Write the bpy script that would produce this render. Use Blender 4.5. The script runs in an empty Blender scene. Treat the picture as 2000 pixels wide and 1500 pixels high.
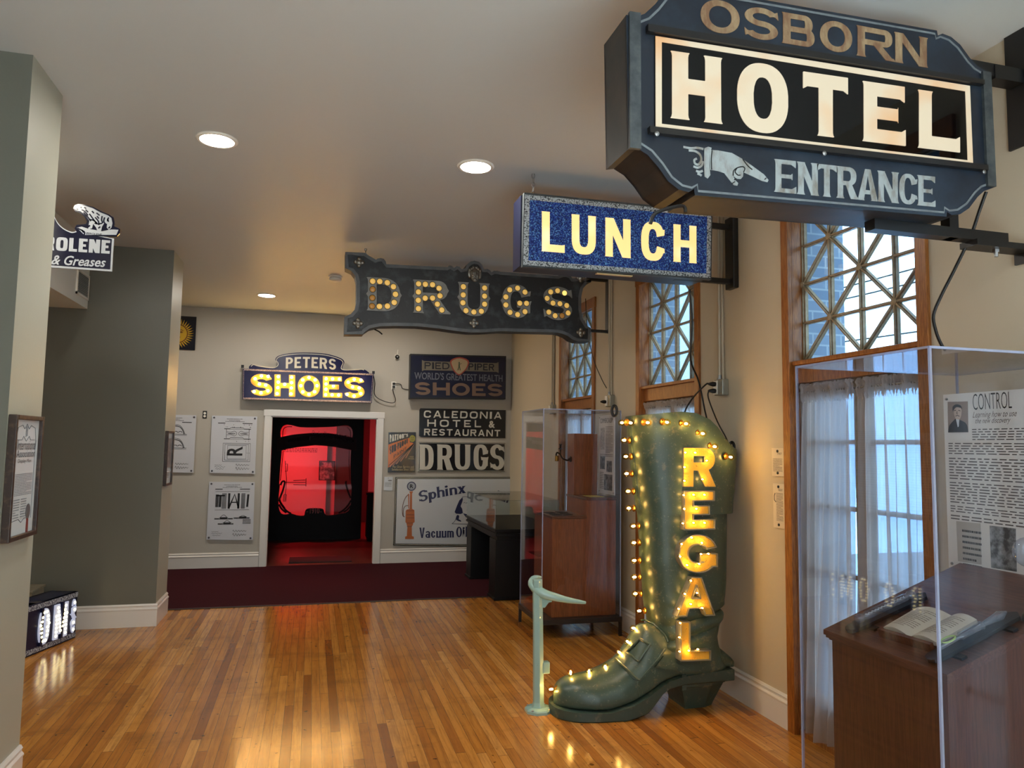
import bpy, bmesh, math, random
import numpy as np
from mathutils import Vector, Matrix
from mathutils.geometry import tessellate_polygon
from mathutils.bvhtree import BVHTree
R = random.Random(11)
scn = bpy.context.scene
COL = scn.collection

# ---------------------------------------------------------------- camera, sky, lights, exposure
CAM_F, YAW, PITCH, ROLL, EYE = 1435.23, .263548, .0816394, .0147157, 1.72
cy_, sy_ = math.cos(YAW), math.sin(YAW)
FW = np.array([sy_*math.cos(PITCH), cy_*math.cos(PITCH), math.sin(PITCH)])
RT0 = np.array([cy_, -sy_, 0.0]); UP0 = np.cross(RT0, FW)
RT = RT0*math.cos(ROLL)+UP0*math.sin(ROLL); UP = -RT0*math.sin(ROLL)+UP0*math.cos(ROLL)
EYEP = np.array([0, 0, EYE])
cam = bpy.data.cameras.new('camera'); camo = bpy.data.objects.new('camera', cam); COL.objects.link(camo)
cam.sensor_width = 36; cam.lens = CAM_F/2000*36; cam.clip_start = .05; cam.clip_end = 200
camo.matrix_world = Matrix([[RT[0], UP[0], -FW[0], 0], [RT[1], UP[1], -FW[1], 0], [RT[2], UP[2], -FW[2], EYE], [0, 0, 0, 1]])
scn.camera = camo
scn.view_settings.view_transform = 'Standard'; scn.view_settings.look = 'None'
scn.view_settings.exposure = 1.0; scn.view_settings.gamma = 1; scn.view_settings.use_curve_mapping = False
scn.cycles.transparent_max_bounces = 32; scn.cycles.max_bounces = 10; scn.cycles.diffuse_bounces = 5
scn.cycles.glossy_bounces = 5; scn.cycles.transmission_bounces = 6; scn.cycles.sample_clamp_indirect = 4
scn.cycles.use_denoising = True; scn.cycles.caustics_reflective = False; scn.cycles.caustics_refractive = False
W = bpy.data.worlds.new('daylight_sky'); scn.world = W; W.use_nodes = True
_bg = W.node_tree.nodes['Background']; _bg.inputs[0].default_value = (.76, .90, 1.0, 1); _bg.inputs[1].default_value = 2.1
PITCH_Y = 2.2
WINS = [2.885+PITCH_Y*k for k in (0, 1, 2, -1, -2)]          # near edge of each window along the right wall
for i, y in enumerate(WINS):                                # daylight portals at the glass
    for j, (z, hz) in enumerate(((2.78, 1.0), (1.1, 1.9))):
        L = bpy.data.lights.new('daylight_portal', 'AREA'); L.shape = 'RECTANGLE'; L.size = hz; L.size_y = 1.02
        L.cycles.is_portal = True
        o = bpy.data.objects.new('daylight_portal', L); COL.objects.link(o)
        o.location = (3.12, y+.576, z); o.rotation_euler = (0, math.pi/2, 0)
S_ = bpy.data.lights.new('sun', 'SUN'); S_.energy = 38; S_.color = (.72, .88, 1); S_.angle = .01; so = bpy.data.objects.new('sun', S_); COL.objects.link(so)
_sd = Vector((.12, .80, -.59)); so.rotation_euler = _sd.to_track_quat('-Z', 'Y').to_euler()      # sun through the added front opening, onto the added rug behind the viewer
SIGN_K = .5             # level of the lit sign faces
CEIL_LIGHT = 105.0       # radiance of the recessed ceiling lamps
BULB = 120.0             # radiance of a marquee bulb's filament

# ---------------------------------------------------------------- small helpers
def lin(c):
    c = c/255.0
    return c/12.92 if c <= .04045 else ((c+.055)/1.055)**2.4
def rgb(*c):
    return tuple(lin(x) for x in c)+(1.0,)

class Nt:
    """a tiny node-tree writer"""
    def __init__(s, m):
        m.use_nodes = True; s.t = m.node_tree; s.t.nodes.clear(); s.out = s.n('ShaderNodeOutputMaterial')
    def n(s, typ, **kw):
        nd = s.t.nodes.new(typ)
        for k, v in kw.items():
            if k.startswith('i_'):
                key = k[2:]; key = int(key) if key.isdigit() else key.replace('_', ' ')
                if isinstance(v, bpy.types.NodeSocket): s.t.links.new(v, nd.inputs[key])
                else: nd.inputs[key].default_value = v
            else: setattr(nd, k, v)
        return nd
    def lk(s, a, b): s.t.links.new(a, b)
    def mix(s, f, a, b, blend='MIX'):
        nd = s.t.nodes.new('ShaderNodeMix'); nd.data_type = 'RGBA'; nd.blend_type = blend
        for k, v in ((0, f), (6, a), (7, b)):
            if isinstance(v, bpy.types.NodeSocket): s.lk(v, nd.inputs[k])
            else: nd.inputs[k].default_value = v
        return nd.outputs[2]
    def math(s, op, a, b=None):
        nd = s.t.nodes.new('ShaderNodeMath'); nd.operation = op
        for k, v in ((0, a), (1, b)):
            if v is None: continue
            if isinstance(v, bpy.types.NodeSocket): s.lk(v, nd.inputs[k])
            else: nd.inputs[k].default_value = v
        return nd.outputs[0]
    def ramp(s, fac, stops):
        nd = s.t.nodes.new('ShaderNodeValToRGB'); s.lk(fac, nd.inputs[0]); e = nd.color_ramp.elements
        while len(e) < len(stops): e.new(.5)
        for x, (p, c) in zip(e, stops): x.position = p; x.color = c
        return nd.outputs[0]
    def coord(s): return s.n('ShaderNodeNewGeometry').outputs['Position']
    def noise(s, scale, detail=3, rough=.5, vec=None, stretch=None):
        v = vec or s.coord()
        if stretch:
            mp = s.n('ShaderNodeMapping', i_Scale=stretch); s.lk(v, mp.inputs[0]); v = mp.outputs[0]
        nd = s.n('ShaderNodeTexNoise', i_Scale=scale, i_Detail=detail, i_Roughness=rough); s.lk(v, nd.inputs['Vector'])
        return nd.outputs[0]

_mats = {}
def mat(name, col, rough=.5, metal=0.0, spec=.5, wear=None, bump=None, emis=None, coat=0.0, emis2=None):
    """wear = (scale, threshold, colour, softness, stretch); bump = (scale, strength)"""
    if name in _mats: return _mats[name]
    m = bpy.data.materials.new(name); _mats[name] = m; t = Nt(m)
    p = t.n('ShaderNodeBsdfPrincipled', i_Roughness=rough, i_Metallic=metal, i_Specular_IOR_Level=spec, i_Coat_Weight=coat)
    c = rgb(*col)
    if wear:
        sc, th, c2, soft, stretch = wear
        f = t.ramp(t.noise(sc, 6, .62, stretch=stretch), [(max(0, th-soft), (0, 0, 0, 1)), (min(1, th+soft), (1, 1, 1, 1))])
        t.lk(t.mix(f, c, rgb(*c2)), p.inputs['Base Color'])
    else: p.inputs['Base Color'].default_value = c
    if bump:
        b = t.n('ShaderNodeBump', i_Strength=bump[1], i_Distance=.01); t.lk(t.noise(bump[0], 4), b.inputs['Height']); t.lk(b.outputs[0], p.inputs['Normal'])
    if emis:
        if emis2:
            f = t.ramp(t.noise(emis2[0], 2), [(.50, (0, 0, 0, 1)), (.70, (1, 1, 1, 1))])
            t.lk(t.mix(f, rgb(*emis[0]), rgb(*emis2[1])), p.inputs['Emission Color'])
        else: p.inputs['Emission Color'].default_value = rgb(*emis[0])
        p.inputs['Emission Strength'].default_value = emis[1]*SIGN_K
    t.lk(p.outputs[0], t.out.inputs[0]); return m

def wood(name, c1, c2, axis='Z', scale=1.0, rough=.35, plain=.5):
    if name in _mats: return _mats[name]
    m = bpy.data.materials.new(name); _mats[name] = m; t = Nt(m)
    st = {'X': (.6, 9, 9), 'Y': (9, .6, 9), 'Z': (9, 9, .6)}[axis]
    n1 = t.noise(3.2*scale, 5, .6, stretch=st); n2 = t.noise(16*scale, 3, .7, stretch=st)
    rings = t.math('SINE', t.math('MULTIPLY', n1, 46.0)); rings = t.math('MULTIPLY_ADD', rings, .5); rings.node.inputs[2].default_value = .5
    f = t.math('ADD', t.math('MULTIPLY', rings, plain), t.math('MULTIPLY', n2, 1-plain))
    p = t.n('ShaderNodeBsdfPrincipled', i_Roughness=rough); t.lk(t.ramp(f, [(.15, rgb(*c1)), (.85, rgb(*c2))]), p.inputs['Base Color'])
    b = t.n('ShaderNodeBump', i_Strength=.12, i_Distance=.004); t.lk(n2, b.inputs['Height']); t.lk(b.outputs[0], p.inputs['Normal'])
    t.lk(p.outputs[0], t.out.inputs[0]); return m

def clear(name, tint=(255, 255, 255), ior=1.49, rough=0.0, extra=None, body=0.0, boost=1.0):
    """clear acrylic / glass: see-through with fresnel reflections (body = faint milky share)"""
    if name in _mats: return _mats[name]
    m = bpy.data.materials.new(name); _mats[name] = m; t = Nt(m)
    tr = t.n('ShaderNodeBsdfTransparent', i_Color=rgb(*tint)); gl = t.n('ShaderNodeBsdfGlossy', i_Roughness=rough)
    lw = t.n('ShaderNodeLayerWeight', i_Blend=.5); r0 = ((ior-1)/(ior+1))**2*boost
    f = t.math('MULTIPLY_ADD', t.math('POWER', lw.outputs['Facing'], 5.0), 1-r0); f.node.inputs[2].default_value = r0; f.node.use_clamp = True
    mx = t.n('ShaderNodeMixShader'); t.lk(f, mx.inputs[0]); t.lk(tr.outputs[0], mx.inputs[1]); t.lk(gl.outputs[0], mx.inputs[2])
    o = mx.outputs[0]
    if body:
        d = t.n('ShaderNodeBsdfDiffuse', i_Color=rgb(*(extra or (235, 240, 250))))
        m2 = t.n('ShaderNodeMixShader', i_0=body); t.lk(o, m2.inputs[1]); t.lk(d.outputs[0], m2.inputs[2]); o = m2.outputs[0]
    t.lk(o, t.out.inputs[0]); return m

def emit(name, col, strength):
    if name in _mats: return _mats[name]
    m = bpy.data.materials.new(name); _mats[name] = m; t = Nt(m)
    e = t.n('ShaderNodeEmission', i_Color=rgb(*col), i_Strength=strength); t.lk(e.outputs[0], t.out.inputs[0]); return m

# ---- planes and photo-point conversion (true distances: every plane below is a real surface of the room)
class Pl:
    """a flat surface: origin, right axis, up axis, outward normal"""
    def __init__(s, o, ax, ay=(0, 0, 1)):
        s.o = np.array(o, float); s.ax = np.array(ax, float); s.ax /= np.linalg.norm(s.ax)
        s.ay = np.array(ay, float); s.ay /= np.linalg.norm(s.ay); s.n = np.cross(s.ax, s.ay)
    def w(s, a, b, d=0.0): return s.o+s.ax*a+s.ay*b+s.n*d
    def at(s, px, py):
        d = FW+RT*(px-1000)/CAM_F-UP*(py-750)/CAM_F
        t = ((s.o-EYEP)@s.n)/(d@s.n); q = EYEP+d*t-s.o
        return (float(q@s.ax), float(q@s.ay))
    def up(s, d): return Pl(s.o+s.n*d, s.ax, s.ay)
def PY(y): return Pl((0, y, 0), (1, 0, 0))            # faces the viewer (normal -Y)
def PXw(x): return Pl((x, 0, 0), (0, -1, 0))          # on the right wall, faces -X
def PXe(x): return Pl((x, 0, 0), (0, 1, 0))           # faces +X
def zc(s, ox, oy):
    return lambda *pts: [(ox+s*a, oy+s*b) for a, b in pts]
def conv(pl, pts): return [pl.at(*p) for p in pts]

# ---- mesh builder
class MB:
    def __init__(s): s.v = []; s.f = []; s.sm = []
    def add(s, vs, fs, smooth=False):
        k = len(s.v); s.v += [tuple(map(float, p)) for p in vs]; s.f += [tuple(i+k for i in f) for f in fs]; s.sm += [smooth]*len(fs); return s
    def box(s, a, b):
        x0, y0, z0 = a; x1, y1, z1 = b
        return s.add([(x0, y0, z0), (x1, y0, z0), (x1, y1, z0), (x0, y1, z0), (x0, y0, z1), (x1, y0, z1), (x1, y1, z1), (x0, y1, z1)],
                     [(0, 3, 2, 1), (4, 5, 6, 7), (0, 1, 5, 4), (1, 2, 6, 5), (2, 3, 7, 6), (3, 0, 4, 7)])
    def obox(s, pl, a0, a1, b0, b1, d0, d1):
        vs = [pl.w(a, b, d) for d in (d0, d1) for a, b in ((a0, b0), (a1, b0), (a1, b1), (a0, b1))]
        return s.add(vs, [(0, 3, 2, 1), (4, 5, 6, 7), (0, 1, 5, 4), (1, 2, 6, 5), (2, 3, 7, 6), (3, 0, 4, 7)])
    def prism(s, pl, loops, d0, d1):
        """loops: outer and hole outlines in plane coordinates"""
        tri = tessellate_polygon([[Vector((a, b, 0)) for a, b in lp] for lp in loops])
        flat = [p for lp in loops for p in lp]; n = len(flat)
        vs = [pl.w(a, b, d0) for a, b in flat]+[pl.w(a, b, d1) for a, b in flat]
        fs = [tuple(t) for t in tri]+[tuple(i+n for i in reversed(t)) for t in tri]
        k = 0
        for lp in loops:
            m = len(lp)
            for i in range(m):
                j = (i+1) % m; fs.append((k+i, k+j, n+k+j, n+k+i))
            k += m
        return s.add(vs, fs)
    def tube(s, pts, r, n=8, cap=True, closed=False):
        pts = [np.array(p, float) for p in pts]; m = len(pts); vs = []; fs = []
        rr = r if isinstance(r, (list, tuple)) else [r]*m
        t0 = pts[1]-pts[0]; t0 /= np.linalg.norm(t0); ref = np.array([0, 0, 1.0]) if abs(t0[2]) < .9 else np.array([1.0, 0, 0])
        u = np.cross(t0, ref); u /= np.linalg.norm(u)
        for i, p in enumerate(pts):
            t = (pts[(i+1) % m]-pts[i-1]) if (closed or 0 < i < m-1) else (pts[1]-pts[0] if i == 0 else pts[-1]-pts[-2])
            t = t/(np.linalg.norm(t)+1e-12); u = u-t*(u@t); u /= np.linalg.norm(u); w = np.cross(t, u)
            for k in range(n):
                a = 2*math.pi*k/n; vs.append(p+rr[i]*(u*math.cos(a)+w*math.sin(a)))
        for i in range(m if closed else m-1):
            for k in range(n):
                a = i*n+k; b = i*n+(k+1) % n; c = ((i+1) % m)*n+(k+1) % n; d = ((i+1) % m)*n+k; fs.append((a, b, c, d))
        if cap and not closed: fs += [tuple(range(n-1, -1, -1)), tuple((m-1)*n+k for k in range(n))]
        return s.add(vs, fs, True)
    def lathe(s, prof, o, ax=(0, 0, 1), n=16, cap=True):
        """prof: (radius, height along ax)"""
        ax = np.array(ax, float); ax /= np.linalg.norm(ax); ref = np.array([1.0, 0, 0]) if abs(ax[0]) < .9 else np.array([0, 1.0, 0])
        u = np.cross(ax, ref); u /= np.linalg.norm(u); w = np.cross(ax, u); o = np.array(o, float); vs = []; fs = []
        for r, h in prof:
            for k in range(n):
                a = 2*math.pi*k/n; vs.append(o+ax*h+r*(u*math.cos(a)+w*math.sin(a)))
        for i in range(len(prof)-1):
            for k in range(n): fs.append((i*n+k, i*n+(k+1) % n, (i+1)*n+(k+1) % n, (i+1)*n+k))
        if cap: fs += [tuple(range(n-1, -1, -1)), tuple((len(prof)-1)*n+k for k in range(n))]
        return s.add(vs, fs, True)
    def ball(s, c, r, n=10, m=6):
        rx, ry, rz = r if isinstance(r, tuple) else (r, r, r); vs = [(c[0], c[1], c[2]-rz)]; fs = []
        for i in range(1, m):
            p = math.pi*i/m
            for k in range(n):
                a = 2*math.pi*k/n; vs.append((c[0]+rx*math.sin(p)*math.cos(a), c[1]+ry*math.sin(p)*math.sin(a), c[2]-rz*math.cos(p)))
        vs.append((c[0], c[1], c[2]+rz)); L = len(vs)-1
        for k in range(n): fs.append((0, 1+(k+1) % n, 1+k)); fs.append((L, L-n+k, L-n+(k+1) % n))
        for i in range(m-2):
            for k in range(n): a = 1+i*n+k; b = 1+i*n+(k+1) % n; fs.append((a, b, b+n, a+n))
        return s.add(vs, fs, True)
    def grid(s, rows, closed=False, smooth=True, cap=False):
        m = len(rows); n = len(rows[0]); vs = [p for r in rows for p in r]; fs = []
        for i in range(m-1):
            for k in range(n if closed else n-1): fs.append((i*n+k, i*n+(k+1) % n, (i+1)*n+(k+1) % n, (i+1)*n+k))
        if cap: fs += [tuple(range(n-1, -1, -1)), tuple((m-1)*n+k for k in range(n))]
        return s.add(vs, fs, smooth)
    def build(s, name, material, root=None, label=None, keep_normals=False, sharp=40, bevel=0):
        off = np.array(root['_at'] if root is not None and '_at' in root else (0, 0, 0), float)
        me = bpy.data.meshes.new(name); me.from_pydata([tuple(np.array(p)-off) for p in s.v], [], s.f); me.validate()
        if not keep_normals:
            b = bmesh.new(); b.from_mesh(me); bmesh.ops.recalc_face_normals(b, faces=b.faces[:]); b.to_mesh(me); b.free()
        if any(s.sm):
            me.polygons.foreach_set('use_smooth', [True]*len(me.polygons)); me.set_sharp_from_angle(angle=math.radians(sharp))
        me.materials.append(material)
        o = bpy.data.objects.new(name, me); COL.objects.link(o)
        if root is not None: o.parent = root
        if root is not None and '_at' in root: o['_at'] = list(root['_at'])
        if label: o['label'] = label
        if bevel:
            bv = o.modifiers.new('edge', 'BEVEL'); bv.width = bevel; bv.segments = 2; bv.limit_method = 'ANGLE'
        return o

def thing(name, label, cat, loc=(0, 0, 0), group=None):
    o = bpy.data.objects.new(name, None); COL.objects.link(o); o.location = loc; o.empty_display_size = .1
    o['_at'] = [float(x) for x in loc]; o['label'] = label; o['category'] = cat
    if group: o['group'] = group
    return o
def tag(o, label, cat, group=None):
    o['label'] = label; o['category'] = cat
    if group: o['group'] = group
    return o
def structure(o): o['kind'] = 'structure'; return o
def copy_tree(o, parent=None):
    c = o.copy(); COL.objects.link(c)
    if parent is not None: c.parent = parent
    for ch in list(o.children): copy_tree(ch, c)
    return c

# ---------------------------------------------------------------- lettering: signwriter's letters drawn as outlines
def ell(cx, cy, rx, ry, n=2.0, k=56):
    out = []
    for i in range(k):
        a = 2*math.pi*i/k; c, s = math.cos(a), math.sin(a)
        out.append((cx+rx*math.copysign(abs(c)**(2/n), c), cy+ry*math.copysign(abs(s)**(2/n), s)))
    return out
def half(cx, cy, rx, ry, n=2.0, k=28):
    out = []
    for i in range(k+1):
        a = math.pi*(i/k-.5); c, s = math.cos(a), math.sin(a); out.append((cx+rx*abs(c)**(2/n), cy+ry*math.copysign(abs(s)**(2/n), s)))
    return [(cx-1e-3, cy-ry)]+out+[(cx-1e-3, cy+ry)]
def rect(x0, x1, y0, y1): return [(x0, y0), (x1, y0), (x1, y1), (x0, y1)]
def arcband(cx, cy, rxo, ryo, rxi, ryi, a0, a1, k=28):
    o = [(cx+rxo*math.cos(math.radians(a0+(a1-a0)*i/k)), cy+ryo*math.sin(math.radians(a0+(a1-a0)*i/k))) for i in range(k+1)]
    q = [(cx+rxi*math.cos(math.radians(a0+(a1-a0)*i/k)), cy+ryi*math.sin(math.radians(a0+(a1-a0)*i/k))) for i in range(k+1)]
    return o+q[::-1]
def stem(x0, x1, y0, y1, F, fb=True, ft=True):
    h = F*2.0; p = [(x0-(F if fb else 0), y0), (x1+(F if fb else 0), y0)]
    if F and fb: p += [(x1+F*.25, y0+h*.5), (x1, y0+h*1.2)]
    if F and ft: p += [(x1, y1-h*1.2), (x1+F*.25, y1-h*.5)]
    p += [(x1+(F if ft else 0), y1), (x0-(F if ft else 0), y1)]
    if F and ft: p += [(x0-F*.25, y1-h*.5), (x0, y1-h*1.2)]
    if F and fb: p += [(x0, y0+h*1.2), (x0-F*.25, y0+h*.5)]
    return p
def glyph_ops(ch, w, v, h, F=0.0, n=2.0, tus=False, gap=.17):
    """ops for one capital in a box w x 1; v/h stem weights, F flare of the serifs, n roundness of bowls, tus adds side spurs"""
    A = []; P = lambda *ps: A.extend(('+', p) for p in ps); S = lambda *ps: A.extend(('-', p) for p in ps)
    def spur(x, y, s=1): P([(x, y+.085), (x-s*.055, y), (x, y-.085)]) if tus else None
    def bowl(y0, y1, x1, vi=None):
        r = min((y1-y0)/2*1.05, w*.62); cyy = (y0+y1)/2; vi = vi or v
        P(rect(v*.5, x1-r, y0, y1), half(x1-r, cyy, r, (y1-y0)/2, n))
        return lambda: S(rect(v, max(v+.01, x1-r), y0+h, y1-h), half(x1-r, cyy, max(r-vi, .01), (y1-y0)/2-h, n))
    fe = F*1.1
    if ch in 'HMN':
        P(stem(0, v, 0, 1, F), stem(w-v, w, 0, 1, F)); spur(0, .5); spur(w, .5, -1)
        if ch == 'H': P(rect(v*.5, w-v*.5, .5-h/2, .5+h/2))
        if ch == 'N': P([(0, 1), (v*1.12, 1), (w, 0), (w-v*1.12, 0)])
        if ch == 'M': P([(0, 1), (v*1.1, 1), (w/2+v*.42, .12), (w/2-v*.42, .12)], [(w, 1), (w-v*1.1, 1), (w/2-v*.42, .12), (w/2+v*.42, .12)])
    elif ch == 'I': P(stem(0, w, 0, 1, F))
    elif ch in 'EFL':
        P(stem(0, v, 0, 1, F)); spur(0, .5)
        ends = [(0, h, 1, w)] if ch == 'L' else ([(0, h, 1, w), (1-h, 1, -1, w*.98)] if ch == 'E' else [(1-h, 1, -1, w)])
        for a, b, s, x in ends:
            P(rect(v*.3, x, a, b))
            if F: P([(x-F*3, b if s > 0 else a), (x, (b+fe*1.6) if s > 0 else (a-fe*1.6)), (x, a if s > 0 else b), (x-F*3, a if s > 0 else b)])
        if ch in 'EF':
            P(rect(v*.3, w*.82, .5-h*.45, .5+h*.45))
            if F: P([(w*.82-F*2, .5), (w*.82, .5+h*.45+fe), (w*.82, .5-h*.45-fe)])
    elif ch == 'T':
        P(stem(w/2-v/2, w/2+v/2, 0, 1, F, True, False), rect(0, w, 1-h, 1))
        if F: P([(0, 1), (0, 1-h-fe*1.6), (F*3, 1-h), (F*3, 1)], [(w, 1), (w, 1-h-fe*1.6), (w-F*3, 1-h), (w-F*3, 1)])
        spur(w/2-v/2, .45); spur(w/2+v/2, .45, -1)
    elif ch in 'OQ':
        P(ell(w/2, .5, w/2, .5, n)); S(ell(w/2, .5, w/2-v, .5-h, n)); spur(0.01, .5); spur(w-.01, .5, -1)
    elif ch in 'CG':
        P(ell(w/2, .5, w/2, .5, n)); S(ell(w/2, .5, w/2-v, .5-h, n))
        g = gap
        if ch == 'C': S([(w*.5, .5-g*.6), (w*1.2, .5-g*1.35), (w*1.2, .5+g*1.35), (w*.5, .5+g*.6)])
        else: S([(w*.5, .5), (w*1.2, .5), (w*1.2, .5+g*1.5), (w*.5, .5+g*.55)])
        if F: P([(w, .5+g*1.1), (w+F*.6, .5+g*1.5+.1), (w-v*.9, .5+g*1.7)])
        if ch == 'C' and F: P([(w, .5-g*1.1), (w+F*.6, .5-g*1.5-.06), (w-v*.9, .5-g*1.7)])
        if ch == 'G': P(rect(w*.54, w, .5-h*.9, .5), rect(w-v, w, .16, .5)); 
        if ch == 'G' and F: P([(w-F, .5), (w+F, .53), (w+F*.2, .4), (w*.54, .5-h*.9), (w*.5, .53), (w*.6, .5)])
        spur(.01, .5)
    elif ch == 'S':
        rx = w/2; ro = (1+h)/4
        P(arcband(w/2, 1-ro, rx, ro, rx-v, ro-h, 18, 270), arcband(w/2, ro, rx, ro, rx-v, ro-h, 90, -162))
        P([(w*.5-v*.9, .5+h*.62), (w*.5-v*.2, .5-h*.1), (w*.5+v*.9, .5-h*.62), (w*.5+v*.2, .5+h*.1)])
        if F: P([(w-v*.3, 1-ro+.05), (w+F*.3, 1-ro-.03), (w-.02, .93), (w-v*1.1, 1-ro+.1)], [(v*.3, ro-.05), (-F*.3, ro+.03), (.02, .07), (v*1.1, ro-.1)])
    elif ch in 'DPRB':
        P(stem(0, v, 0, 1, F))
        if ch == 'D': c = bowl(0, 1, w); c()
        elif ch == 'B':
            bowl(0, .5+h/2, w); bowl(.5-h/2, 1, w*.94)
            for y0, y1, x1 in ((0, .5+h/2, w), (.5-h/2, 1, w*.94)):
                r = min((y1-y0)/2*1.05, w*.62); S(rect(v, max(v+.01, x1-r), y0+h, y1-h), half(x1-r, (y0+y1)/2, max(r-v, .01), (y1-y0)/2-h, n))
        else:
            yb = .40 if ch == 'P' else .42; c = bowl(yb, 1, w if ch == 'P' else w*.97); c()
            if ch == 'R':
                P([(w*.38, yb+h*.6), (w*.38+v*1.15, yb+h*.6), (w+F*.8, 0), (w-v*1.12, 0)])
                if F: P([(w-v*1.1, 0), (w+F*1.3, 0), (w+F*1.3, .03), (w-.02, .1)])
        P(stem(0, v, 0, 1, F)); spur(0, .5)
        if ch == 'D': spur(w-.01, .5, -1)
        if ch in 'PR': spur(w*.97-.01, .71, -1)
    elif ch == 'U':
        P(stem(0, v, .38, 1, F, False, True), stem(w-v, w, .38, 1, F, False, True)); lo = ell(w/2, .4, w/2, .4, n)
        P([p for p in lo if p[1] <= .4]+[(0, .4), (0, .42), (w, .42), (w, .4)] if False else lo)
        S(rect(v, w-v, .4, 1.2), ell(w/2, .4, w/2-v, .4-h, n)); P(stem(0, v, .38, 1, F, False, True), stem(w-v, w, .38, 1, F, False, True)); spur(0.0, .55); spur(w, .55, -1)
    elif ch == 'A':
        a = v*.52
        P([(-F*.4, 0), (w/2-a, 1), (w/2+a, 1), (w+F*.4, 0), (w-v*1.02, 0), (w/2, .8), (v*1.02, 0)], [(w*.2, .2), (w*.8, .2), (w*.72, .2+h), (w*.28, .2+h)])
        if F: P([(-F, 0), (v+F*.8, 0), (v*.9, .05), (.04, .05)], [(w+F, 0), (w-v-F*.8, 0), (w-v*.9, .05), (w-.04, .05)])
    elif ch == 'V': P([(0, 1), (v*1.05, 1), (w/2, .25), (w-v*1.05, 1), (w, 1), (w/2+v*.45, 0), (w/2-v*.45, 0)])
    elif ch == 'Z': P(rect(0, w, 0, h), rect(0, w, 1-h, 1), [(0, h*.8), (w-v*1.2, 1-h*.8), (w, 1-h*.8), (v*1.2, h*.8)])
    elif ch == 'W':
        q = w/4; P([(0, 1), (v, 1), (q+v*.5, 0), (q-v*.5, 0)], [(w/2-v*.5, 1), (w/2+v*.5, 1), (q+v*.5, 0), (q-v*.5, 0)], [(w/2-v*.5, 1), (w/2+v*.5, 1), (3*q+v*.5, 0), (3*q-v*.5, 0)], [(w-v, 1), (w, 1), (3*q+v*.5, 0), (3*q-v*.5, 0)])
    # lower case (x-height .66)
    elif ch in 'hnmpui':
        x = .66; P(stem(0, v, -.27 if ch == 'p' else 0, 1 if ch == 'h' else x, F*.8))
        if ch == 'i': P(ell(v/2, .86, v*.62, .1))
        if ch in 'hn':
            P(ell(w/2, x-.2, w/2, .2), rect(w-v, w, 0, x-.2), stem(w-v, w, 0, .3, F*.8, True, False)); S(ell(w/2, x-.2, w/2-v, .2-h), rect(v, w-v, -.1, x-.2)); P(stem(0, v, 0, 1 if ch == 'h' else x, F*.8), stem(w-v, w, 0, .3, F*.8, True, False))
        if ch == 'm':
            q = (w-v)/2
            for k in (0, 1):
                c = q*k+(q+v)/2; P(ell(c, x-.2, (q+v)/2, .2)); S(ell(c, x-.2, (q-v)/2, .2-h), rect(q*k+v, q*k+q, -.1, x-.2)); 
            P(stem(0, v, 0, x, F*.8), stem(q, q+v, 0, x-.2, F*.8, True, False), stem(w-v, w, 0, x-.2, F*.8, True, False))
        if ch == 'u':
            P(ell(w/2, .2, w/2, .2), stem(w-v, w, 0, x, F*.8)); S(ell(w/2, .2, w/2-v, .2-h), rect(v, w-v, .2, .9)); P(stem(0, v, .2, x, F*.8, False, True), stem(w-v, w, 0, x, F*.8))
        if ch == 'p':
            P(ell(w*.55, x/2, w*.45, x/2)); S(ell(w*.55, x/2, w*.45-v, x/2-h)); P(stem(0, v, -.27, x, F*.8))
    elif ch == 'a':
        P(ell(w*.45, .2, w*.45, .2)); S(ell(w*.45, .2, w*.45-v*.9, .2-h)); P(arcband(w/2, .46, w/2, .2, w/2-v, .2-h, 0, 165), stem(w-v, w, 0, .46, F*.8, True, False))
    elif ch == 'c':
        P(ell(w/2, .33, w/2, .33)); S(ell(w/2, .33, w/2-v, .33-h), [(w*.5, .27), (w*1.2, .2), (w*1.2, .46), (w*.5, .39)])
    elif ch == 'l': P(stem(0, v, 0, 1, F*.8))
    elif ch == 'x':
        P([(0, .66), (v*1.2, .66), (w, 0), (w-v*1.2, 0)], [(w, .66), (w-v, .66), (0, 0), (v, 0)], rect(-F, v+F*2, .62, .66), rect(w-v-F*2, w+F, .62, .66), rect(-F, v+F*2, 0, .04), rect(w-v-F*2, w+F, 0, .04))
    elif ch in "-'.":
        P(rect(0, w, .45, .45+h) if ch == '-' else (rect(0, w, .72, 1) if ch == "'" else rect(0, w, 0, w)))
    return A

def sdf(poly, X, Y):
    q = np.array(poly); n = len(q); d = np.full(X.shape, 1e9); ins = np.zeros(X.shape, bool)
    for i in range(n):
        a = q[i]; b = q[(i+1) % n]; e = b-a; L = e@e
        if L < 1e-14: continue
        wx = X-a[0]; wy = Y-a[1]; t = np.clip((wx*e[0]+wy*e[1])/L, 0, 1)
        d = np.minimum(d, (wx-e[0]*t)**2+(wy-e[1]*t)**2)
        c = (a[1] > Y) != (b[1] > Y)
        if abs(e[1]) > 1e-12: ins ^= c & (X < a[0]+(Y-a[1])*e[0]/e[1])
    d = np.sqrt(d); return np.where(ins, -d, d)
def simplify(lp, tol):
    def dp(a):
        if len(a) < 3: return a
        p = np.array(a); s, e = p[0], p[-1]; v = e-s; L = np.linalg.norm(v)
        dd = np.abs((p[:, 0]-s[0])*v[1]-(p[:, 1]-s[1])*v[0])/L if L > 1e-12 else np.linalg.norm(p-s, axis=1)
        k = int(np.argmax(dd))
        return [a[0], a[-1]] if dd[k] < tol else dp(a[:k+1])[:-1]+dp(a[k:])
    m = len(lp)//2; o = dp(lp[:m+1])[:-1]+dp(lp[m:]+[lp[0]])[:-1]
    return o
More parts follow.
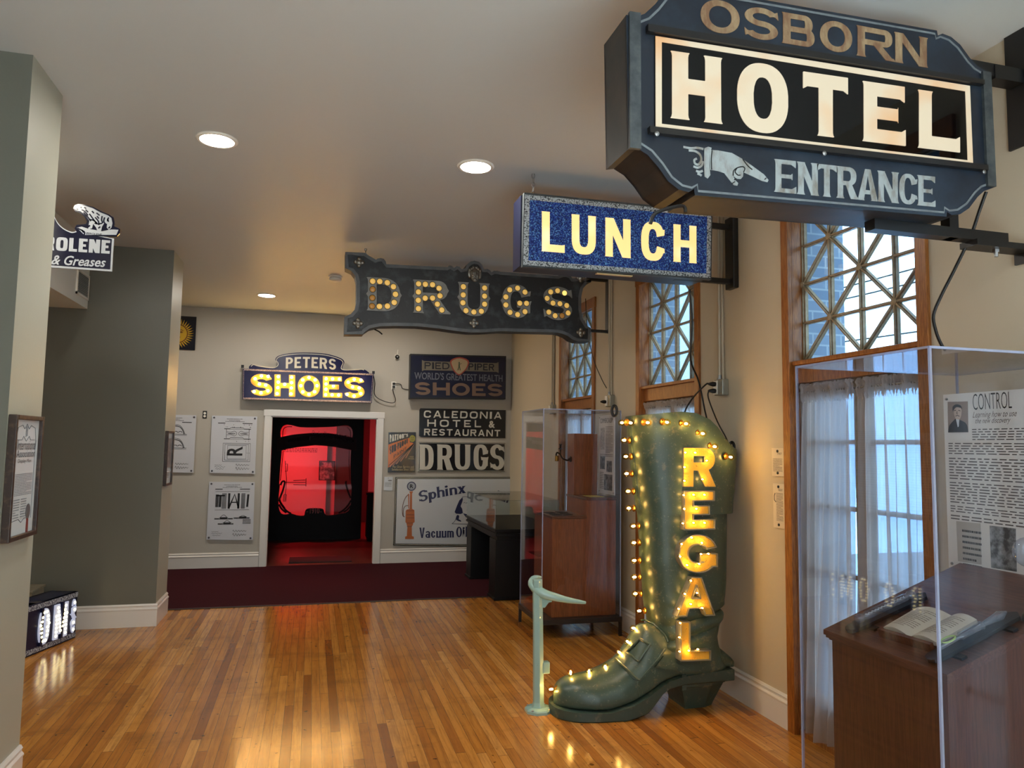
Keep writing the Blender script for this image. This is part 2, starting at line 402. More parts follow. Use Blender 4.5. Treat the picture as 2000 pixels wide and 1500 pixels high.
def contour(D, x0, y0, st, level=0.0):
    """closed outlines of D < level"""
    Z = D-level; Z = np.where(np.abs(Z) < 1e-9, 1e-9, Z); nx, ny = Z.shape; inn = Z < 0; seg = {}
    c = inn[:-1, :-1]*1+inn[1:, :-1]*2+inn[1:, 1:]*4+inn[:-1, 1:]*8
    tab = {1: [(3, 0)], 2: [(0, 1)], 3: [(3, 1)], 4: [(1, 2)], 5: [(3, 0), (1, 2)], 6: [(0, 2)], 7: [(3, 2)], 8: [(2, 3)], 9: [(2, 0)], 10: [(0, 1), (2, 3)], 11: [(2, 1)], 12: [(1, 3)], 13: [(1, 0)], 14: [(0, 3)]}
    ek = lambda i, j, e: (i, j, 0) if e == 0 else (i+1, j, 1) if e == 1 else (i, j+1, 0) if e == 2 else (i, j, 1)
    for i, j in np.argwhere((c > 0) & (c < 15)):
        for a, b in tab[int(c[i, j])]: seg.setdefault(ek(i, j, a), []).append(ek(i, j, b))
    def pos(k):
        i, j, e = k
        if e == 0: t = Z[i, j]/(Z[i, j]-Z[i+1, j]); return (x0+(i+t)*st, y0+j*st)
        t = Z[i, j]/(Z[i, j]-Z[i, j+1]); return (x0+i*st, y0+(j+t)*st)
    out = []
    while seg:
        s = next(iter(seg)); k = s; lp = []
        while k in seg:
            nx_ = seg[k].pop()
            if not seg[k]: del seg[k]
            lp.append(pos(k)); k = nx_
            if k == s: break
        if len(lp) > 6:
            lp = simplify(lp, st*.22)
            if len(lp) >= 3: out.append(lp)
    return out
_gc = {}
WID = dict(H=.74, O=.78, T=.66, E=.6, L=.56, S=.66, B=.68, R=.7, N=.76, A=.76, C=.7, U=.7, D=.72, G=.76, I=.2, P=.64, M=.92, V=.72, Z=.62, F=.56, W=1.0,
           h=.5, n=.5, m=.8, p=.52, u=.5, i=.19, a=.5, c=.48, l=.19, x=.52)
def glyph(ch, w, v, h, F=0.0, n=2.0, tus=False, gap=.17, level=0.0, res=64):
    key = (ch, round(w, 3), v, h, F, n, tus, gap, level, res)
    if key in _gc: return _gc[key]
    st = 1.0/res; lo = ch in 'hnmpuiaclx'; y0 = -.36 if lo else -.12; x0 = -.22
    X, Y = np.meshgrid(np.arange(x0, w+.24, st), np.arange(y0, 1.14, st), indexing='ij'); D = np.full(X.shape, 1e9)
    for op, p in glyph_ops(ch, w, v, h, F, n, tus, gap):
        d = sdf(p, X, Y); D = np.minimum(D, d) if op == '+' else np.maximum(D, -d)
    _gc[key] = contour(D, x0, y0, st, level); return _gc[key]

def quad(pl, bl, br, tl):
    """map the unit square to a photo quad on plane pl: (u,v) -> plane coordinates; also returns width/height ratio"""
    a = np.array(pl.at(*bl)); b = np.array(pl.at(*br)); c = np.array(pl.at(*tl))
    f = lambda u, v: tuple(a+(b-a)*u+(c-a)*v)
    return f, float(np.linalg.norm(b-a)/np.linalg.norm(c-a))
def put_glyph(mb, pl, f, asp, ch, d0, d1, **kw):
    """one letter stretched over the quad f"""
    w = asp; lps = glyph(ch, w, **kw)
    if lps: mb.prism(pl, [[f(x/w, y) for x, y in lp] for lp in lps], d0, d1)
def put_word(mb, pl, f, asp, text, d0, d1, v=.2, h=.18, space=.12, warp=None, widths=None, **kw):
    """a word filling the quad f (unit square)"""
    ws = [(.34 if c == ' ' else (widths or {}).get(c, WID.get(c, .5))) for c in text]
    ws = [max(w, v) if c in 'Iil' else w for w, c in zip(ws, text)]
    tot = sum(ws)+space*(len(ws)-1); k = asp/tot; x = 0
    for c, w in zip(text, ws):
        if c != ' ':
            wv = w*k
            for_lps = glyph(c, wv, v=v, h=h, **kw)
            def g(p, x=x): u = (x*k+p[0])/asp; return f(*(warp(u, p[1]) if warp else (u, p[1])))
            if for_lps: mb.prism(pl, [[g(p) for p in lp] for lp in for_lps], d0, d1)
        x += w+space
def font_shape(text, bold=0.0, shear=0.0):
    c = bpy.data.curves.new('t', 'FONT'); c.body = text; c.offset = bold; c.shear = shear; c.fill_mode = 'FRONT'; c.resolution_u = 3; c.dimensions = '2D'
    o = bpy.data.objects.new('t', c); COL.objects.link(o); dg = bpy.context.evaluated_depsgraph_get()
    me = bpy.data.meshes.new_from_object(o.evaluated_get(dg)); v = np.array([tuple(x.co)[:2] for x in me.vertices]); fs = [tuple(p.vertices) for p in me.polygons]
    bpy.data.objects.remove(o); bpy.data.curves.remove(c); bpy.data.meshes.remove(me); return v, fs
def put_text(mb, pl, a0, b0, wid, hgt, text, d=.0015, bold=0.0, shear=0.0, warp=None, rot=0.0):
    """ready-made letters in a plain face, fitted to wid x hgt with lower-left corner (a0,b0)"""
    v, fs = font_shape(text, bold, shear); lo = v.min(0); sz = v.max(0)-lo; u = (v-lo)/sz
    pts = []
    for x, y in u:
        if warp: x, y = warp(x, y)
        X, Y = x*wid, y*hgt; c, s = math.cos(rot), math.sin(rot)
        pts.append(pl.w(a0+X*c-Y*s, b0+X*s+Y*c, d))
    mb.add(pts, fs)
def put_lines(mb, pl, a0, a1, b1, b0, n, d=.0012, fill=.38, rnd=None):
    """n lines of print too small to read, as short word strokes"""
    rnd = rnd or R; step = (b1-b0)/n
    for i in range(n):
        y = b1-step*(i+.8); x = a0; end = a1 if i % 6 != 5 else a0+(a1-a0)*rnd.uniform(.4, .8)
        while x < end-.002:
            wl = min(rnd.uniform(.025, .085)*(a1-a0), end-x); mb.add([pl.w(x, y, d), pl.w(x+wl, y, d), pl.w(x+wl, y+step*fill, d), pl.w(x, y+step*fill, d)], [(0, 1, 2, 3)]); x += wl+(a1-a0)*.018
def stroke2(pl, pts, wdt, d0, d1, mb, closed=False):
    """a flat painted or moulded line along plane points"""
    q = [np.array(p, float) for p in pts]; m = len(q); L = []; Rr = []
    for i in range(m):
        t = (q[(i+1) % m]-q[i-1]) if (closed or 0 < i < m-1) else (q[1]-q[0] if i == 0 else q[-1]-q[-2])
        t = t/(np.linalg.norm(t)+1e-12); nn = np.array([-t[1], t[0]])*wdt/2; L.append(q[i]+nn); Rr.append(q[i]-nn)
    k = m if closed else m-1
    for i in range(k):
        j = (i+1) % m; lp = [tuple(L[i]), tuple(Rr[i]), tuple(Rr[j]), tuple(L[j])]
        vs = [pl.w(a, b, d0) for a, b in lp]+[pl.w(a, b, d1) for a, b in lp]
        mb.add(vs, [(0, 1, 2, 3), (7, 6, 5, 4), (0, 4, 5, 1), (1, 5, 6, 2), (2, 6, 7, 3), (3, 7, 4, 0)])
def smooth_path(pts, n=6, closed=False):
    """Catmull-Rom through points of any dimension"""
    q = [np.array(p, float) for p in pts]; m = len(q); out = []
    for i in range(m if closed else m-1):
        p0 = q[(i-1) % m] if closed or i > 0 else q[0]; p1 = q[i]; p2 = q[(i+1) % m]; p3 = q[(i+2) % m] if closed or i+2 < m else q[-1]
        for k in range(n):
            t = k/n; out.append(tuple(.5*((2*p1)+(-p0+p2)*t+(2*p0-5*p1+4*p2-p3)*t*t+(-p0+3*p1-3*p2+p3)*t**3)))
    if not closed: out.append(tuple(q[-1]))
    return out
# ---------------------------------------------------------------- the room
XW, YB, CZ = 2.885, 10.74, 3.53
M_wall = mat('cream_wall_paint', (196, 184, 162), .55, bump=(60, .05))
M_back = mat('grey_beige_wall_paint', (186, 180, 168), .6, bump=(60, .05))
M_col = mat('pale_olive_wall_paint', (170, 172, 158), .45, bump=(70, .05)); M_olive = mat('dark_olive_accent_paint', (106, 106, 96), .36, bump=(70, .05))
M_ceil = mat('ceiling_paint', (198, 199, 196), .42, bump=(25, .04))
M_base = mat('white_baseboard_paint', (222, 218, 212), .3)
M_black = mat('black_metal', (16, 16, 18), .45)
M_steel = mat('dull_steel', (150, 150, 150), .35, 1.0)
def floor_mat():
    m = bpy.data.materials.new('strip_oak_floor'); t = Nt(m)
    s = t.n('ShaderNodeSeparateXYZ'); t.lk(t.coord(), s.inputs[0])
    xi = t.math('DIVIDE', s.outputs[0], .0555); col = t.math('FLOOR', xi)
    w1 = t.n('ShaderNodeTexWhiteNoise', noise_dimensions='1D'); t.lk(col, w1.inputs['W'])
    yo = t.math('ADD', t.math('DIVIDE', s.outputs[1], 2.1), t.math('MULTIPLY', w1.outputs[0], 7.3)); row = t.math('FLOOR', yo)
    cb = t.n('ShaderNodeCombineXYZ'); t.lk(col, cb.inputs[0]); t.lk(row, cb.inputs[1])
    w2 = t.n('ShaderNodeTexWhiteNoise', noise_dimensions='2D'); t.lk(cb.outputs[0], w2.inputs['Vector'])
    base = t.ramp(w2.outputs[0], [(0, rgb(150, 98, 42)), (.1, rgb(182, 126, 56)), (.5, rgb(200, 146, 66)), (.85, rgb(210, 158, 76)), (1, rgb(222, 176, 98))])
    off = t.n('ShaderNodeVectorMath', operation='ADD'); t.lk(t.coord(), off.inputs[0]); t.lk(w2.outputs[1], off.inputs[1])
    gr = t.noise(9, 5, .65, vec=off.outputs[0], stretch=(14, .7, 1))
    c = t.mix(t.math('MULTIPLY', gr, .35), base, rgb(150, 100, 50), 'MULTIPLY')
    c = t.mix(.35, c, t.mix(gr, rgb(120, 72, 30), rgb(215, 158, 84)), 'OVERLAY')
    st2 = t.noise(5, 6, .7, vec=off.outputs[0], stretch=(8, .5, 1)); c = t.mix(t.ramp(st2, [(.44, (0, 0, 0, 1)), (.74, (.75, .75, .75, 1))]), c, rgb(118, 72, 32))
    wear = t.ramp(t.noise(2.6, 7, .68, stretch=(.6, 1.5, 1)), [(.52, (0, 0, 0, 1)), (.70, (1, 1, 1, 1))])
    c = t.mix(t.math('MULTIPLY', wear, .42), c, rgb(98, 66, 36))
    fx = t.math('FRACT', xi); fy = t.math('FRACT', yo)
    e = t.math('MAXIMUM', t.math('LESS_THAN', fx, .035), t.math('LESS_THAN', fy, .0018))
    c = t.mix(t.math('MULTIPLY', e, .75), c, rgb(40, 20, 8))
    spots = t.ramp(t.noise(26, 2, .4), [(.715, (0, 0, 0, 1)), (.74, (1, 1, 1, 1))]); c = t.mix(t.math('MULTIPLY', spots, .7), c, rgb(34, 18, 8))
    p = t.n('ShaderNodeBsdfPrincipled', i_Specular_IOR_Level=.5); t.lk(c, p.inputs['Base Color'])
    t.lk(t.math('MULTIPLY_ADD', gr, .12), p.inputs['Roughness']); p.inputs['Roughness'].links[0].from_node.inputs[2].default_value = .10
    hgt = t.math('ADD', t.math('MULTIPLY', e, -1.0), t.math('MULTIPLY', t.noise(5, 3), .6)); b = t.n('ShaderNodeBump', i_Strength=.18, i_Distance=.004); t.lk(hgt, b.inputs['Height']); t.lk(b.outputs[0], p.inputs['Normal'])
    t.lk(p.outputs[0], t.out.inputs[0]); return m
M_floor = floor_mat()
M_carpet = mat('burgundy_carpet', (64, 20, 30), .95, spec=.1, wear=(130, .5, (48, 14, 22), .25, None), bump=(400, .6))
structure(MB().box((-4.4, -4.2, -.1), (XW+.1, 8.215, 0)).build('floor', M_floor))
structure(MB().box((-4.4, 8.215, -.1), (XW+.1, YB+.02, .004)).build('floor_carpet', M_carpet))
structure(MB().box((-4.4, 8.2, 0), (XW, 8.222, .009)).build('trim_1', mat('dark_threshold', (46, 34, 26), .4)))
structure(MB().box((-4.6, -4.4, CZ), (3.4, YB+.12, CZ+.2)).build('ceiling', M_ceil))
structure(MB().box((-4.6, -4.4, 0), (-4.4, YB+.12, CZ)).build('wall_left', M_wall))
b = MB(); b.box((-4.6, -4.4, 0), (3.4, -4.2, .7)).box((-4.6, -4.4, 3.1), (3.4, -4.2, CZ))
for x0, x1 in ((-4.6, -1.6), (2.3, 3.4)): b.box((x0, -4.4, .7), (x1, -4.2, 3.1))  # wide opening added in the unseen wall to let sun and sky in
structure(b.build('wall_front', M_wall))
DX0, DX1, DZ = -.562, .90, 2.062      # door opening in the back wall
b = MB(); b.box((-4.6, YB, 0), (DX0, YB+.12, CZ)).box((DX1, YB, 0), (3.4, YB+.12, CZ)).box((DX0, YB, DZ), (DX1, YB+.12, CZ)); structure(b.build('wall_back', M_back))
b = MB(); ys = sorted(WINS); y = -4.4
for w in ys: b.box((XW, y, 0), (XW+.32, w, CZ)); b.box((XW, w, 3.3), (XW+.32, w+1.152, CZ)); y = w+1.152
b.box((XW, y, 0), (XW+.32, YB+.1, CZ)); structure(b.build('wall_right', M_wall))
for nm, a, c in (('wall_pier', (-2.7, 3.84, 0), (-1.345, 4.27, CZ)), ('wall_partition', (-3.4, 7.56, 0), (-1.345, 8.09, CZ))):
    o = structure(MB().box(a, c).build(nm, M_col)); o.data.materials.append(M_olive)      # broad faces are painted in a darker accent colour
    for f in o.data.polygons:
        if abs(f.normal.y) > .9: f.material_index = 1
structure(MB().box((-4.4, 4.4, 2.915), (-2.062, 7.56, CZ)).build('wall_bulkhead', mat('white_bulkhead_paint', (226, 228, 220), .5)))
def baseboard(name, p0, p1, n):
    """p0->p1 along the floor, n = direction out of the wall"""
    prof = [(0, 0), (.019, 0), (.019, .148), (.023, .152), (.023, .16), (.013, .172), (.013, .182), (.017, .188), (.008, .203), (0, .203)]
    p0 = np.array(p0, float); p1 = np.array(p1, float); n = np.array(n, float)
    rows = [[tuple(q+n*d+np.array((0, 0, z))) for d, z in prof] for q in (p0, p1)]
    return structure(MB().grid(rows, closed=True, smooth=False, cap=True).build(name, M_base))
e = .019
baseboard('baseboard_back', (-4.4, YB, 0), (DX0-.09, YB, 0), (0, -1, 0)); baseboard('baseboard_back', (DX1+.09, YB, 0), (XW, YB, 0), (0, -1, 0))
baseboard('baseboard_pier', (-2.7, 3.84, 0), (-1.345+e, 3.84, 0), (0, -1, 0)); baseboard('baseboard_pier', (-1.345, 3.84, 0), (-1.345, 4.27, 0), (1, 0, 0))
baseboard('baseboard_partition', (-3.4, 7.56, 0), (-1.345+e, 7.56, 0), (0, -1, 0)); baseboard('baseboard_partition', (-1.345, 7.56, 0), (-1.345, 8.09, 0), (1, 0, 0))
prev = -4.2
for w in ys+[YB+1]:
    baseboard('baseboard_right', (XW, prev, 0), (XW, min(w, YB), 0), (-1, 0, 0)); prev = w+1.152
# door casing
b = MB(); w_ = .085
b.box((DX0-w_, YB-.022, 0), (DX0, YB, DZ+.005)).box((DX1, YB-.022, 0), (DX1+w_, YB, DZ+.005)).box((DX0-w_-.012, YB-.026, DZ), (DX1+w_+.012, YB, DZ+.087))
b.box((DX0-.001, YB-.01, 0), (DX0+.016, YB+.125, DZ)).box((DX1-.016, YB-.01, 0), (DX1+.001, YB+.125, DZ)).box((DX0, YB-.01, DZ-.016), (DX1, YB+.125, DZ+.001))
structure(b.build('door_1', M_base, bevel=.003))

# windows: tall wood-cased openings, latticed transom above, curtained doors below
M_oakt = wood('honey_oak_trim', (118, 66, 24), (168, 106, 48), 'Z', 1.3, .35)
M_lat = mat('weathered_lattice_wood', (172, 156, 128), .5, wear=(24, .5, (138, 118, 90), .2, None))
def brick_mat():
    m = bpy.data.materials.new('blue_grey_brick_reveal'); t = Nt(m); mp = t.n('ShaderNodeMapping', i_Rotation=(math.pi/2, 0, 0)); t.lk(t.coord(), mp.inputs[0])
    b = t.n('ShaderNodeTexBrick', i_Color1=rgb(126, 146, 172), i_Color2=rgb(148, 166, 188), i_Mortar=rgb(176, 190, 204), i_Scale=1.0, i_Brick_Width=.21, i_Row_Height=.072, i_Mortar_Size=.006); t.lk(mp.outputs[0], b.inputs['Vector'])
    p = t.n('ShaderNodeBsdfPrincipled', i_Roughness=.85, i_Base_Color=b.outputs[0]); t.lk(p.outputs[0], t.out.inputs[0]); return m
M_reveal = brick_mat()
M_pane = clear('window_glass', (232, 244, 250))
def window(k, y0):
    y1 = y0+1.152; X = XW; c = .07
    b = MB()
    for a0, a1 in ((y0, y0+c), (y1-c, y1)): b.box((X-.02, a0, 0), (X+.012, a1, 3.3))
    b.box((X-.022, y0-.012, 3.2), (X+.012, y1+.012, 3.31))
    root = structure(b.build('window_%d' % k, M_oakt, bevel=.003))
    j = MB()
    for a0, a1 in ((y0+c-.024, y0+c), (y1-c, y1-c+.024)): j.box((X+.012, a0, 0), (X+.118, a1, 3.28))
    j.box((X+.012, y0+c, 3.25), (X+.118, y1-c, 3.28)).box((X+.012, y0+c, -.0), (X+.118, y1-c, .03)); j.build('jamb', M_oakt, root)
    r = MB()
    for a0, a1 in ((y0, y0+c), (y1-c, y1)): r.box((X+.12, a0, 0), (X+.40, a1, 3.3))
    r.box((X+.12, y0+c, 3.28), (X+.40, y1-c, 3.4)); r.build('brick_reveal', M_reveal, root)
    MB().box((X+.03, y0+c, 2.125), (X+.15, y1-c, 2.262)).box((X+.0, y0+c, 2.235), (X+.15, y1-c, 2.262)).build('rail', M_oakt, root, bevel=.004)
    L = MB(); XL = X+.095; ya, yb, za, zb = y0+c, y1-c, 2.262, 3.25; dy = (yb-ya)/4; dz = (zb-za)/4
    def bar(p, q, w=.019, d=.022):
        p = np.array(p); q = np.array(q); t = (q-p)/np.linalg.norm(q-p); s = np.array((-t[1], t[0]))*w/2
        for s_, x0, x1 in ((s, XL, XL+d), (s*.45, XL-.012, XL)):
            r = [p+s_, q+s_, q-s_, p-s_]; L.add([(x0, *u) for u in r]+[(x1, *u) for u in r], [(0, 1, 2, 3), (7, 6, 5, 4), (0, 4, 5, 1), (1, 5, 6, 2), (2, 6, 7, 3), (3, 7, 4, 0)])
    for i in range(5): bar((ya+dy*i, za), (ya+dy*i, zb), .034 if i in (0, 4) else .019)
    for i in range(5): bar((ya, za+dz*i), (yb, za+dz*i), .034 if i in (0, 4) else .019)
    for i in range(4):
        for q in range(4):
            # the first column counts from the far side of the window
            A = (yb-dy*i, za+dz*q); B = (yb-dy*(i+1), za+dz*(q+1)); C_ = (yb-dy*i, za+dz*(q+1)); D_ = (yb-dy*(i+1), za+dz*q)
            bar(A, B) if (i+q) % 2 == 0 else bar(C_, D_)
    for i in range(5):
        for q in range(5):
            if (i+q) % 2 == 0: L.lathe([(.021, 0), (.021, .012), (.012, .018)], (XL-.002, yb-dy*i, za+dz*q), (-1, 0, 0), 8)
    L.build('lattice', M_lat, root)
    MB().box((XL+.012, ya, za), (XL+.018, yb, zb)).build('pane', M_pane, root)
    s = MB(); ym = (ya+yb)/2; XS = X+.08
    for a0, a1 in ((ya, ya+.06), (ym-.06, ym-.002), (ym+.002, ym+.06), (yb-.06, yb)): s.box((XS, a0, .03), (XS+.035, a1, 2.125))
    for a0, a1 in ((ya+.06, ym-.06), (ym+.06, yb-.06)):
        s.box((XS, a0, .03), (XS+.035, a1, .25)).box((XS, a0, 2.04), (XS+.035, a1, 2.125))
        for z in (.62, 1.0, 1.38, 1.76): s.box((XS+.005, a0, z-.013), (XS+.03, a1, z+.013))
    s.build('sash', M_lat, root)
    MB().box((XS+.014, ya, .03), (XS+.019, yb, 2.12)).build('lower_pane', M_pane, root)
    return root
for k, y in enumerate(WINS): window(k+1, y)

# sheer curtains, gathered on a rod inside each visible opening
def curtain_mat():
    m = bpy.data.materials.new('sheer_voile'); t = Nt(m)
    d = t.n('ShaderNodeBsdfDiffuse', i_Color=rgb(214, 206, 200)); tl = t.n('ShaderNodeBsdfTranslucent', i_Color=rgb(206, 200, 194)); tr = t.n('ShaderNodeBsdfTransparent')
    a = t.n('ShaderNodeMixShader', i_0=.5); t.lk(d.outputs[0], a.inputs[1]); t.lk(tl.outputs[0], a.inputs[2])
    b = t.n('ShaderNodeMixShader', i_0=.15); t.lk(a.outputs[0], b.inputs[1]); t.lk(tr.outputs[0], b.inputs[2]); t.lk(b.outputs[0], t.out.inputs[0]); return m
M_voile = curtain_mat()
def curtain(y0, y1, label, flare=0.0, seed=1, zbot=.035, lean=0.0, grp=None):
    rd = random.Random(seed); b = MB(); n = 90; rows = []; ph = [rd.uniform(0, 6.28) for _ in range(4)]
    zs = [2.115, 2.10, 2.085, 2.06, 2.03, 2.0, 1.9, 1.7, 1.45, 1.2, .95, .7, .45, .25, .1, zbot]
    for z in zs:
        t = max(0, min(1, (2.0-z)/2.0)); r = []
        for i in range(n):
            u = i/(n-1); head = z > 2.02
            y = y0+(y1-y0)*u+flare*t**1.3*(u-.5)*2+lean*t
            amp = .016 if head else .010+.026*t**.5
            x = XW+.052+amp*(math.sin(u*46+ph[0])*(.6 if not head else .3)+.5*math.sin(u*23+ph[1]+t*2)+(.9*math.sin(u*150+ph[2]+z*40) if head else .25*math.sin(u*95+ph[2])))
            x -= .05*t**2.2*max(0, math.sin(u*9+ph[3]))
            if head and abs(z-2.1) < .011: x -= .008
            r.append((x, y, z+(.006*math.sin(u*120+ph[1]) if head else 0)))
        rows.append(r)
    o = thing('sheer_curtain', label, 'curtain', (XW+.05, (y0+y1)/2, 0), grp or 'sheer curtains in the tall windows')
    b.grid(rows).build('fabric', M_voile, o, keep_normals=True)
    MB().tube([(XW+.055, y0-.01, 2.065), (XW+.055, y1+.01, 2.065)], .006, 8).build('rod', M_steel, o)
    return o
w1, w2, w3 = WINS[0], WINS[1], WINS[2]
curtain(w1+.60, w1+1.085, 'sheer pale curtain panel in the nearest window, on the side toward the lit boot', .0, 3, .03, .06)
curtain(w1+.07, w1+.575, 'sheer pale curtain panel in the nearest window, directly behind the case with the open book', .0, 5)
curtain(w2+.07, w2+1.085, 'sheer curtain with ruffled header showing just above the lit boot sign', .0, 7)
curtain(w3+.07, w3+1.085, 'sheer curtain seen through the clear case with the stepped oak stand', .0, 9)

for y in WINS[3:]: curtain(y+.07, y+1.085, 'sheer curtain in a window outside the frame, reflected in the clear case', .0, 4, grp='curtains seen only as reflections')
# recessed lamps, smoke detector, wall vent
M_lampw = mat('white_lamp_trim', (236, 232, 222), .35)
M_glow = emit('lamp_glow', (255, 247, 234), CEIL_LIGHT)
def downlight(x, y, label, r=.098):
    o = thing('recessed_ceiling_light', label, 'ceiling light', (x, y, CZ), 'recessed ceiling lights')
    p = [(r, 0), (r+.022, 0), (r+.024, .004), (r+.016, .012), (r, .012), (r, 0)]
    MB().lathe([(a, -z) for a, z in p], (x, y, CZ), n=32, cap=False).build('trim_ring', M_lampw, o)
    MB().lathe([(r, -.006), (.001, -.0065)], (x, y, CZ), n=32, cap=False).build('lens', M_glow, o)
downlight(-.619, 4.629, 'largest round recessed ceiling light, alone on the left half of the ceiling')
downlight(.968, 4.58, 'round recessed ceiling light just left of the chain of the blue lunch sign')
downlight(-.612, 9.537, 'small far recessed ceiling light above the wall with the bulb-lit shoes sign')
for x, y in ((-.62, -.3), (.97, -.3), (.97, 9.537)): downlight(x, y, 'round recessed ceiling light out of sight of the photo')
downlight(-1.88, 5.0, 'added light hidden behind the near left pier, brightening the bulkhead'); downlight(-2.7, 9.5, 'added light hidden behind the left partition, brightening the back of the room')  # two unseen lamps added to brighten the bulkhead and the back
o = thing('smoke_detector', 'small white round smoke detector on the ceiling left of the black bulb sign', 'smoke detector', (.182, 8.2, CZ))
MB().lathe([(.075, 0), (.075, -.012), (.06, -.014), (.06, -.022), (.066, -.024), (.062, -.045), (.03, -.058), (.001, -.06)], (.182, 8.2, CZ), n=24).build('housing', M_lampw, o)
MB().lathe([(.061, -.0215), (.0635, -.0205)], (.182, 8.2, CZ), n=24, cap=False).build('vent_slot', M_black, o)
P = PXe(-2.062)
o = thing('air_vent', 'white air vent grille on the stair bulkhead below the dark oil sign', 'vent', (-2.062, 7.3, 3.1))
v0, v1 = P.at(146.5, 585), P.at(171, 534)
a0, a1, b0, b1 = v0[0], 7.54, 2.99, 3.22
b = MB().obox(P, a0, a1, b0, b0+.02, 0, .012).obox(P, a0, a1, b1-.02, b1, 0, .012).obox(P, a0, a0+.02, b0, b1, 0, .012).obox(P, a1-.02, a1, b0, b1, 0, .012); b.build('frame', M_lampw, o)
b = MB()
for i in range(12): z = b0+.022+i*(b1-b0-.044)/12; b.obox(P, a0+.02, a1-.02, z, z+.009, .002, .009)
b.build('louvre', mat('grey_louvre', (128, 130, 128), .5), o)

tag(MB().box((-3.9, -4.0, 0), (2.6, 1.2, .012)).build('added_bounce_rug', mat('pale_bounce_rug', (196, 194, 188), .95)), 'added pale rug, unseen behind the viewer, bouncing sunlight into the room', 'rug')  # unseen rug added to bounce the sun patch up into the room
# outside: paving, brick neighbour across the alley, overhead wires
structure(MB().box((3.3, -40, -.4), (60, 80, -.3)).build('ground', mat('asphalt_paving', (74, 78, 82), .9)))
M_brick = mat('blue_grey_brick', (138, 168, 196), .9, wear=(2.5, .5, (112, 142, 174), .3, (1, 1, 6)))
nb = thing('neighbouring_building', 'pale brick building across the alley seen through the window lattice', 'building', (9, 24, -.35))
MB().box((9, 12.2, -.35), (16, 60, 9)).build('wall', M_brick, nb)
b = MB()
for y in (12.2, 14.6, 17.2, 20.0, 23.0, 26.2, 29.6): b.box((8.86, y, -.35), (9.02, y+.7, 9))
b.build('pilaster', mat('white_render', (214, 236, 244), .8), nb)
for i, (za, zb) in enumerate(((4.15, 4.0), (3.95, 3.85), (3.25, 3.3))):
    tag(MB().tube(smooth_path([(7.5, -14, za+.3), (7.4, 2, za-.12), (7.3, 12.6, zb+.1)], 6), .012, 6).build('overhead_wire', M_black), ('upper overhead wire outside', 'middle overhead wire outside', 'lowest overhead wire outside')[i]+' crossing the sky in the nearest window', 'wire', 'overhead wires')
# ---------------------------------------------------------------- hanging and standing signs
M_bulbglass = clear('bulb_glass', (255, 236, 190), 1.45)
M_fil = emit('filament_glow', (255, 212, 136), BULB)
M_brass = mat('aged_brass', (150, 108, 48), .35, 1.0)
M_cord = mat('black_cord', (14, 13, 13), .5)
def bulb(c, d, r, root, glow, lit=True, base=True):
    """clear lamp at socket point c looking along d: bulb (glass) > filament, socket"""
    d = np.array(d, float); d /= np.linalg.norm(d); c = np.array(c, float)
    prof = [(.42*r, 0), (.5*r, .5*r), (.85*r, 1.05*r), (1.0*r, 1.75*r), (.86*r, 2.35*r), (.45*r, 2.72*r), (.02*r, 2.8*r)]
    g = MB().lathe(prof, c, d, 12).build('bulb', M_bulbglass, root)
    if lit:
        k = c+d*1.6*r; MB().lathe([(.02*r, -.6*r), (.24*r, -.42*r), (.33*r, 0), (.24*r, .42*r), (.02*r, .55*r)], k, d, 8).build('filament', glow, g)
    if base: MB().lathe([(1.05*r, -.25*r), (1.05*r, -.02*r), (.8*r, .1*r), (.55*r, .12*r), (.5*r, .3*r)], c, d, 12).build('socket', M_brass, g)
    return g

# --- hotel sign (hangs out from the right wall, two-sided metal box)
YH = 2.28; P = PY(YH); Z = zc(.42, 1160, 0)
root = thing('hotel_sign', 'large dark metal hanging sign with lit cream HOTEL letters and a pointing hand', 'hanging sign', (1.85, YH+.1, 3.0))
M_tin = mat('blue_black_tin', (21, 30, 43), .38, .0, .5, wear=(5, .62, (42, 56, 72), .18, (1, 1, 1)))
M_tinedge = mat('worn_grey_tin', (92, 98, 100), .45, .3, wear=(14, .5, (54, 60, 66), .2, None))
bot = conv(P, Z((162, 692), (200, 688), (250, 720), (300, 778), (345, 843), (395, 882), (440, 893), (466, 878), (470, 908), (1640, 1008), (1642, 985), (1665, 1000), (1705, 995), (1745, 968), (1785, 915), (1815, 888), (1860, 872)))
tl = np.array(P.at(*Z((160, 60))[0])); bl = np.array(bot[0]); tr = np.array(P.at(*Z((1836, 342))[0])); br = np.array(bot[-1])
tilt = (br-bl)/np.linalg.norm(br-bl); nrm = np.array((-tilt[1], tilt[0])); mid = (bl+br+tl+tr)/4
def mir(p): q = np.array(p)-mid; return tuple(mid+tilt*(q@tilt)-nrm*(q@nrm))
hh = abs((bl-mid)@nrm)
top = [mir(p) for p in bot]
out = bot+top[::-1]
DEP = .205
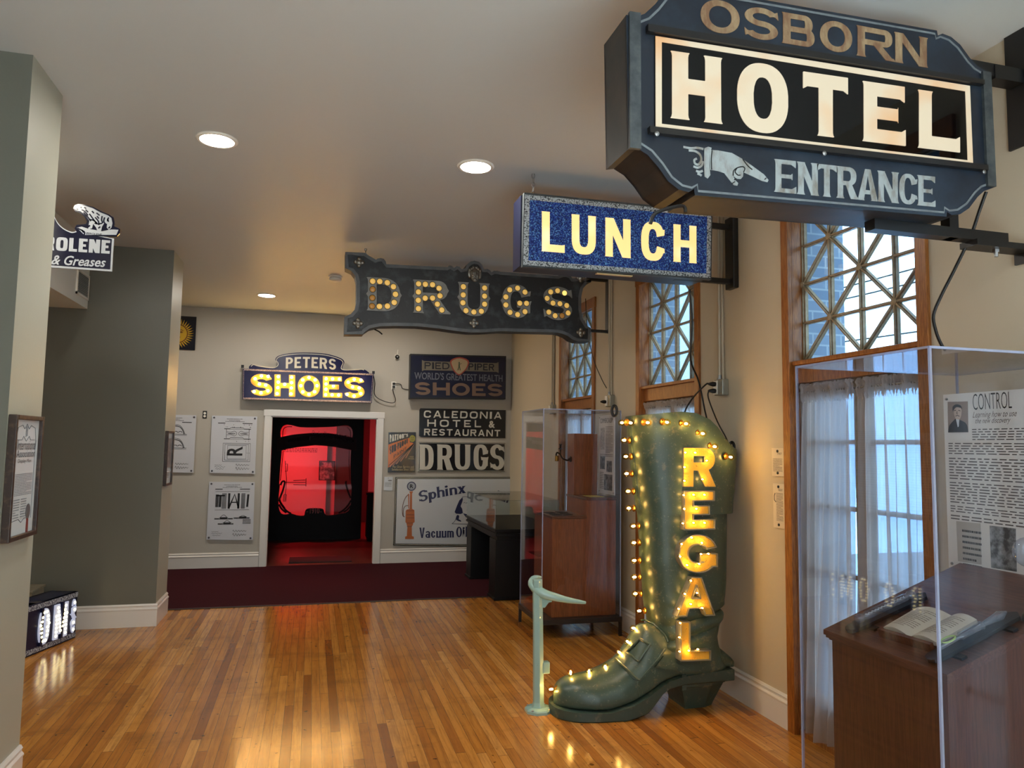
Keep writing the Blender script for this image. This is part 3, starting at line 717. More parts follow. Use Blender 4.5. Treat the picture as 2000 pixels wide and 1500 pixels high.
# hollow cabinet: front plate, back plate, rim
b = MB(); b.prism(P, [out], 0, -.012); b.prism(P, [out], -DEP+.012, -DEP); b.build('face_plate', M_tin, root)
b = MB(); rows = [[P.w(a, c_, d) for a, c_ in out] for d in (-.003, -DEP+.003)]
inn = [tuple(mid+(np.array(p)-mid)*np.array((.985, .97))) for p in out]
b.grid(rows+[[P.w(a, c_, -DEP+.003) for a, c_ in inn], [P.w(a, c_, -.003) for a, c_ in inn], rows[0]], closed=True, smooth=False); b.build('cabinet', mat('sooty_tin', (24, 24, 25), .5, wear=(6, .6, (58, 44, 34), .2, None)), root)
for sgn, e0, e1 in ((1, bl, tl), (-1, br, tr)):   # raised end strips
    s = tilt*sgn*.042; MB().prism(P, [[tuple(e0+s*.0), tuple(e0+s), tuple(e1+s), tuple(e1)]], .012, -.004).build('end_strip', M_tinedge, root)
for ln in (bot, top):
    b = MB()
    q = [np.array(p) for p in ln]; ins = []
    for p in q:
        r = (p-mid)@nrm; u = (p-mid)@tilt; ins.append(tuple(mid+tilt*u*.978+nrm*(r-math.copysign(.016, r))))
    stroke2(P, ins, .008, -.001, .0022, b)
    b.build('pinstripe', mat('silver_pinstripe', (126, 134, 138), .5, wear=(20, .5, (92, 98, 104), .25, None)), root)
gq = [np.array(P.at(*Z(p)[0])) for p in ((280, 170), (1745, 402), (1760, 772), (281, 600))]
b = MB().prism(P, [[tuple(p) for p in gq]], .004, -.004); b.build('glass_panel', mat('black_reverse_glass', (4, 5, 7), .04, spec=.35), root, label='glossy black glass panel')
iq = [np.array(P.at(*Z(p)[0])) for p in ((312, 199), (1722, 427), (1733, 748), (312, 579))]
cx = sum(gq)/4; gq2 = [cx+(p-cx)*.996 for p in gq]
M_hot = mat('lit_cream_glass', (140, 134, 118), .12, emis=((255, 238, 206), .58), emis2=(3.4, (255, 172, 80)))
b = MB().prism(P, [[tuple(p) for p in gq2], [tuple(p) for p in iq]], .0065, .003); b.build('lit_border', M_hot, root)
for ch, x0, x1 in (('H', 360, 588), ('O', 662, 900), ('T', 968, 1178), ('E', 1250, 1445), ('L', 1507, 1697)):
    bs = lambda x: 552+.1197*(x-360); cp = lambda x: 240+.157*(x-360)
    k = 6 if ch == 'O' else 0
    f, asp = quad(P, *Z((x0, bs(x0)+k*3), (x1, bs(x1)+k*3), (x0, cp(x0)-k)))
    b = MB(); put_glyph(b, P, f, asp, ch, .0065, .003, v=.255, h=.225 if ch != 'O' else .2, F=.028, n=2.35, res=96); b.build('lit_letter', M_hot, root, label='lit letter '+ch)
M_gold = mat('flaked_copper_leaf', (126, 92, 66), .55, wear=(22, .55, (170, 146, 112), .12, (1, 1, .35)))
M_silv = mat('flaked_silver_leaf', (158, 166, 168), .5, wear=(22, .56, (116, 106, 92), .12, (1, 1, .4)))
xs = (('O', 495, 677), ('S', 700, 855), ('B', 878, 1025), ('O', 1050, 1200), ('R', 1225, 1392), ('N', 1400, 1547))
for ch, x0, x1 in xs:
    bs = lambda x: 152+.166*(x-585)-4*math.sin(math.pi*(x-495)/1050)+4; cp = lambda x: 4+.178*(x-585)
    f, asp = quad(P, *Z((x0, bs(x0)), (x1, bs(x1)), (x0, cp(x0))))
    b = MB(); put_glyph(b, P, f, asp, ch, .002, -.002, v=.27, h=.17, F=.05, n=2.1, res=80); b.build('painted_letter', M_gold, root, label='copper-leaf letter '+ch)
xs = (('E', 843, 940), ('N', 948, 1040), ('T', 1036, 1128), ('R', 1132, 1222), ('A', 1228, 1316), ('N', 1322, 1412), ('C', 1418, 1500), ('E', 1507, 1587))
for ch, x0, x1 in xs:
    bs = lambda x: 893+.094*(x-843); cp = lambda x: 740+.112*(x-843)
    f, asp = quad(P, *Z((x0, bs(x0)), (x1, bs(x1)), (x0, cp(x0))))
    b = MB(); put_glyph(b, P, f, asp, ch, .002, -.002, v=.2, h=.13, F=.05, n=2.4, res=72); b.build('painted_letter', M_silv, root, label='silver letter '+ch)
# pointing hand
hand = Z((540, 698), (575, 700), (640, 712), (690, 740), (735, 772), (790, 812), (811, 838), (806, 848), (780, 842), (735, 820), (694, 802), (692, 822), (682, 833), (662, 832), (646, 818), (655, 838), (670, 852), (666, 864), (650, 862), (628, 836), (605, 806), (575, 796), (540, 790))
cuff = Z((513, 690), (530, 683), (546, 688), (538, 720), (536, 770), (540, 815), (528, 831), (514, 822), (510, 760))
b = MB().prism(P, [conv(P, hand)], .0018, -.002).prism(P, [conv(P, cuff)], .0022, -.002)
for pts in (((415, 684), (450, 690), (480, 688), (508, 694)), ((440, 700), (470, 704), (492, 720), (498, 745), (486, 765), (470, 762), (466, 745), (478, 738)), ((462, 775), (482, 780), (500, 770), (506, 750)), ((474, 795), (490, 800), (505, 795)), ((480, 808), (492, 812), (500, 818))):
    stroke2(P, conv(P, smooth_path(Z(*pts), 5)), .008, -.001, .002, b)
b.build('painted_hand', M_silv, root, label='silver painted pointing hand with scrolled cuff')
b = MB()
for pts in (((694, 802), (700, 785), (690, 776), (664, 782), (648, 796), (646, 818)), ((664, 782), (655, 800), (668, 815), (680, 815)), ((650, 838), (662, 832)), ((690, 740), (712, 770), (735, 790)), ((548, 700), (545, 740), (546, 790)), ((640, 855), (655, 845)), ((792, 836), (800, 828))):
    b = MB(); stroke2(P, conv(P, smooth_path(Z(*pts), 4)), .004, .001, .0028, b); b.build('hand_outline', M_black, root)
# rails above and below the glass, thumb screws
for q in (((240, 125), (1796, 382), (1796, 403), (240, 158)), ((248, 597), (1812, 775), (1814, 800), (250, 626))):
    MB().prism(P, [conv(P, Z(*q))], .022, -.002).build('glass_rail', mat('dark_bronze_rail', (34, 32, 32), .35, .2), root)
for p in ((275, 638), (1047, 727), (1784, 812)):
    a, c_ = P.at(*Z(p)[0]); MB().lathe([(.006, 0), (.009, .004), (.009, .012), (.003, .016)], P.w(a, c_, .02), P.n, 8).build('thumb_screw', M_steel, root)
# iron bracket to the wall, hook and cord
b = MB()
ztop = P.at(*Z((1700, 225))[0])[1]-.02; zbt = P.at(*Z((1500, 1040))[0])[1]+.02
b.box((2.38, YH+.075, ztop-.02), (XW-.03, YH+.13, ztop+.035)).box((2.1, YH+.075, zbt-.03), (XW-.12, YH+.13, zbt+.012)).box((2.47, YH+.08, zbt-.03), (2.515, YH+.125, ztop+.03)); b.box((XW-.30, YH+.06, zbt-.055), (XW, YH+.145, zbt-.03))
b.box((XW-.012, YH+.058, ztop-.3), (XW, YH+.15, ztop+.22)).box((XW-.012, YH+.06, zbt-.1), (XW, YH+.145, zbt-.02)).box((XW-.16, YH+.07, ztop-.03), (XW, YH+.135, ztop+.03)); b.build('wall_bracket', M_black, root)
MB().tube([(2.47, YH+.103, ztop+.006), (2.57, YH+.103, ztop+.006)], .042, 10).build('tape_wrap', mat('white_tape', (196, 198, 200), .5), root)
MB().lathe([(.014, 0), (.014, .012), (.008, .012), (.008, .03)], (XW-.16, YH+.1, zbt-.055), (0, 0, -1), 6).build('bolt', M_steel, root)
a, c_ = P.at(*Z((345, 960))[0]); a2, c2 = P.at(*Z((470, 920))[0])
MB().tube(smooth_path([P.w(a-.02, c_-.035, -.10), P.w(a, c_+.005, -.09), P.w(a2-.02, c2-.012, -.06), P.w(a2-.01, c2-.04, -.05)], 5), .007, 6).build('iron_hook', M_black, root)
q = [P.w(*P.at(*Z(p)[0]), -.03-.2*min(1, i/6)) for i, p in enumerate(((1855, 880), (1856, 960), (1856, 1050), (1848, 1130), (1828, 1230), (1806, 1330), (1800, 1420), (1812, 1500), (1835, 1560), (1860, 1600)))]
MB().tube(smooth_path(q, 5), .0065, 8).build('power_cord', M_cord, root)

# --- lunch sign
P = PY(4.52); Z = zc(.25, 980, 320)
root = thing('lunch_sign', 'blue and silver crackled hanging sign with glowing LUNCH letters', 'hanging sign', (1.97, 4.6, 3.12))
fq = conv(P, Z((175, 232), (1640, 378), (1632, 900), (163, 798))); iq = conv(P, Z((219, 283), (1603, 415), (1597, 858), (209, 754)))
def crackle():
    m = bpy.data.materials.new('crackled_blue_glass'); t = Nt(m)
    v = t.n('ShaderNodeTexVoronoi', i_Scale=150.0); t.lk(t.coord(), v.inputs['Vector'])
    f = t.ramp(v.outputs['Color'], [(.25, rgb(14, 26, 74)), (.6, rgb(24, 52, 128)), (.97, rgb(96, 150, 196))])
    p = t.n('ShaderNodeBsdfPrincipled', i_Roughness=.2, i_Base_Color=f); t.lk(f, p.inputs['Emission Color']); p.inputs['Emission Strength'].default_value = .16
    b = t.n('ShaderNodeBump', i_Strength=.5, i_Distance=.004); t.lk(v.outputs['Distance'], b.inputs['Height']); t.lk(b.outputs[0], p.inputs['Normal']); t.lk(p.outputs[0], t.out.inputs[0]); return m
M_smalt = mat('silver_black_smalt', (40, 44, 50), .4, wear=(120, .47, (206, 212, 214), .04, None))
MB().prism(P, [fq], 0, -.03).build('smalt_border', M_smalt, root, label='speckled silver border')
MB().prism(P, [iq], .003, -.003).build('face', crackle(), root, label='crackled blue face')
b = MB(); stroke2(P, fq, .012, -.03, .006, b, True); b.build('frame', M_tinedge, root)
M_lunch = mat('lit_lunch_glass', (230, 206, 150), .2, emis=((255, 214, 134), .95), emis2=(5, (255, 236, 186)))
for ch, x0, x1 in (('L', 312, 490), ('U', 545, 733), ('N', 808, 1004), ('C', 1087, 1268), ('H', 1340, 1518)):
    bs = lambda x: 682+.0788*(x-310)+(8 if ch == 'C' else 2); cp = lambda x: 372+.0983*(x-318)-(2 if ch == 'C' else 0)
    f, asp = quad(P, *Z((x0, bs(x0)), (x1, bs(x1)), (x0, cp(x0))))
    b = MB(); put_glyph(b, P, f, asp, ch, .006, .0, v=.2, h=.185, F=.014, n=2.6, gap=.15, res=80); b.build('lit_letter', M_lunch, root, label='glowing letter '+ch)
bx = conv(PY(4.735), [(1007.5, 398), (1006, 530)]); z1, z0 = bx[0][1], bx[1][1]; x0 = fq[0][0]+.0
MB().box((x0-.012, 4.555, z0-.005), (fq[1][0]-.05, 4.735, z1+.0)).build('cabinet', mat('navy_cabinet', (18, 24, 48), .4), root)
MB().box((fq[3][0]+.52, 4.53, fq[3][1]-.008), (fq[3][0]+.78, 4.56, fq[3][1]-.002)).build('access_lip', mat('cream_lip', (214, 196, 150), .4), root)
b = MB(); z_u = 3.30; z_l = 2.90
b.box((2.55, 4.58, z_u-.02), (XW-.02, 4.62, z_u+.018)).box((2.4, 4.58, z_l-.018), (XW-.02, 4.62, z_l+.02)).box((XW-.045, 4.545, 2.85), (XW, 4.655, 3.37)); b.build('wall_bracket', M_black, root, bevel=.006)
b = MB(); xc = x0+.085; zz = fq[0][1]-.01; n = 6; dz = (CZ-zz)/n
for i in range(n):
    c = zz+dz*(i+.5); pts = [(xc+(.011*math.cos(a) if i % 2 else 0), 4.6+(0 if i % 2 else .011*math.cos(a)), c+dz*.62*math.sin(a)) for a in [k*math.pi/6 for k in range(12)]]
    b.tube(pts, .003, 5, closed=True)
b.build('chain', M_steel, root)
MB().tube(smooth_path([(2.56, 4.66, 2.84), (2.6, 4.7, 2.6), (2.62, 4.76, 2.35), (2.74, 4.86, 2.2), (2.80, 4.885, 2.0), (2.84, 4.9, 1.86), (2.86, 4.9, 1.6)], 5), .006, 6).build('power_cord', M_cord, root)

# --- hanging drug-store sign with studded letters
P = PY(6.82); Z = zc(.3, 640, 460)
root = thing('drugs_marquee_sign', 'black scalloped metal hanging sign with bulb-studded grey DRUGS letters', 'hanging sign', (1.45, 6.9, 3.1))
o = Z((115, 107), (240, 113), (270, 132), (315, 158), (325, 150), (345, 147), (365, 152), (378, 170), (382, 187), (780, 206), (790, 196), (808, 198), (822, 212), (838, 200), (858, 203), (872, 220), (895, 215), (905, 190), (930, 170), (955, 165), (985, 172), (1005, 192), (1018, 222), (1040, 218), (1058, 228), (1066, 240), (1082, 230), (1105, 230), (1125, 236), (1500, 262), (1530, 250), (1555, 250), (1580, 262), (1592, 280), (1640, 275), (1716, 285), (1714, 304), (1690, 312), (1662, 345), (1650, 400), (1650, 480), (1660, 540), (1690, 590), (1714, 604), (1705, 692), (1625, 690), (1590, 676), (1560, 654), (1525, 640), (1490, 633), (1120, 624), (1000, 632), (920, 632), (830, 622), (720, 606), (580, 592), (450, 590), (340, 592), (275, 606), (240, 630), (228, 644), (108, 644), (110, 530), (150, 512), (178, 480), (187, 430), (187, 300), (178, 262), (155, 232), (115, 214))
op = conv(P, o)
M_drug = mat('sanded_black_tin', (26, 27, 29), .5, wear=(9, .66, (70, 74, 78), .14, None), bump=(80, .1))
M_rim = mat('dull_zinc_rim', (98, 100, 102), .5, .25, wear=(10, .5, (74, 76, 78), .2, None))
MB().prism(P, [op], 0, -.012).build('face_plate', M_drug, root)
b = MB(); rows = [[P.w(a, c_, d) for a, c_ in op] for d in (.003, -.15)]; b.grid(rows, closed=True, smooth=False); b.prism(P, [op], -.14, -.15); b.build('cabinet', mat('black_tin_side', (20, 20, 22), .5), root)
b = MB(); q = np.array(op); cen = q.mean(0); ins = []
ar = sum(q[i][0]*q[(i+1) % len(q)][1]-q[(i+1) % len(q)][0]*q[i][1] for i in range(len(q)))
for i in range(len(q)):
    t = q[(i+1) % len(q)]-q[i-1]; t = t/np.linalg.norm(t); nn = np.array((-t[1], t[0]))*(1 if ar > 0 else -1); ins.append(tuple(q[i]+nn*.016))
stroke2(P, ins, .03, -.001, .006, b, True); b.build('rim', M_rim, root, label='grey raised rim')
bulbs = dict(D=((292,300),(338,302),(387,310),(427,336),(440,385),(432,438),(388,462),(336,464),(288,462),(290,408),(292,353)), R=((590,317),(634,320),(681,323),(723,346),(729,395),(681,410),(633,410),(589,370),(588,424),(589,478),(712,449),(741,487)),
  U=((881,336),(880,389),(878,440),(898,491),(949,500),(998,495),(1019,449),(1019,397),(1019,344)), G=((1182,356),(1233,345),(1281,371),(1157,402),(1157,454),(1184,502),(1233,517),(1281,498),(1291,444),(1247,443)),
  S=((1448,370),(1493,362),(1538,377),(1425,411),(1463,442),(1508,446),(1552,458),(1561,506),(1522,524),(1477,524),(1436,501)))
M_letz = mat('zinc_letter', (146, 146, 142), .5, .0, wear=(18, .5, (116, 116, 114), .2, None))
M_amber = mat('amber_lens', (214, 176, 100), .25, emis=((255, 204, 104), .42)); M_amberoff = mat('dim_amber_lens', (176, 128, 62), .25, emis=((220, 150, 66), .12)); M_amberhot = mat('bright_amber_lens', (240, 206, 120), .25, emis=((255, 220, 120), 1.0))
M_lensrim = mat('dark_lens_collar', (70, 58, 40), .4, .6)
for ch, x0, x1 in (('D', 262, 472), ('R', 563, 786), ('U', 855, 1046), ('G', 1134, 1316), ('S', 1404, 1588)):
    bs = lambda x: 489+.047*(x-260)+(4 if ch in 'UGS' else 0); cp = lambda x: 272+.0526*(x-260)-(3 if ch in 'GS' else 0)
    f, asp = quad(P, *Z((x0, bs(x0)), (x1, bs(x1)), (x0, cp(x0))))
    b = MB(); put_glyph(b, P, f, asp, ch, .014, -.002, v=.25, h=.2, F=.045, n=2.3, tus=True, gap=.15, res=72); l = b.build('letter', M_letz, root, label='studded letter '+ch)
    for p in bulbs[ch]:
        a, c_ = P.at(*Z(p)[0]); k = P.w(a, c_, .014)
        off = (p[0] < 300 and ch == 'D' and p[1] > 320) or p in ((1522, 524),)
        MB().lathe([(.026, 0), (.031, 0), (.031, .005), (.026, .006)], k, P.n, 14, cap=False).build('lens_collar', M_lensrim, l)
        g = MB().lathe([(.027, 0), (.027, .004), (.022, .010), (.012, .013), (.001, .014)], k, P.n, 14).build('lens', M_amberoff if off else (M_amberhot if p == (1538, 377) else M_amber), l)
M_ros = mat('tarnished_pewter', (128, 124, 116), .35, .8)
for p in ((204, 175), (197, 572), (952, 570), (1646, 632), (1645, 275)):
    a, c_ = P.at(*Z(p)[0]); b = MB().lathe([(.03, 0), (.03, .014), (.012, .024), (.001, .026)], P.w(a, c_, 0), P.n, 12)
    for k in range(4):
        t = math.pi/2*k; b.ball(P.w(a+.03*math.cos(t), c_+.03*math.sin(t), .008), (.021, .014, .021), 10, 6)
    b.build('rosette', M_ros, root)
a, c_ = P.at(*Z((955, 250))[0])
b = MB().ball(P.w(a, c_-.01, .012), (.05, .034, .072), 16, 10).ball(P.w(a, c_-.015, .05), (.012, .016, .024), 8, 6)
for s in (-1, 1):
    b.ball(P.w(a+s*.02, c_+.012, .042), (.011, .01, .008), 8, 5); b.ball(P.w(a+s*.05, c_+.0, .012), (.02, .016, .05), 8, 6); b.ball(P.w(a+s*.022, c_-.024, .036), (.016, .012, .016), 8, 5)
    for k in range(3): b.ball(P.w(a+s*(.014+.018*k), c_+.056-.012*k, .02), (.016, .016, .018), 8, 5)
b.ball(P.w(a, c_-.044, .04), (.018, .01, .007), 8, 5).ball(P.w(a, c_-.066, .032), (.024, .014, .02), 8, 5); b.build('face_medallion', M_ros, root)
a, c_ = P.at(*Z((250, 120))[0]); b = MB(); zt = c_-.02; n = 4; dz = (CZ-zt)/n
for i in range(n):
    c = zt+dz*(i+.5); pts = [(a+(.010*math.cos(t) if i % 2 else 0), 6.9+(0 if i % 2 else .010*math.cos(t)), c+dz*.6*math.sin(t)) for t in [k*math.pi/6 for k in range(12)]]; b.tube(pts, .003, 5, closed=True)
b.build('chain', M_steel, root)
a, c_ = P.at(*Z((330, 612))[0]); MB().tube(smooth_path([P.w(a-.03, c_+.01, -.07), P.w(a+.01, c_-.01, -.06), P.w(a+.04, c_-.035, -.05)], 4), .007, 6).build('iron_stub', M_black, root)
b = MB(); b.box((2.62, 6.87, 3.385), (XW-.02, 6.91, 3.41)).box((2.62, 6.87, 2.86), (XW-.02, 6.91, 2.885)).box((XW-.04, 6.855, 2.86), (XW, 6.925, 3.41)); b.build('wall_bracket', M_black, root)
MB().tube(smooth_path([(2.62, 6.9, 3.2), (2.68, 7.0, 2.9), (2.74, 6.98, 2.6), (2.82, 6.96, 2.4), (2.87, 6.94, 2.3)], 5), .004, 6).build('power_cord', M_cord, root)

# --- rooms sign standing on the floor, left
A = np.array((-2.101, 6.678, 0)); B = np.array((-1.915, 7.25, 0)); ax = (B-A)/np.linalg.norm(B-A); P = Pl(A, ax); Z = zc(.25, 0, 1125)
root = thing('rooms_sign', 'low navy sign box on the floor with glowing ROOMS letters, beside the left wall', 'sign', tuple(A))
LEN = np.linalg.norm(B-A); L0 = -.75; HT = P.at(155, 1153.75)[1]; DP = .24
M_navy = mat('navy_enamel', (16, 22, 60), .3, wear=(20, .68, (60, 66, 90), .1, None))
b = MB().obox(P, L0, LEN, .0, HT, 0, -.02).obox(P, LEN-.02, LEN, 0, HT, 0, -DP).obox(P, L0, L0+.02, 0, HT, 0, -DP).obox(P, L0, LEN, 0, .02, 0, -DP).obox(P, L0, LEN, 0, HT, -DP+.02, -DP).obox(P, LEN-.42, LEN, HT-.015, HT, 0, -DP).obox(P, L0, L0+.3, HT-.015, HT, 0, -DP); b.build('cabinet', M_navy, root)
MB().obox(P, L0+.3, LEN-.42, HT-.06, HT-.05, -.02, -DP+.02).build('lit_interior', mat('lit_cabinet_lining', (226, 206, 150), .6, emis=((255, 226, 150), .9)), root)
M_smalt2 = mat('silver_blue_smalt', (36, 44, 76), .4, wear=(90, .5, (190, 198, 208), .05, None))
MB().obox(P, L0, LEN, HT-.045, HT-.005, .004, -.002).obox(P, L0, LEN, .012, .05, .004, -.002).build('smalt_band', M_smalt2, root)
b = MB()
for x in (-.42, -.135, .15, .4): b.obox(P, x-.012, x+.012, .05, HT-.045, .016, -.002)
b.build('divider', M_navy, root)
M_rl = mat('bluish_white_letter', (190, 200, 224), .3, emis=((214, 222, 255), .35)); M_dot = emit('round_white_bulb_glow', (255, 236, 170), 2.6)
q = {c: conv(P, Z(*p)) for c, p in dict(O1=((285, 553), (372, 505), (285, 318)), M=((405, 508), (512, 462), (408, 262)), S=((545, 432), (622, 405), (548, 205))).items()}
lets = []
for c, k in (('O', 'O1'), ('M', 'M'), ('S', 'S')):
    (a0, b0), (a1, _), _t = q[k]; lets.append((c, a0, min(a1, LEN-.025)))
wO = lets[0][2]-lets[0][1]; lets += [('O', lets[0][1]-.285, lets[0][1]-.285+wO), ('R', lets[0][1]-.57, lets[0][1]-.57+wO)]
zb, zt = .055, HT-.055
for c, a0, a1 in lets:
    f = lambda u, v, a0=a0, a1=a1: (a0+(a1-a0)*u, zb+(zt-zb)*v); asp = (a1-a0)/(zt-zb)
    kw = dict(v=.2, h=.17, F=0.0, n=2.6, res=60)
    b = MB(); put_glyph(b, P, f, asp, c, .012, 0, **kw); l = b.build('letter', M_rl, root, label='bulb letter '+c)
    lps = glyph(c, asp, **kw); pts = []
    # bulbs follow the middle of the strokes
    X = np.linspace(.02, asp-.02, 46); Yv = np.linspace(.02, .98, 60); XX, YY = np.meshgrid(X, Yv, indexing='ij'); D = np.full(XX.shape, 1e9)
    for op_, p_ in glyph_ops(c, asp, .2, .17, 0, 2.6, False): d_ = sdf(p_, XX, YY); D = np.minimum(D, d_) if op_ == '+' else np.maximum(D, -d_)
    for i, j in sorted(np.argwhere(D < -.055), key=lambda t: D[tuple(t)]):
        p_ = (XX[i, j], YY[i, j])
        if all(math.hypot(p_[0]-r[0], p_[1]-r[1]) > .108 for r in pts): pts.append(p_)
    for x, y in pts:
        a, c_ = f(x/asp, y); MB().lathe([(.0115, 0), (.0115, .004), (.007, .009), (.001, .010)], P.w(a, c_, .012), P.n, 8).build('bulb', M_dot, l)

# --- enamel oil sign with a bear, hung behind the left pier
P = PY(5.6); Z = zc(.25, 0, 350)
root = thing('zerolene_sign', 'dark enamel oil sign topped by a white bear cut-out, behind the left pier', 'enamel sign', (*[P.at(190, 470)[0]], 5.61, P.at(190, 470)[1]))
M_en = mat('navy_black_enamel', (18, 19, 36), .12, wear=(30, .72, (80, 66, 56), .05, None)); M_enw = mat('white_enamel', (200, 204, 208), .18); M_old = mat('greyed_white_enamel', (150, 154, 158), .25)
xr, zt = P.at(*Z((890, 470))[0]); zb = P.at(*Z((880, 722))[0])[1]; xl = xr-.70
cur = conv(P, smooth_path(Z((430, 300), (455, 345), (500, 385), (560, 412), (600, 405)), 4))
body = [(xl, zb), (xr, zb), (xr, zt+.005)]+cur[::-1]+[(xl+.2, P.at(*Z((430, 300))[0])[1]+.05), (xl+.1, zt+.1), (xl, zt+.03)]
MB().prism(P, [body], .002, -.008).build('plate', M_old, root, label='white enamel plate with chipped edge')
cb = np.array(body).mean(0); MB().prism(P, [[(xl+.012, zb+.016), (xr-.012, zb+.014), (xr-.013, zt)]+[(x, z-.008) for x, z in cur[::-1]]+[(xl+.19, body[-3][1]-.012), (xl+.1, zt+.085), (xl+.012, zt+.02)]], .0035, 0).build('dark_field', M_en, root)
halo = conv(P, Z((572, 228), (585, 205), (610, 196), (660, 198), (730, 218), (800, 255), (852, 276), (888, 300), (897, 350), (890, 368), (938, 390), (936, 425), (915, 447), (640, 447), (612, 432), (583, 385), (600, 358), (672, 352), (682, 330), (655, 290), (620, 262), (590, 255)))
MB().prism(P, [halo], .0042, -.008).build('bear_backing', M_en, root)
bear = conv(P, Z((582, 232), (592, 214), (615, 206), (660, 208), (725, 228), (790, 263), (845, 284), (872, 305), (880, 345), (872, 380), (852, 398), (835, 380), (838, 350), (815, 345), (800, 370), (790, 408), (765, 410), (752, 380), (730, 350), (720, 385), (690, 392), (696, 350), (700, 325), (668, 282), (630, 252), (600, 246)))
ice = conv(P, Z((602, 380), (640, 372), (690, 388), (800, 408), (870, 394), (928, 396), (910, 436), (660, 437)))
MB().prism(P, [bear], .0052, .003).prism(P, [ice], .0048, .003).build('bear', M_old, root, label='white bear standing on an ice block')
b = MB()
for pts in (((655, 262), (690, 300), (712, 330)), ((700, 272), (735, 320), (760, 350)), ((700, 318), (730, 322), (760, 345)), ((820, 300), (812, 330), (825, 350)), ((850, 300), (840, 330)), ((600, 232), (612, 240)), ((630, 220), (640, 226)), ((740, 345), (770, 352), (800, 345)), ((670, 240), (690, 260)), ((760, 290), (775, 310)), ((606, 384), (660, 412), (660, 436)), ((640, 396), (655, 420)), ((640, 240), (665, 255), (690, 285)), ((720, 250), (735, 268)), ((745, 300), (770, 330), (775, 360)), ((800, 290), (795, 320), (806, 345)), ((840, 310), (850, 335)), ((755, 265), (780, 285)), ((660, 220), (675, 232)), ((690, 375), (705, 362)), ((770, 385), (785, 372)), ((850, 385), (862, 372))):
    stroke2(P, conv(P, smooth_path(Z(*pts), 3)), .009, .004, .006, b)
b.build('bear_shading', M_en, root)
b = MB(); f, asp = quad(P, *Z((423, 558), (858, 584), (430, 452))); a0, b0 = P.at(*Z((672, 432))[0])
f2 = lambda u, v: f(u*1.55-.55, v)
put_word(b, P, f2, asp*1.55, 'ZEROLENE', .0055, .002, v=.27, h=.2, space=.1, n=4.0, res=48)
a0, b0 = P.at(*Z((330, 652))[0]); a1, b1 = P.at(*Z((828, 678))[0]); sl = math.atan2(b1-b0, a1-a0); put_text(b, P, a0-.09, b0-.012, (a1-a0)+.09, .068, 'Oils & Greases', .0045, .018, .32, rot=sl)
b.build('lettering', M_old, root)
b = MB(); a0, b0 = P.at(*Z((672, 432))[0]); put_text(b, P, a0, b0, .1, .014, 'ZEROLENE', .0056, .01); b.build('small_lettering', M_en, root)
b = MB().box((xl+.05, 5.608, zb+.05), (xl-.4, 5.63, zb+.08)).box((xl+.05, 5.608, zt-.06), (xl-.4, 5.63, zt-.03)).box((xl-.42, 5.0, zb+.03), (xl-.36, 5.66, zt-.01))
# ---------------------------------------------------------------- things on the back wall
PB = PY(YB)
def wallsign(name, label, cat, pts, mtl, t=.012, y=None, part='plate', **kw):
    """flat sign traced by its corners, hung t off the wall"""
    P = PY(y or YB-t); q = conv(P, pts); c = np.array(q).mean(0)
    root = thing(name, label, cat, (c[0], YB, c[1])); MB().prism(P, [q], 0, -t).build(part, mtl, root, **kw); return root, P, q
M_ink = mat('black_ink', (28, 28, 32), .6); M_enk = mat('black_enamel', (17, 18, 22), .14); M_cream = mat('cream_enamel', (204, 200, 186), .2)
M_blue = mat('cobalt_enamel', (22, 22, 64), .16)
# -- bulb-lit shoe shop sign
Z = zc(.2, 400, 620); P = PY(10.62)
root = thing('peters_shoes_sign', 'lit purple-blue marquee sign reading PETERS SHOES above the doorway', 'marquee sign', (.2, YB, 2.55))
fq = conv(P, Z((372, 498), (1650, 548), (1631, 836), (365, 800)))
crest = conv(P, smooth_path(Z((432, 496), (432, 480), (462, 460), (520, 478), (650, 494), (700, 472), (705, 440), (688, 410), (725, 372), (850, 348), (1000, 343), (1180, 355), (1320, 395), (1362, 432), (1350, 470), (1345, 500), (1380, 515), (1500, 512), (1560, 510), (1605, 540)), 4))
MB().prism(P, [fq], 0, -.1).build('cabinet', M_blue, root)
lo = conv(P, Z((1605, 550), (432, 505)))
MB().prism(P, [crest+lo], .004, -.03).build('crest', M_blue, root, label='arched blue crest')
b = MB(); cc = np.array(crest).mean(0)-np.array((0, .05)); stroke2(P, [tuple(cc+(np.array(p)-cc)*np.array((.965, .9))) for p in crest[4:-3]], .009, .002, .0065, b); b.build('crest_line', M_cream, root)
M_lamps = mat('yellow_lit_letter', (176, 112, 30), .4, emis=((255, 172, 52), .22))  # letter faces and edges emit, standing for the bulbs' light on them
M_halo = mat('pale_letter_edge', (190, 160, 96), .4, emis=((255, 206, 110), .25))
bl = dict(S=((620,578),(555,573),(494,600),(535,652),(596,662),(617,718),(550,738),(482,725)), H=((719,580),(718,633),(714,687),(707,745),(781,655),(849,586),(848,638),(846,690),(842,747)), O=((1018,588),(1078,612),(1095,668),(1072,727),(1017,752),(957,728),(938,668),(957,612)),
  E=((1185,600),(1248,602),(1314,604),(1184,652),(1255,672),(1183,702),(1180,755),(1243,757),(1307,759)), T=((1524,614),(1458,607),(1400,634),(1443,680),(1506,690),(1522,745),(1457,768),(1389,752)))
M_round = emit('marquee_bulb_glow', (255, 208, 126), 36.0)
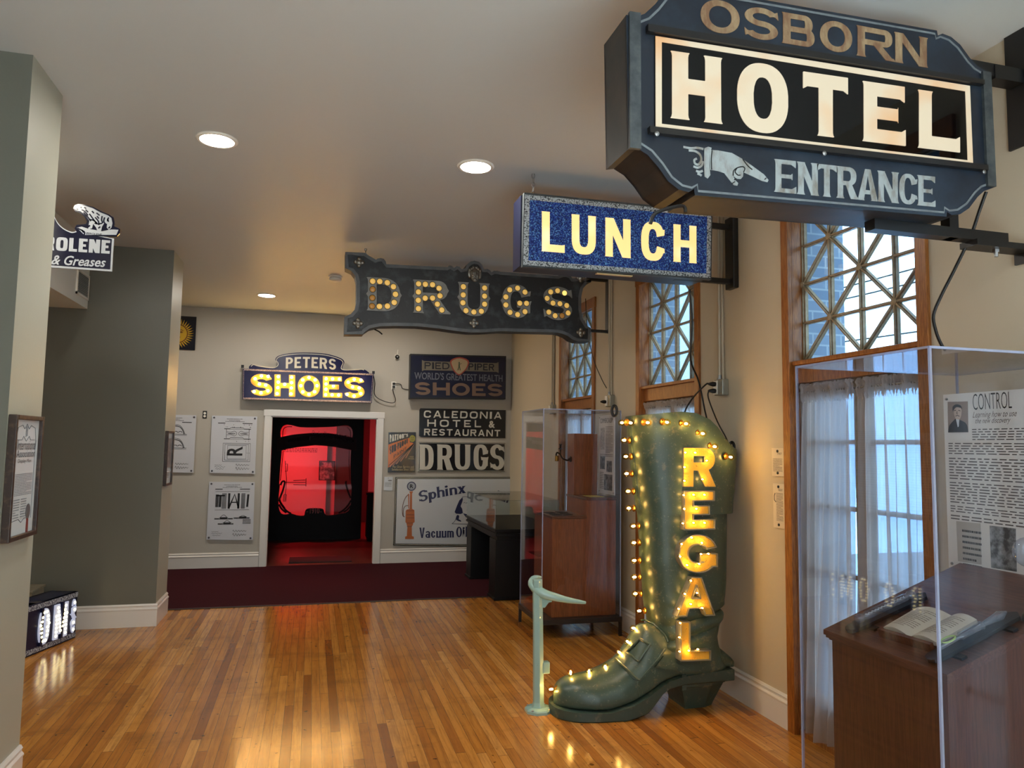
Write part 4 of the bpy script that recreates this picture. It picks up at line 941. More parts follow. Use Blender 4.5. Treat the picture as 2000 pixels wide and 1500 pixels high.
for key, ch, x0, x1 in (('S', 'S', 452, 655), ('H', 'H', 684, 879), ('O', 'O', 912, 1122), ('E', 'E', 1157, 1338), ('T', 'S', 1366, 1556)):
    bs = lambda x: 762+.024*(x-452); cp = lambda x: 553+.031*(x-452)
    f, asp = quad(P, *Z((x0, bs(x0)), (x1, bs(x1)), (x0, cp(x0))))
    kw = dict(v=.24, h=.2, n=2.1, gap=.14, res=56)
    b = MB(); put_glyph(b, P, f, asp, ch, .012, 0, **kw); l = b.build('lit_letter', M_lamps, root, label='yellow letter '+ch)
    b = MB(); lp = glyph(ch, asp, level=.022, **kw); b.prism(P, [[f(x/asp, y) for x, y in q] for q in lp], .006, 0); b.build('letter_edge', M_halo, l)
    for p in bl[key]:
        a, c_ = P.at(*Z(p)[0]); MB().lathe([(.012, 0), (.017, .008), (.019, .018), (.014, .028), (.001, .032)], P.w(a, c_, .012), P.n, 10).build('bulb', M_round, l)
M_bead = mat('beaded_pink_border', (196, 176, 168), .4, wear=(160, .5, (70, 48, 66), .06, None))
b = MB(); o = np.array(fq); c = o.mean(0); mid_ = [tuple(p) for p in (c+(o-c)*np.array((.985, .93)))]; stroke2(P, mid_, .022, -.002, .006, b, True); b.build('beaded_border', M_bead, root)
f, asp = quad(P, *Z((790, 500), (1280, 514), (792, 392))); b = MB()
put_word(b, P, f, asp, 'PETERS', .007, .002, v=.2, h=.17, space=.14, res=44, warp=lambda u, v: (u, v+.12*math.sin(math.pi*u)*1.0)); b.build('painted_word', M_cream, root, label='cream word PETERS')
b = MB()
for p in ((365, 475), (1650, 535)): a, c_ = P.at(*Z(p)[0]); b = MB().obox(P, a-.018, a+.018, c_-.02, c_+.022, -.05, -.06); b.build('hanger_tab', M_black, root)
q = [P.w(*P.at(*Z(p)[0]), -.07) for p in ((1650, 560), (1665, 640), (1660, 740), (1700, 790), (1790, 826), (1850, 830), (1868, 800), (1850, 740), (1842, 690))]; q[-1] = tuple(np.array(q[-1])+np.array((0, .03, 0)))
MB().tube(smooth_path(q, 5), .006, 6).build('power_cord', M_cord, root)
# outlet with plugs, between the two shoe signs
Z6 = zc(.28, 740, 670); a, c_ = PB.at(*Z6((103, 297))[0]); root = thing('wall_outlet', 'white wall outlet with two black plugs between the two shoe signs', 'outlet', (a, YB, c_))
MB().obox(PB, a-.035, a+.035, c_-.057, c_+.057, 0, .006).build('plate', M_lampw, root, bevel=.002)
for dz in (.028, -.02): MB().obox(PB, a-.018, a+.02, c_+dz-.014, c_+dz+.014, .006, .035).build('plug', M_cord, root, bevel=.004)
MB().tube(smooth_path([PB.w(a+.02, c_+.028, .025), PB.w(a+.1, c_+.02, .02), PB.w(*PB.at(*Z6((165, 318))[0]), .015), PB.w(*PB.at(*Z6((216, 325))[0]), .015)], 5), .005, 6).build('cord', M_cord, root)
a, c_ = PB.at(400, 810); root = thing('wall_outlet', 'small black-framed outlet above the gap between two patent panels', 'outlet', (a, YB, c_))
MB().obox(PB, a-.027, a+.027, c_-.052, c_+.052, 0, .006).build('plate', M_cord, root, bevel=.002)
for dz in (.02, -.02): MB().lathe([(.017, 0), (.017, .004), (.001, .005)], PB.w(a, c_+dz, .006), PB.n, 10).build('socket', M_lampw, root)
a, c_ = PB.at(*Z6((126, 99))[0]); root = thing('wall_sensor', 'tiny black camera on a white stalk, left of the dark blue shoe sign', 'security camera', (a, YB, c_))
MB().ball(PB.w(a, c_, .04), .032, 14, 8).build('dome', M_cord, root); MB().tube([PB.w(a, c_+.02, .02), PB.w(a+.01, c_+.11, .01)], .005, 6).build('stalk', M_lampw, root); MB().obox(PB, a-.03, a+.03, c_-.035, c_+.035, 0, .012).build('mount', M_lampw, root)
MB().lathe([(.012, 0), (.010, .004), (.001, .005)], PB.w(a, c_, .069), PB.n, 10).build('lens', M_steel, root)

# -- dark blue box sign
P = PY(10.6)
q = conv(P, Z6((222, 80), (885, 96), (881, 388), (216, 382)))
root = thing('pied_piper_sign', 'unlit dark blue box sign reading PIED PIPER, uppermost right of the doorway', 'box sign', (1.6, YB, 2.55))
MB().prism(P, [q], 0, -.135).build('cabinet', mat('dim_blue_glass', (16, 18, 48), .3, wear=(8, .55, (12, 14, 34), .2, None)), root)
b = MB(); stroke2(P, q, .022, -.14, .008, b, True); b.build('frame', mat('blackened_frame', (38, 38, 40), .5, .3), root)
def qd(*p): return quad(P, *Z6(*p))
b = MB(); f, asp = qd((300, 192), (835, 205), (300, 122)); 
b.prism(P, [[f(x, y) for x, y in ((0, -.06), (.03, .05), (.97, .05), (1, -.06), (1, 1.06), (.97, .95), (.03, .95), (0, 1.06))]], .003, 0); b.build('ribbon', mat('tan_ribbon', (104, 96, 80), .5), root, label='tan ribbon')
M_dk = mat('dark_letter', (20, 20, 30), .5)
b = MB(); f, asp = qd((318, 180), (492, 184), (318, 133)); put_word(b, P, f, asp, 'PIED', .005, .002, v=.18, h=.17, res=40); b.build('ribbon_word', M_dk, root); b = MB(); f, asp = qd((624, 188), (805, 193), (624, 141)); put_word(b, P, f, asp, 'PIPER', .005, .002, v=.18, h=.17, res=40); b.build('ribbon_word', M_dk, root)
sh = smooth_path(Z6((500, 120), (560, 98), (625, 122), (618, 170), (590, 205), (557, 226), (525, 200), (504, 160)), 3, True)
b = MB().prism(P, [conv(P, sh)], .007, 0); b.build('shield', mat('red_shield', (150, 62, 46), .5), root); c = np.array(conv(P, sh)).mean(0)
MB().prism(P, [[tuple(c+(np.array(p)-c)*.86) for p in conv(P, sh)]], .0085, .004).build('shield_field', mat('tan_shield', (164, 142, 108), .5), root)
b = MB(); x, z = c
b.prism(P, [[(x-.012, z+.035), (x+.006, z+.035), (x+.010, z-.005), (x+.022, z-.06), (x+.010, z-.06), (x-.001, z-.015), (x-.014, z-.06), (x-.026, z-.06), (x-.012, z-.01)]], .0095, .006).prism(P, [ell(x-.002, z+.05, .011, .014, k=14)], .0095, .006).prism(P, [[(x-.002, z+.03), (x+.036, z+.048), (x+.036, z+.042), (x, z+.022)]], .0095, .006); b.build('shield_figure', mat('green_figure', (52, 72, 50), .6), root)
M_tan = mat('unlit_tan_letter', (112, 88, 72), .5); M_gr = mat('pale_blue_grey_letter', (98, 100, 108), .5)
b = MB(); a0, b0 = P.at(*Z6((247, 252))[0]); a1, b1 = P.at(*Z6((862, 270))[0]); put_text(b, P, a0, b0, a1-a0, .105, "WORLD'S GREATEST HEALTH", .003, .012, rot=math.atan2(b1-b0, a1-a0)*.9); b.build('lettering', M_gr, root)
f, asp = qd((252, 362), (862, 372), (252, 272)); b = MB(); put_word(b, P, f, asp, 'SHOES', .003, 0, v=.3, h=.22, space=.1, res=48); b.build('shop_word', M_tan, root, label='tan word SHOES')
# -- enamel plates below it
def enamel(name, label, pts, lines, mtl, t=.014, frame=None):
    root, P, q = wallsign(name, label, 'enamel sign', pts, mtl, t)
    return root, P, q
root, P, q = wallsign('caledonia_sign', 'black enamel plate lettered CALEDONIA HOTEL & RESTAURANT in three rows', 'enamel sign', Z6((290, 455), (885, 468), (882, 664), (295, 656), (280, 648), (283, 466)), M_enk, .014)
b = MB()
f, asp = quad(P, *Z6((312, 520), (855, 530), (315, 470))); put_word(b, P, f, asp, 'CALEDONIA', .0015, -.002, v=.2, h=.19, space=.22, n=3.0, res=40)
f, asp = quad(P, *Z6((337, 583), (712, 588), (338, 533))); put_word(b, P, f, asp, 'HOTEL', .0015, -.002, v=.2, h=.19, space=.34, n=3.0, res=40)
a0, b0 = P.at(*Z6((766, 591))[0]); put_text(b, P, a0, b0, .095, .105, '&', .0015, .03)
f, asp = quad(P, *Z6((314, 644), (845, 652), (316, 597))); put_word(b, P, f, asp, 'RESTAURANT', .0015, -.002, v=.2, h=.19, space=.2, n=3.0, res=40); b.build('lettering', M_cream, root)
root, P, q = wallsign('drugs_plate', 'black enamel plate with big cream DRUGS letters, just above the wide oil sign', 'enamel sign', Z6((275, 690), (885, 697), (880, 898), (270, 896)), M_cream, .014)
c = np.array(q).mean(0); MB().prism(P, [[tuple(c+(np.array(p)-c)*np.array((.975, .93))) for p in q]], .0012, -.002).build('ground', M_enk, root)
b = MB()
for ch, x0, x1 in (('D', 285, 382), ('R', 408, 512), ('U', 530, 637), ('G', 660, 760), ('S', 776, 874)):
    f, asp = quad(P, *Z6((x0, 884), (x1, 886), (x0, 706))); b = MB(); put_glyph(b, P, f, asp, ch, .0025, 0, v=.2, h=.13, F=.03, n=2.8, gap=.12, res=56); b.build('letter', M_cream, root, label='cream letter '+ch)
b = MB(); stroke2(P, [tuple(c+(np.array(p)-c)*np.array((.99, .975))) for p in q], .008, 0, .0015, b, True); b.build('edge_line', M_enk, root)
# -- paint sign
root, P, q = wallsign('paint_sign', 'small black and orange paint sign between the doorway and the DRUGS plate', 'enamel sign', Z6((68, 622), (258, 622), (252, 902), (62, 902)), M_enk, .02)
Zp = zc(.0934, 740, 820)
MB().prism(P, [conv(P, Zp((200, 515), (640, 372), (650, 470), (700, 480), (735, 490), (215, 985), (190, 1005)))], .0012, -.002).build('orange_beam', mat('orange_enamel', (206, 108, 34), .25), root)
b = MB()
for x, y in ((230, 985), (290, 960), (360, 925), (450, 870), (560, 800)): stroke2(P, conv(P, Zp((735, 495), (x, y))), .012, 0, .0022, b)
b.build('pale_rays', mat('pink_ray', (196, 132, 96), .3), root)
b = MB()
for x, y in ((205, 960), (255, 975), (320, 945), (400, 900), (500, 840)): stroke2(P, conv(P, Zp((735, 492), (x, y))), .009, .001, .003, b)
stroke2(P, conv(P, Zp((200, 505), (640, 365))), .012, .001, .003, b); b.build('dark_rays', M_enk, root)
a, c_ = P.at(*Zp((700, 392))[0]); b = MB().prism(P, [ell(a, c_, .042, .05, k=28)], .003, 0); b.build('sun_face', mat('yellow_green_enamel', (150, 140, 30), .3), root)
b = MB(); stroke2(P, [(a-.02, c_-.012), (a, c_-.022), (a+.02, c_-.012)], .006, .002, .0045, b); stroke2(P, [(a-.02, c_+.015), (a-.006, c_+.017)], .006, .002, .0045, b); stroke2(P, [(a+.006, c_+.017), (a+.02, c_+.015)], .006, .002, .0045, b); b.build('sun_features', M_enk, root)
b = MB(); f, asp = quad(P, *Zp((225, 470), (610, 350), (225, 310))); put_word(b, P, lambda u, v: f(u, .0+v*(1-.62*u)+.0*u), asp, "PATTON'S", .003, 0, v=.16, h=.15, F=.03, res=40); b.build('maker_word', M_cream, root)
b = MB(); f, asp = quad(P, *Zp((225, 730), (610, 480), (225, 560))); put_word(b, P, lambda u, v: f(u, v*(1-.45*u)), asp, 'SUN-PROOF', .003, 0, v=.15, h=.13, res=40, widths={'-': .3}); f, asp = quad(P, *Zp((305, 815), (580, 610), (310, 735))); put_word(b, P, lambda u, v: f(u, v*(1-.3*u)), asp, 'PAINT', .003, 0, v=.16, h=.14, res=40); b.build('paint_lettering', M_enk, root)
b = MB()
for tx, p0, p1, hgt in (('Has Given Service and', (285, 1005), (730, 1005), .034), ('Satisfaction Since 1855', (268, 1060), (738, 1060), .034), ('MADE', (640, 785), (728, 785), .018), ('IN U.S.A.', (618, 825), (740, 825), .018)):
    a0, b0 = P.at(*Zp(p0)[0]); a1, _ = P.at(*Zp(p1)[0]); put_text(b, P, a0, b0, a1-a0, hgt, tx, .002, .012)
b.build('small_lettering', mat('tan_print', (170, 156, 120), .5), root)
# -- oil company enamel sign
Zs = zc(.1267, 750, 900)
root, P, q = wallsign('sphinx_oil_sign', 'wide white enamel oil sign with orange pump and blue lettering, behind the black table', 'enamel sign', Z6((115, 935), (968, 935), (955, 1420), (100, 1412)), M_enk, .02)
c = np.array(q).mean(0); MB().prism(P, [[tuple(c+(np.array(p)-c)*np.array((.968, .945))) for p in q]], .002, -.002).build('white_field', M_enw, root)
b = MB(); stroke2(P, [tuple(c+(np.array(p)-c)*np.array((.985, .972))) for p in q], .007, 0, .002, b, True); b.build('edge_line', M_cream, root)
M_or = mat('pump_orange', (176, 92, 32), .3); M_orl = mat('pump_dark_line', (84, 38, 14), .4); M_nb = mat('navy_print', (32, 36, 76), .35)
b = MB()
for p in (((388, 470), (448, 470), (432, 505), (432, 740), (468, 760), (472, 945), (448, 962), (446, 985), (428, 1015), (430, 1160), (458, 1168), (460, 1206), (325, 1206), (326, 1168), (352, 1160), (360, 1015), (350, 985), (346, 962), (330, 945), (334, 770), (352, 752), (394, 740), (402, 505)), ((372, 520), (380, 500), (390, 520), (386, 735), (374, 735))): b.prism(P, [conv(P, Zs(*p))], .0035, 0)
b.build('pump', M_or, root, label='orange petrol pump')
a, c_ = P.at(*Zs((424, 392))[0]); MB().prism(P, [ell(a, c_, .066, .066, k=36)], .0035, 0).build('globe_rim', M_nb, root); MB().prism(P, [ell(a, c_, .052, .052, k=36)], .005, 0).build('globe', mat('globe_grey', (150, 156, 166), .3), root)
b = MB(); put_text(b, P, a-.024, c_-.028, .05, .056, 'R', .006, .03); b.build('globe_letter', M_ink, root)
b = MB()
for p in (((374, 520), (330, 570), (295, 660), (282, 760), (292, 850), (320, 862)), ((372, 690), (335, 695), (305, 730), (295, 800), (300, 860))): stroke2(P, conv(P, smooth_path(Zs(*p), 5)), .009, .001, .004, b)
for p in (((350, 960), (446, 960)), ((345, 830), (465, 830)), ((345, 880), (465, 880)), ((352, 1012), (430, 1012)), ((345, 770), (460, 770))): stroke2(P, conv(P, Zs(*p)), .006, .003, .005, b)
b.build('pump_lines', M_orl, root)
b = MB(); f, asp = quad(P, *Zs((545, 640), (1262, 505), (530, 470)))
kws = dict(v=.23, h=.13, F=.045, res=48)
arc = lambda u, v: f(u, v+.10*math.sin(math.pi*min(u, 1.2)/1.25))
put_word(b, P, arc, asp, 'Sphinx', .0035, 0, space=.06, widths=dict(S=.6, p=.54, h=.52, n=.52, x=.54), **kws)
b.build('lettering', M_nb, root); b = MB()
for tx, x0, x1, y0, y1 in (('Vacuum', 545, 1076, 1190, 1182), ('Oil', 1112, 1288, 1178, 1172)):
    f3, a3 = quad(P, *Zs((x0, y0), (x1, y1), (x0, y0-160))); put_word(b, P, f3, a3, tx, .0035, 0, v=.17, h=.1, F=.03, res=44, space=.08, widths={'V': .56, 'O': .56, 'm': .72})
f3, a3 = quad(P, *Zs((1328, 1172), (1480, 1170), (1328, 1010))); put_glyph(b, P, f3, a3, 'C', .0035, 0, v=.2, h=.1, F=.03, res=44)
b.build('lettering', M_nb, root); b = MB(); a0, b0 = P.at(*Z6((806, 1084))[0]); put_text(b, P, a0, b0, .215, .13, 'Zin', .0035, .05, rot=-.33); b.build('lettering', M_nb, root)
b = MB()
b.prism(P, [conv(P, Zs((1210, 560), (1160, 610), (1125, 690), (1088, 790), (1110, 815), (1180, 820), (1215, 805), (1205, 740), (1180, 700), (1200, 650), (1215, 600)))], .0035, 0)
b.prism(P, [conv(P, Zs((1220, 810), (1275, 822), (1290, 860), (1330, 890), (1338, 930), (1300, 900), (1245, 850)))], .0035, 0).prism(P, [conv(P, Zs((1115, 850), (1135, 830), (1160, 850), (1150, 900), (1185, 920), (1190, 940), (1150, 930), (1110, 910)))], .0035, 0)
for p in (((1200, 560), (1260, 552), (1330, 575), (1350, 640)), ((1050, 968), (1090, 930), (1118, 860)), ((1045, 970), (1360, 976)), ((1225, 650), (1250, 640)), ((1255, 655), (1280, 645), (1300, 660)), ((1275, 760), (1300, 755)), ((1285, 690), (1292, 740))): stroke2(P, conv(P, smooth_path(Zs(*p), 4)), .006, .001, .0035, b)
b.build('bust', M_nb, root, label='blue sphinx bust drawing')
root, P, q = wallsign('label_card', 'small white printed label card just left of the wide white oil sign', 'label', Z6((38, 933), (97, 934), (94, 1029), (33, 1027)), M_enw, .008)
b = MB(); a0 = q[3][0]+.014; a1 = q[1][0]-.014; b1 = q[0][1]; b0 = q[3][1]; put_lines(b, P, a0, a1, b1-.075, b0+.05, 8, .0012); b.obox(P, a1-.05, a1, b1-.06, b1-.045, 0, .0012); b.build('print', mat('grey_print', (120, 116, 112), .6), root)
b = MB(); a, c_ = (a0+a1)/2, b1-.02; MB().lathe([(.006, 0), (.005, .004), (.001, .005)], P.w(a, c_, 0), P.n, 8).build('screw', M_steel, root)

# -- sun poster half hidden by the partition wall
Z5 = zc(.25, 0, 350); P = PY(YB-.02)
ctr = np.array(P.at(*Z5((1387, 1205))[0])); x1 = P.at(*Z5((1528, 1205))[0])[0]; w = x1-ctr[0]; zt = P.at(*Z5((1530, 1075))[0])[1]; zb = P.at(*Z5((1518, 1335))[0])[1]
root = thing('sun_plaque', 'navy plaque with a golden sun face, half hidden behind the partition', 'plaque', (ctr[0], YB, (zt+zb)/2))
MB().prism(P, [[(ctr[0]-w, zb), (x1, zb), (x1, zt), (ctr[0]-w, zt)]], 0, -.02).build('board', mat('navy_board', (16, 18, 32), .3), root)
M_sun = mat('golden_paint', (206, 162, 30), .4); M_sund = mat('brown_paint', (104, 58, 16), .5)
rf = P.at(*Z5((1465, 1205))[0])[0]-ctr[0]; rr = P.at(*Z5((1515, 1205))[0])[0]-ctr[0]; b = MB()
for k in range(34):
    t = 2*math.pi*k/34; s = .075; cw = lambda r, u: (ctr[0]+r*math.cos(u), ctr[1]+r*math.sin(u)); b.prism(P, [[cw(rf*1.0, t-s), cw((rf+rr)/2, t-s*.55+.03), cw(rr, t+.07), cw((rf+rr)/2, t+s*.62+.03), cw(rf*1.0, t+s)]], .002, -.002)
b.build('rays', M_sun, root); MB().prism(P, [ell(ctr[0], ctr[1], rf*1.04, rf*1.04, k=40)], .003, -.002).build('face_outline', M_sund, root); MB().prism(P, [ell(ctr[0], ctr[1], rf*.95, rf*.95, k=40)], .0045, 0).build('face', M_sun, root)
b = MB(); x, z = ctr
for s in (-1, 1):
    for pts, wd in ((((s*.16, .28), (s*.36, .42), (s*.58, .30)), .03), (((s*.2, .14), (s*.36, .24), (s*.52, .14), (s*.36, .08), (s*.2, .14)), .02)): stroke2(P, [(x+rf*u, z+rf*v) for u, v in smooth_path(pts, 4)], rf*wd*2.2, .003, .006, b)
    b.prism(P, [ell(x+s*rf*.36, z+rf*.15, rf*.07, rf*.06, k=12)], .006, .003)
for pts in (((.06, .3), (.08, -.05), (.16, -.16), (0, -.2), (-.16, -.16), (-.08, -.05), (-.06, .3)), ((-.3, -.38), (0, -.32), (.3, -.38), (0, -.52), (-.3, -.38)), ((-.22, -.66), (0, -.72), (.22, -.66))): stroke2(P, [(x+rf*u, z+rf*v) for u, v in smooth_path(pts, 4)], rf*.05, .003, .006, b)
b.build('features', M_sund, root)

# -- patent panels on stand-offs
M_panel = mat('white_panel', (206, 208, 214), .45)
def patent(label, pts, draw, hide=False):
    P = PY(YB-.022); q = conv(P, pts); c = np.array(q).mean(0)
    root = thing('patent_drawing', label, 'panel', (c[0], YB, c[1]), 'patent drawing panels'); MB().prism(P, [q], 0, -.012).build('board', M_panel, root)
    for p in q:
        k = np.array(p)+(c-np.array(p))*np.array((.1, .07)); MB().lathe([(.013, -.02), (.013, .004), (.008, .007), (.001, .008)], P.w(k[0], k[1], 0), P.n, 10).build('standoff', mat('standoff_grey', (92, 92, 100), .3, .8), root)
    W_ = q[1][0]-q[0][0]; H_ = q[0][1]-q[3][1]; dx = (q[3][0]-q[0][0])
    g = lambda u, v: (q[0][0]+dx*(1-v)+W_*u, q[3][1]+H_*v)
    b = MB(); draw(b, P, g, W_, H_); b.build('drawing', M_ink, root)
def L_(b, P, g, pts, w=.0035, sm=False): stroke2(P, [g(*p) for p in (smooth_path(pts, 4) if sm else pts)], w, -.001, .0012, b)
def heads(b, P, g, W_, H_, sig=True):
    for u0, u1, v, n in ((.33, .68, .945, 10), (.38, .62, .92, 6), (.3, .72, .9, 9)): 
        a, z = g(u0, v); put_lines(b, P, a, g(u1, v)[0], z+.008, z-.004, 1, .0012, .5)
    for u0, u1, v in ((.14, .3, .865), (.68, .9, .865)): a, z = g(u0, v); b.obox(P, a, g(u1, v)[0], z, z+.01, -.001, .0012)
    for u0, u1, v in ((.1, .25, .135), (.1, .33, .105), (.12, .3, .07)): L_(b, P, g, [(u0+(u1-u0)*k/9, v+.009*math.sin(k*2.3)) for k in range(10)], .003)
    for v, s in ((.14, .02), (.075, .03)): L_(b, P, g, [(.56+.3*k/17, v+s*math.sin(k*1.9)*(1-k/24)) for k in range(18)], .004, True)
def draw_R(b, P, g, W_, H_):
    heads(b, P, g, W_, H_)
    for v in (.775, .60): L_(b, P, g, [(.28, v), (.4, v), (.43, v+.02), (.7, v+.018), (.72, v), (.87, v)], .006); L_(b, P, g, [(.28, v-.008), (.87, v-.008)], .003)
    for u in (.33, .83): L_(b, P, g, [(u, .61), (u, .775)], .005)
    for s, u in ((1, .34), (-1, .82)): L_(b, P, g, [(u, .72), (u+s*.09, .715), (u+s*.17, .735), (u+s*.22, .69), (u+s*.17, .65), (u+s*.09, .67), (u, .665)], .005, True); L_(b, P, g, [(u+s*.02, .69), (u+s*.16, .70), (u+s*.19, .69), (u+s*.16, .68), (u+s*.02, .69)], .006)
    for a, c in (((.27, .2), (.87, .52)), ((.31, .225), (.83, .50)), ((.37, .245), (.78, .48))): L_(b, P, g, [(a[0], a[1]), (c[0], a[1]), (c[0], c[1]), (a[0], c[1]), (a[0], a[1])], .005)
    for pts in () and (((.43, .3), (.43, .4), (.5, .455), (.6, .42), (.62, .3)), ((.43, .3), (.74, .3)), ((.62, .36), (.74, .46)), ((.57, .36), (.7, .47)), ((.48, .32), (.48, .4), (.55, .42), (.58, .38), (.58, .32))): pass
    p0 = g(.70, .305); put_text(b, P, p0[0], p0[1], .95*H_*.17, .95*W_*.36, 'R', .0012, .02, rot=math.pi/2)
    for k in range(22): a, z = g(R.uniform(.26, .88), R.choice((.8, .58, .55, .84, .345))); b.obox(P, a, a+.007, z, z+.008, -.001, .0012)
def draw_TAI(b, P, g, W_, H_):
    heads(b, P, g, W_, H_)
    for v in (.83, .51): L_(b, P, g, [(.15, v), (.9, v)], .004)
    for pts, w in ((((.17, .76), (.36, .76)), .02), (((.26, .76), (.255, .56)), .03), (((.46, .56), (.57, .78), (.66, .56)), .022), (((.5, .64), (.63, .64)), .014), (((.87, .78), (.855, .56)), .026)): L_(b, P, g, list(pts), w)
    for a, c in (((.30, .53), (.39, .8)), ((.43, .53), (.47, .8)), ((.72, .53), (.8, .8)), ((.64, .53), (.68, .8)), ((.16, .56), (.22, .78))):
        for k in range(9): u = a[0]+(c[0]-a[0])*k/8; L_(b, P, g, [(u, a[1]), (u, c[1])], .0035)
    for x0, x1, v, hh in ((.15, .55, .365, .06), (.23, .57, .275, .05), (.57, .92, .375, .035)): L_(b, P, g, [(x0, v), (x0+.1, v), (x0+.2, v+hh), (x0+.3, v), (x1, v)], .006, True); L_(b, P, g, [(x0, v-.014), (x1, v-.014)], .009); L_(b, P, g, [(x0+.12, v+.005), (x0+.28, v+.005)], .02)
    for i in range(4):
        for k in range(5): u = .77+.036*k; v = .265+.022*i; L_(b, P, g, [(u, v), (u+.02, v+.012), (u+.03, v)], .007)
def draw_arch(b, P, g, W_, H_):
    heads(b, P, g, W_, H_)
    for v in (.66, .42): 
        for d in (0, .02, .03): L_(b, P, g, [(.1, v+.17-d), (.55, v+.17-d), (.68, v+.12-d), (.76-d, v)], .005, True)
        L_(b, P, g, [(.1, v), (.8, v)], .006); L_(b, P, g, [(.1, v-.02), (.8, v-.02)], .004)
        for k in range(5): L_(b, P, g, [(.2+.1*k, v+.03), (.23+.1*k, v+.05), (.27+.1*k, v+.05), (.29+.1*k, v+.03)], .008)
    L_(b, P, g, [(.2, .15), (.5, .15), (.5, .38), (.2, .38)], .006)
    for k in range(3): L_(b, P, g, [(.24, .19+.065*k), (.42, .19+.065*k), (.42, .215+.065*k), (.24, .215+.065*k)], .006)
Zq = zc(.2, 320, 780)
patent('white patent panel with a drawing of a raised letter R, left of the doorway', Zq((470, 158), (912, 168), (890, 728), (447, 718)), draw_R)
patent('white patent panel with large letters T A, below the other panel by the doorway', Zq((443, 805), (888, 808), (868, 1375), (415, 1370)), draw_TAI)
patent('white patent panel with curved outlines, cut off by the partition wall', Zq((-112, 146), (318, 155), (288, 718), (-138, 708)), draw_arch)

# ---------------------------------------------------------------- the red-lit room behind the doorway
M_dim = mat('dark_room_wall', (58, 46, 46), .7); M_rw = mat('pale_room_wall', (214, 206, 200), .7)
YD = YB+.12; YG = 13.5
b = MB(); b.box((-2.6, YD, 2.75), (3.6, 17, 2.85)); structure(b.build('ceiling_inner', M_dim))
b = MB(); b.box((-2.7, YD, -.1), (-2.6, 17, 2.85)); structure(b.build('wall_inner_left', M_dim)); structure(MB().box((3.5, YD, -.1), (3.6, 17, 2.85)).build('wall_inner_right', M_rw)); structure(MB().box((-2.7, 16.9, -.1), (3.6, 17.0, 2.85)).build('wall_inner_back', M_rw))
structure(MB().box((-2.7, YB+.02, -.1), (3.6, 17, .002)).build('floor_inner', wood('dark_laminate', (58, 34, 28), (104, 64, 52), 'X', .8, .3)))
o = tag(MB().box((-.26, 10.95, .002), (.61, 11.46, .014)).build('door_mat', mat('black_rubber', (16, 16, 17), .8), bevel=.004), 'black rubber mat on the floor just inside the red doorway', 'mat')
P = PY(YG); Z9 = zc(.2266, 480, 780)
root = thing('etched_partition', 'dark partition with a curvy glass opening lit red, inside the doorway', 'glass partition', (.05, YG, 0))
x0 = -1.4; x1 = P.at(*Z9((1008, 600))[0])[0]; zt = 2.74
cut = conv(P, smooth_path(Z9((300, 312), (302, 265), (322, 230), (358, 218), (410, 226), (470, 240), (600, 242), (760, 236), (830, 226), (882, 226), (916, 258), (922, 308), (915, 340), (906, 460), (903, 600), (906, 720), (912, 760), (906, 850), (905, 905), (892, 950), (862, 976), (810, 986), (740, 998), (692, 998), (676, 975), (670, 950), (640, 940), (548, 940), (518, 952), (508, 980), (500, 1003), (440, 1000), (390, 984), (350, 992), (305, 984), (284, 930), (284, 830), (296, 720), (288, 735), (300, 560), (310, 440)), 2, True))
M_frame = mat('black_lacquer', (8, 6, 7), .5, spec=.12)
b = MB().prism(P, [[(x0, .0), (x1, .0), (x1, zt), (x0, zt)], cut], 0, -.03); b.build('panel', M_frame, root)
cx0, cz0 = np.array(cut).min(0); cx1, cz1 = np.array(cut).max(0)
MB().obox(P, cx0-.02, cx1+.02, cz0-.02, cz1+.02, -.012, -.018).build('glass', clear('partition_glass', (255, 240, 240), 1.52, boost=.1), root)
b = MB()
for pts in (((318, 330), (322, 268), (345, 240), (400, 236)), ((902, 330), (900, 270), (872, 240)), ((322, 440), (312, 560), (298, 700)), ((893, 440), (890, 560), (898, 700))): stroke2(P, conv(P, smooth_path(Z9(*pts), 5)), .012, .004, -.012, b)
for pts in (((300, 740), (312, 712), (330, 706), (336, 722), (318, 790), (290, 860)), ((870, 705), (862, 720), (880, 790), (904, 850)), ((286, 862), (310, 910), (350, 960), (390, 985)), ((286, 905), (310, 945), (350, 978)), ((906, 870), (880, 915), (840, 955), (800, 980)), ((905, 915), (880, 945), (845, 970)), ((290, 860), (300, 890), (335, 940))): stroke2(P, conv(P, smooth_path(Z9(*pts), 5)), .03, .004, -.014, b)
b.build('scrollwork', M_frame, root)
up = Z9((268, 335), (400, 305), (560, 290), (620, 289), (760, 297), (955, 337)); dn = Z9((952, 446), (760, 410), (620, 397), (560, 400), (400, 420), (268, 452))
MB().prism(P, [conv(P, smooth_path(up, 4)+smooth_path(dn, 4))], .008, -.008).build('arched_banner', mat('oxblood_banner', (30, 8, 10), .6, spec=.15), root, label='dark arched banner')
b = MB(); a0, c0 = P.at(*Z9((350, 388))[0]); a1, c1 = P.at(*Z9((930, 385))[0])
wd = a1-a0; put_text(b, P, a0+wd*.37, c0+.075, wd*.63, .12, 'Do for Those Who Chose,', .0095, .0, .1, warp=lambda u, v: (u, v+.5*math.sin(math.pi*(.5+u*.5))-.35*u))
for i in range(26):
    u = .02+.33*i/26; hh_ = .06*math.sin(math.pi*min(.5, u+.06)); b.obox(P, a0+wd*u, a0+wd*(u+.006), c0+.02+hh_, c0+.085+hh_, 0, .0092); b.build('banner_lettering', mat('pale_grey_paint', (150, 146, 146), .5), root)
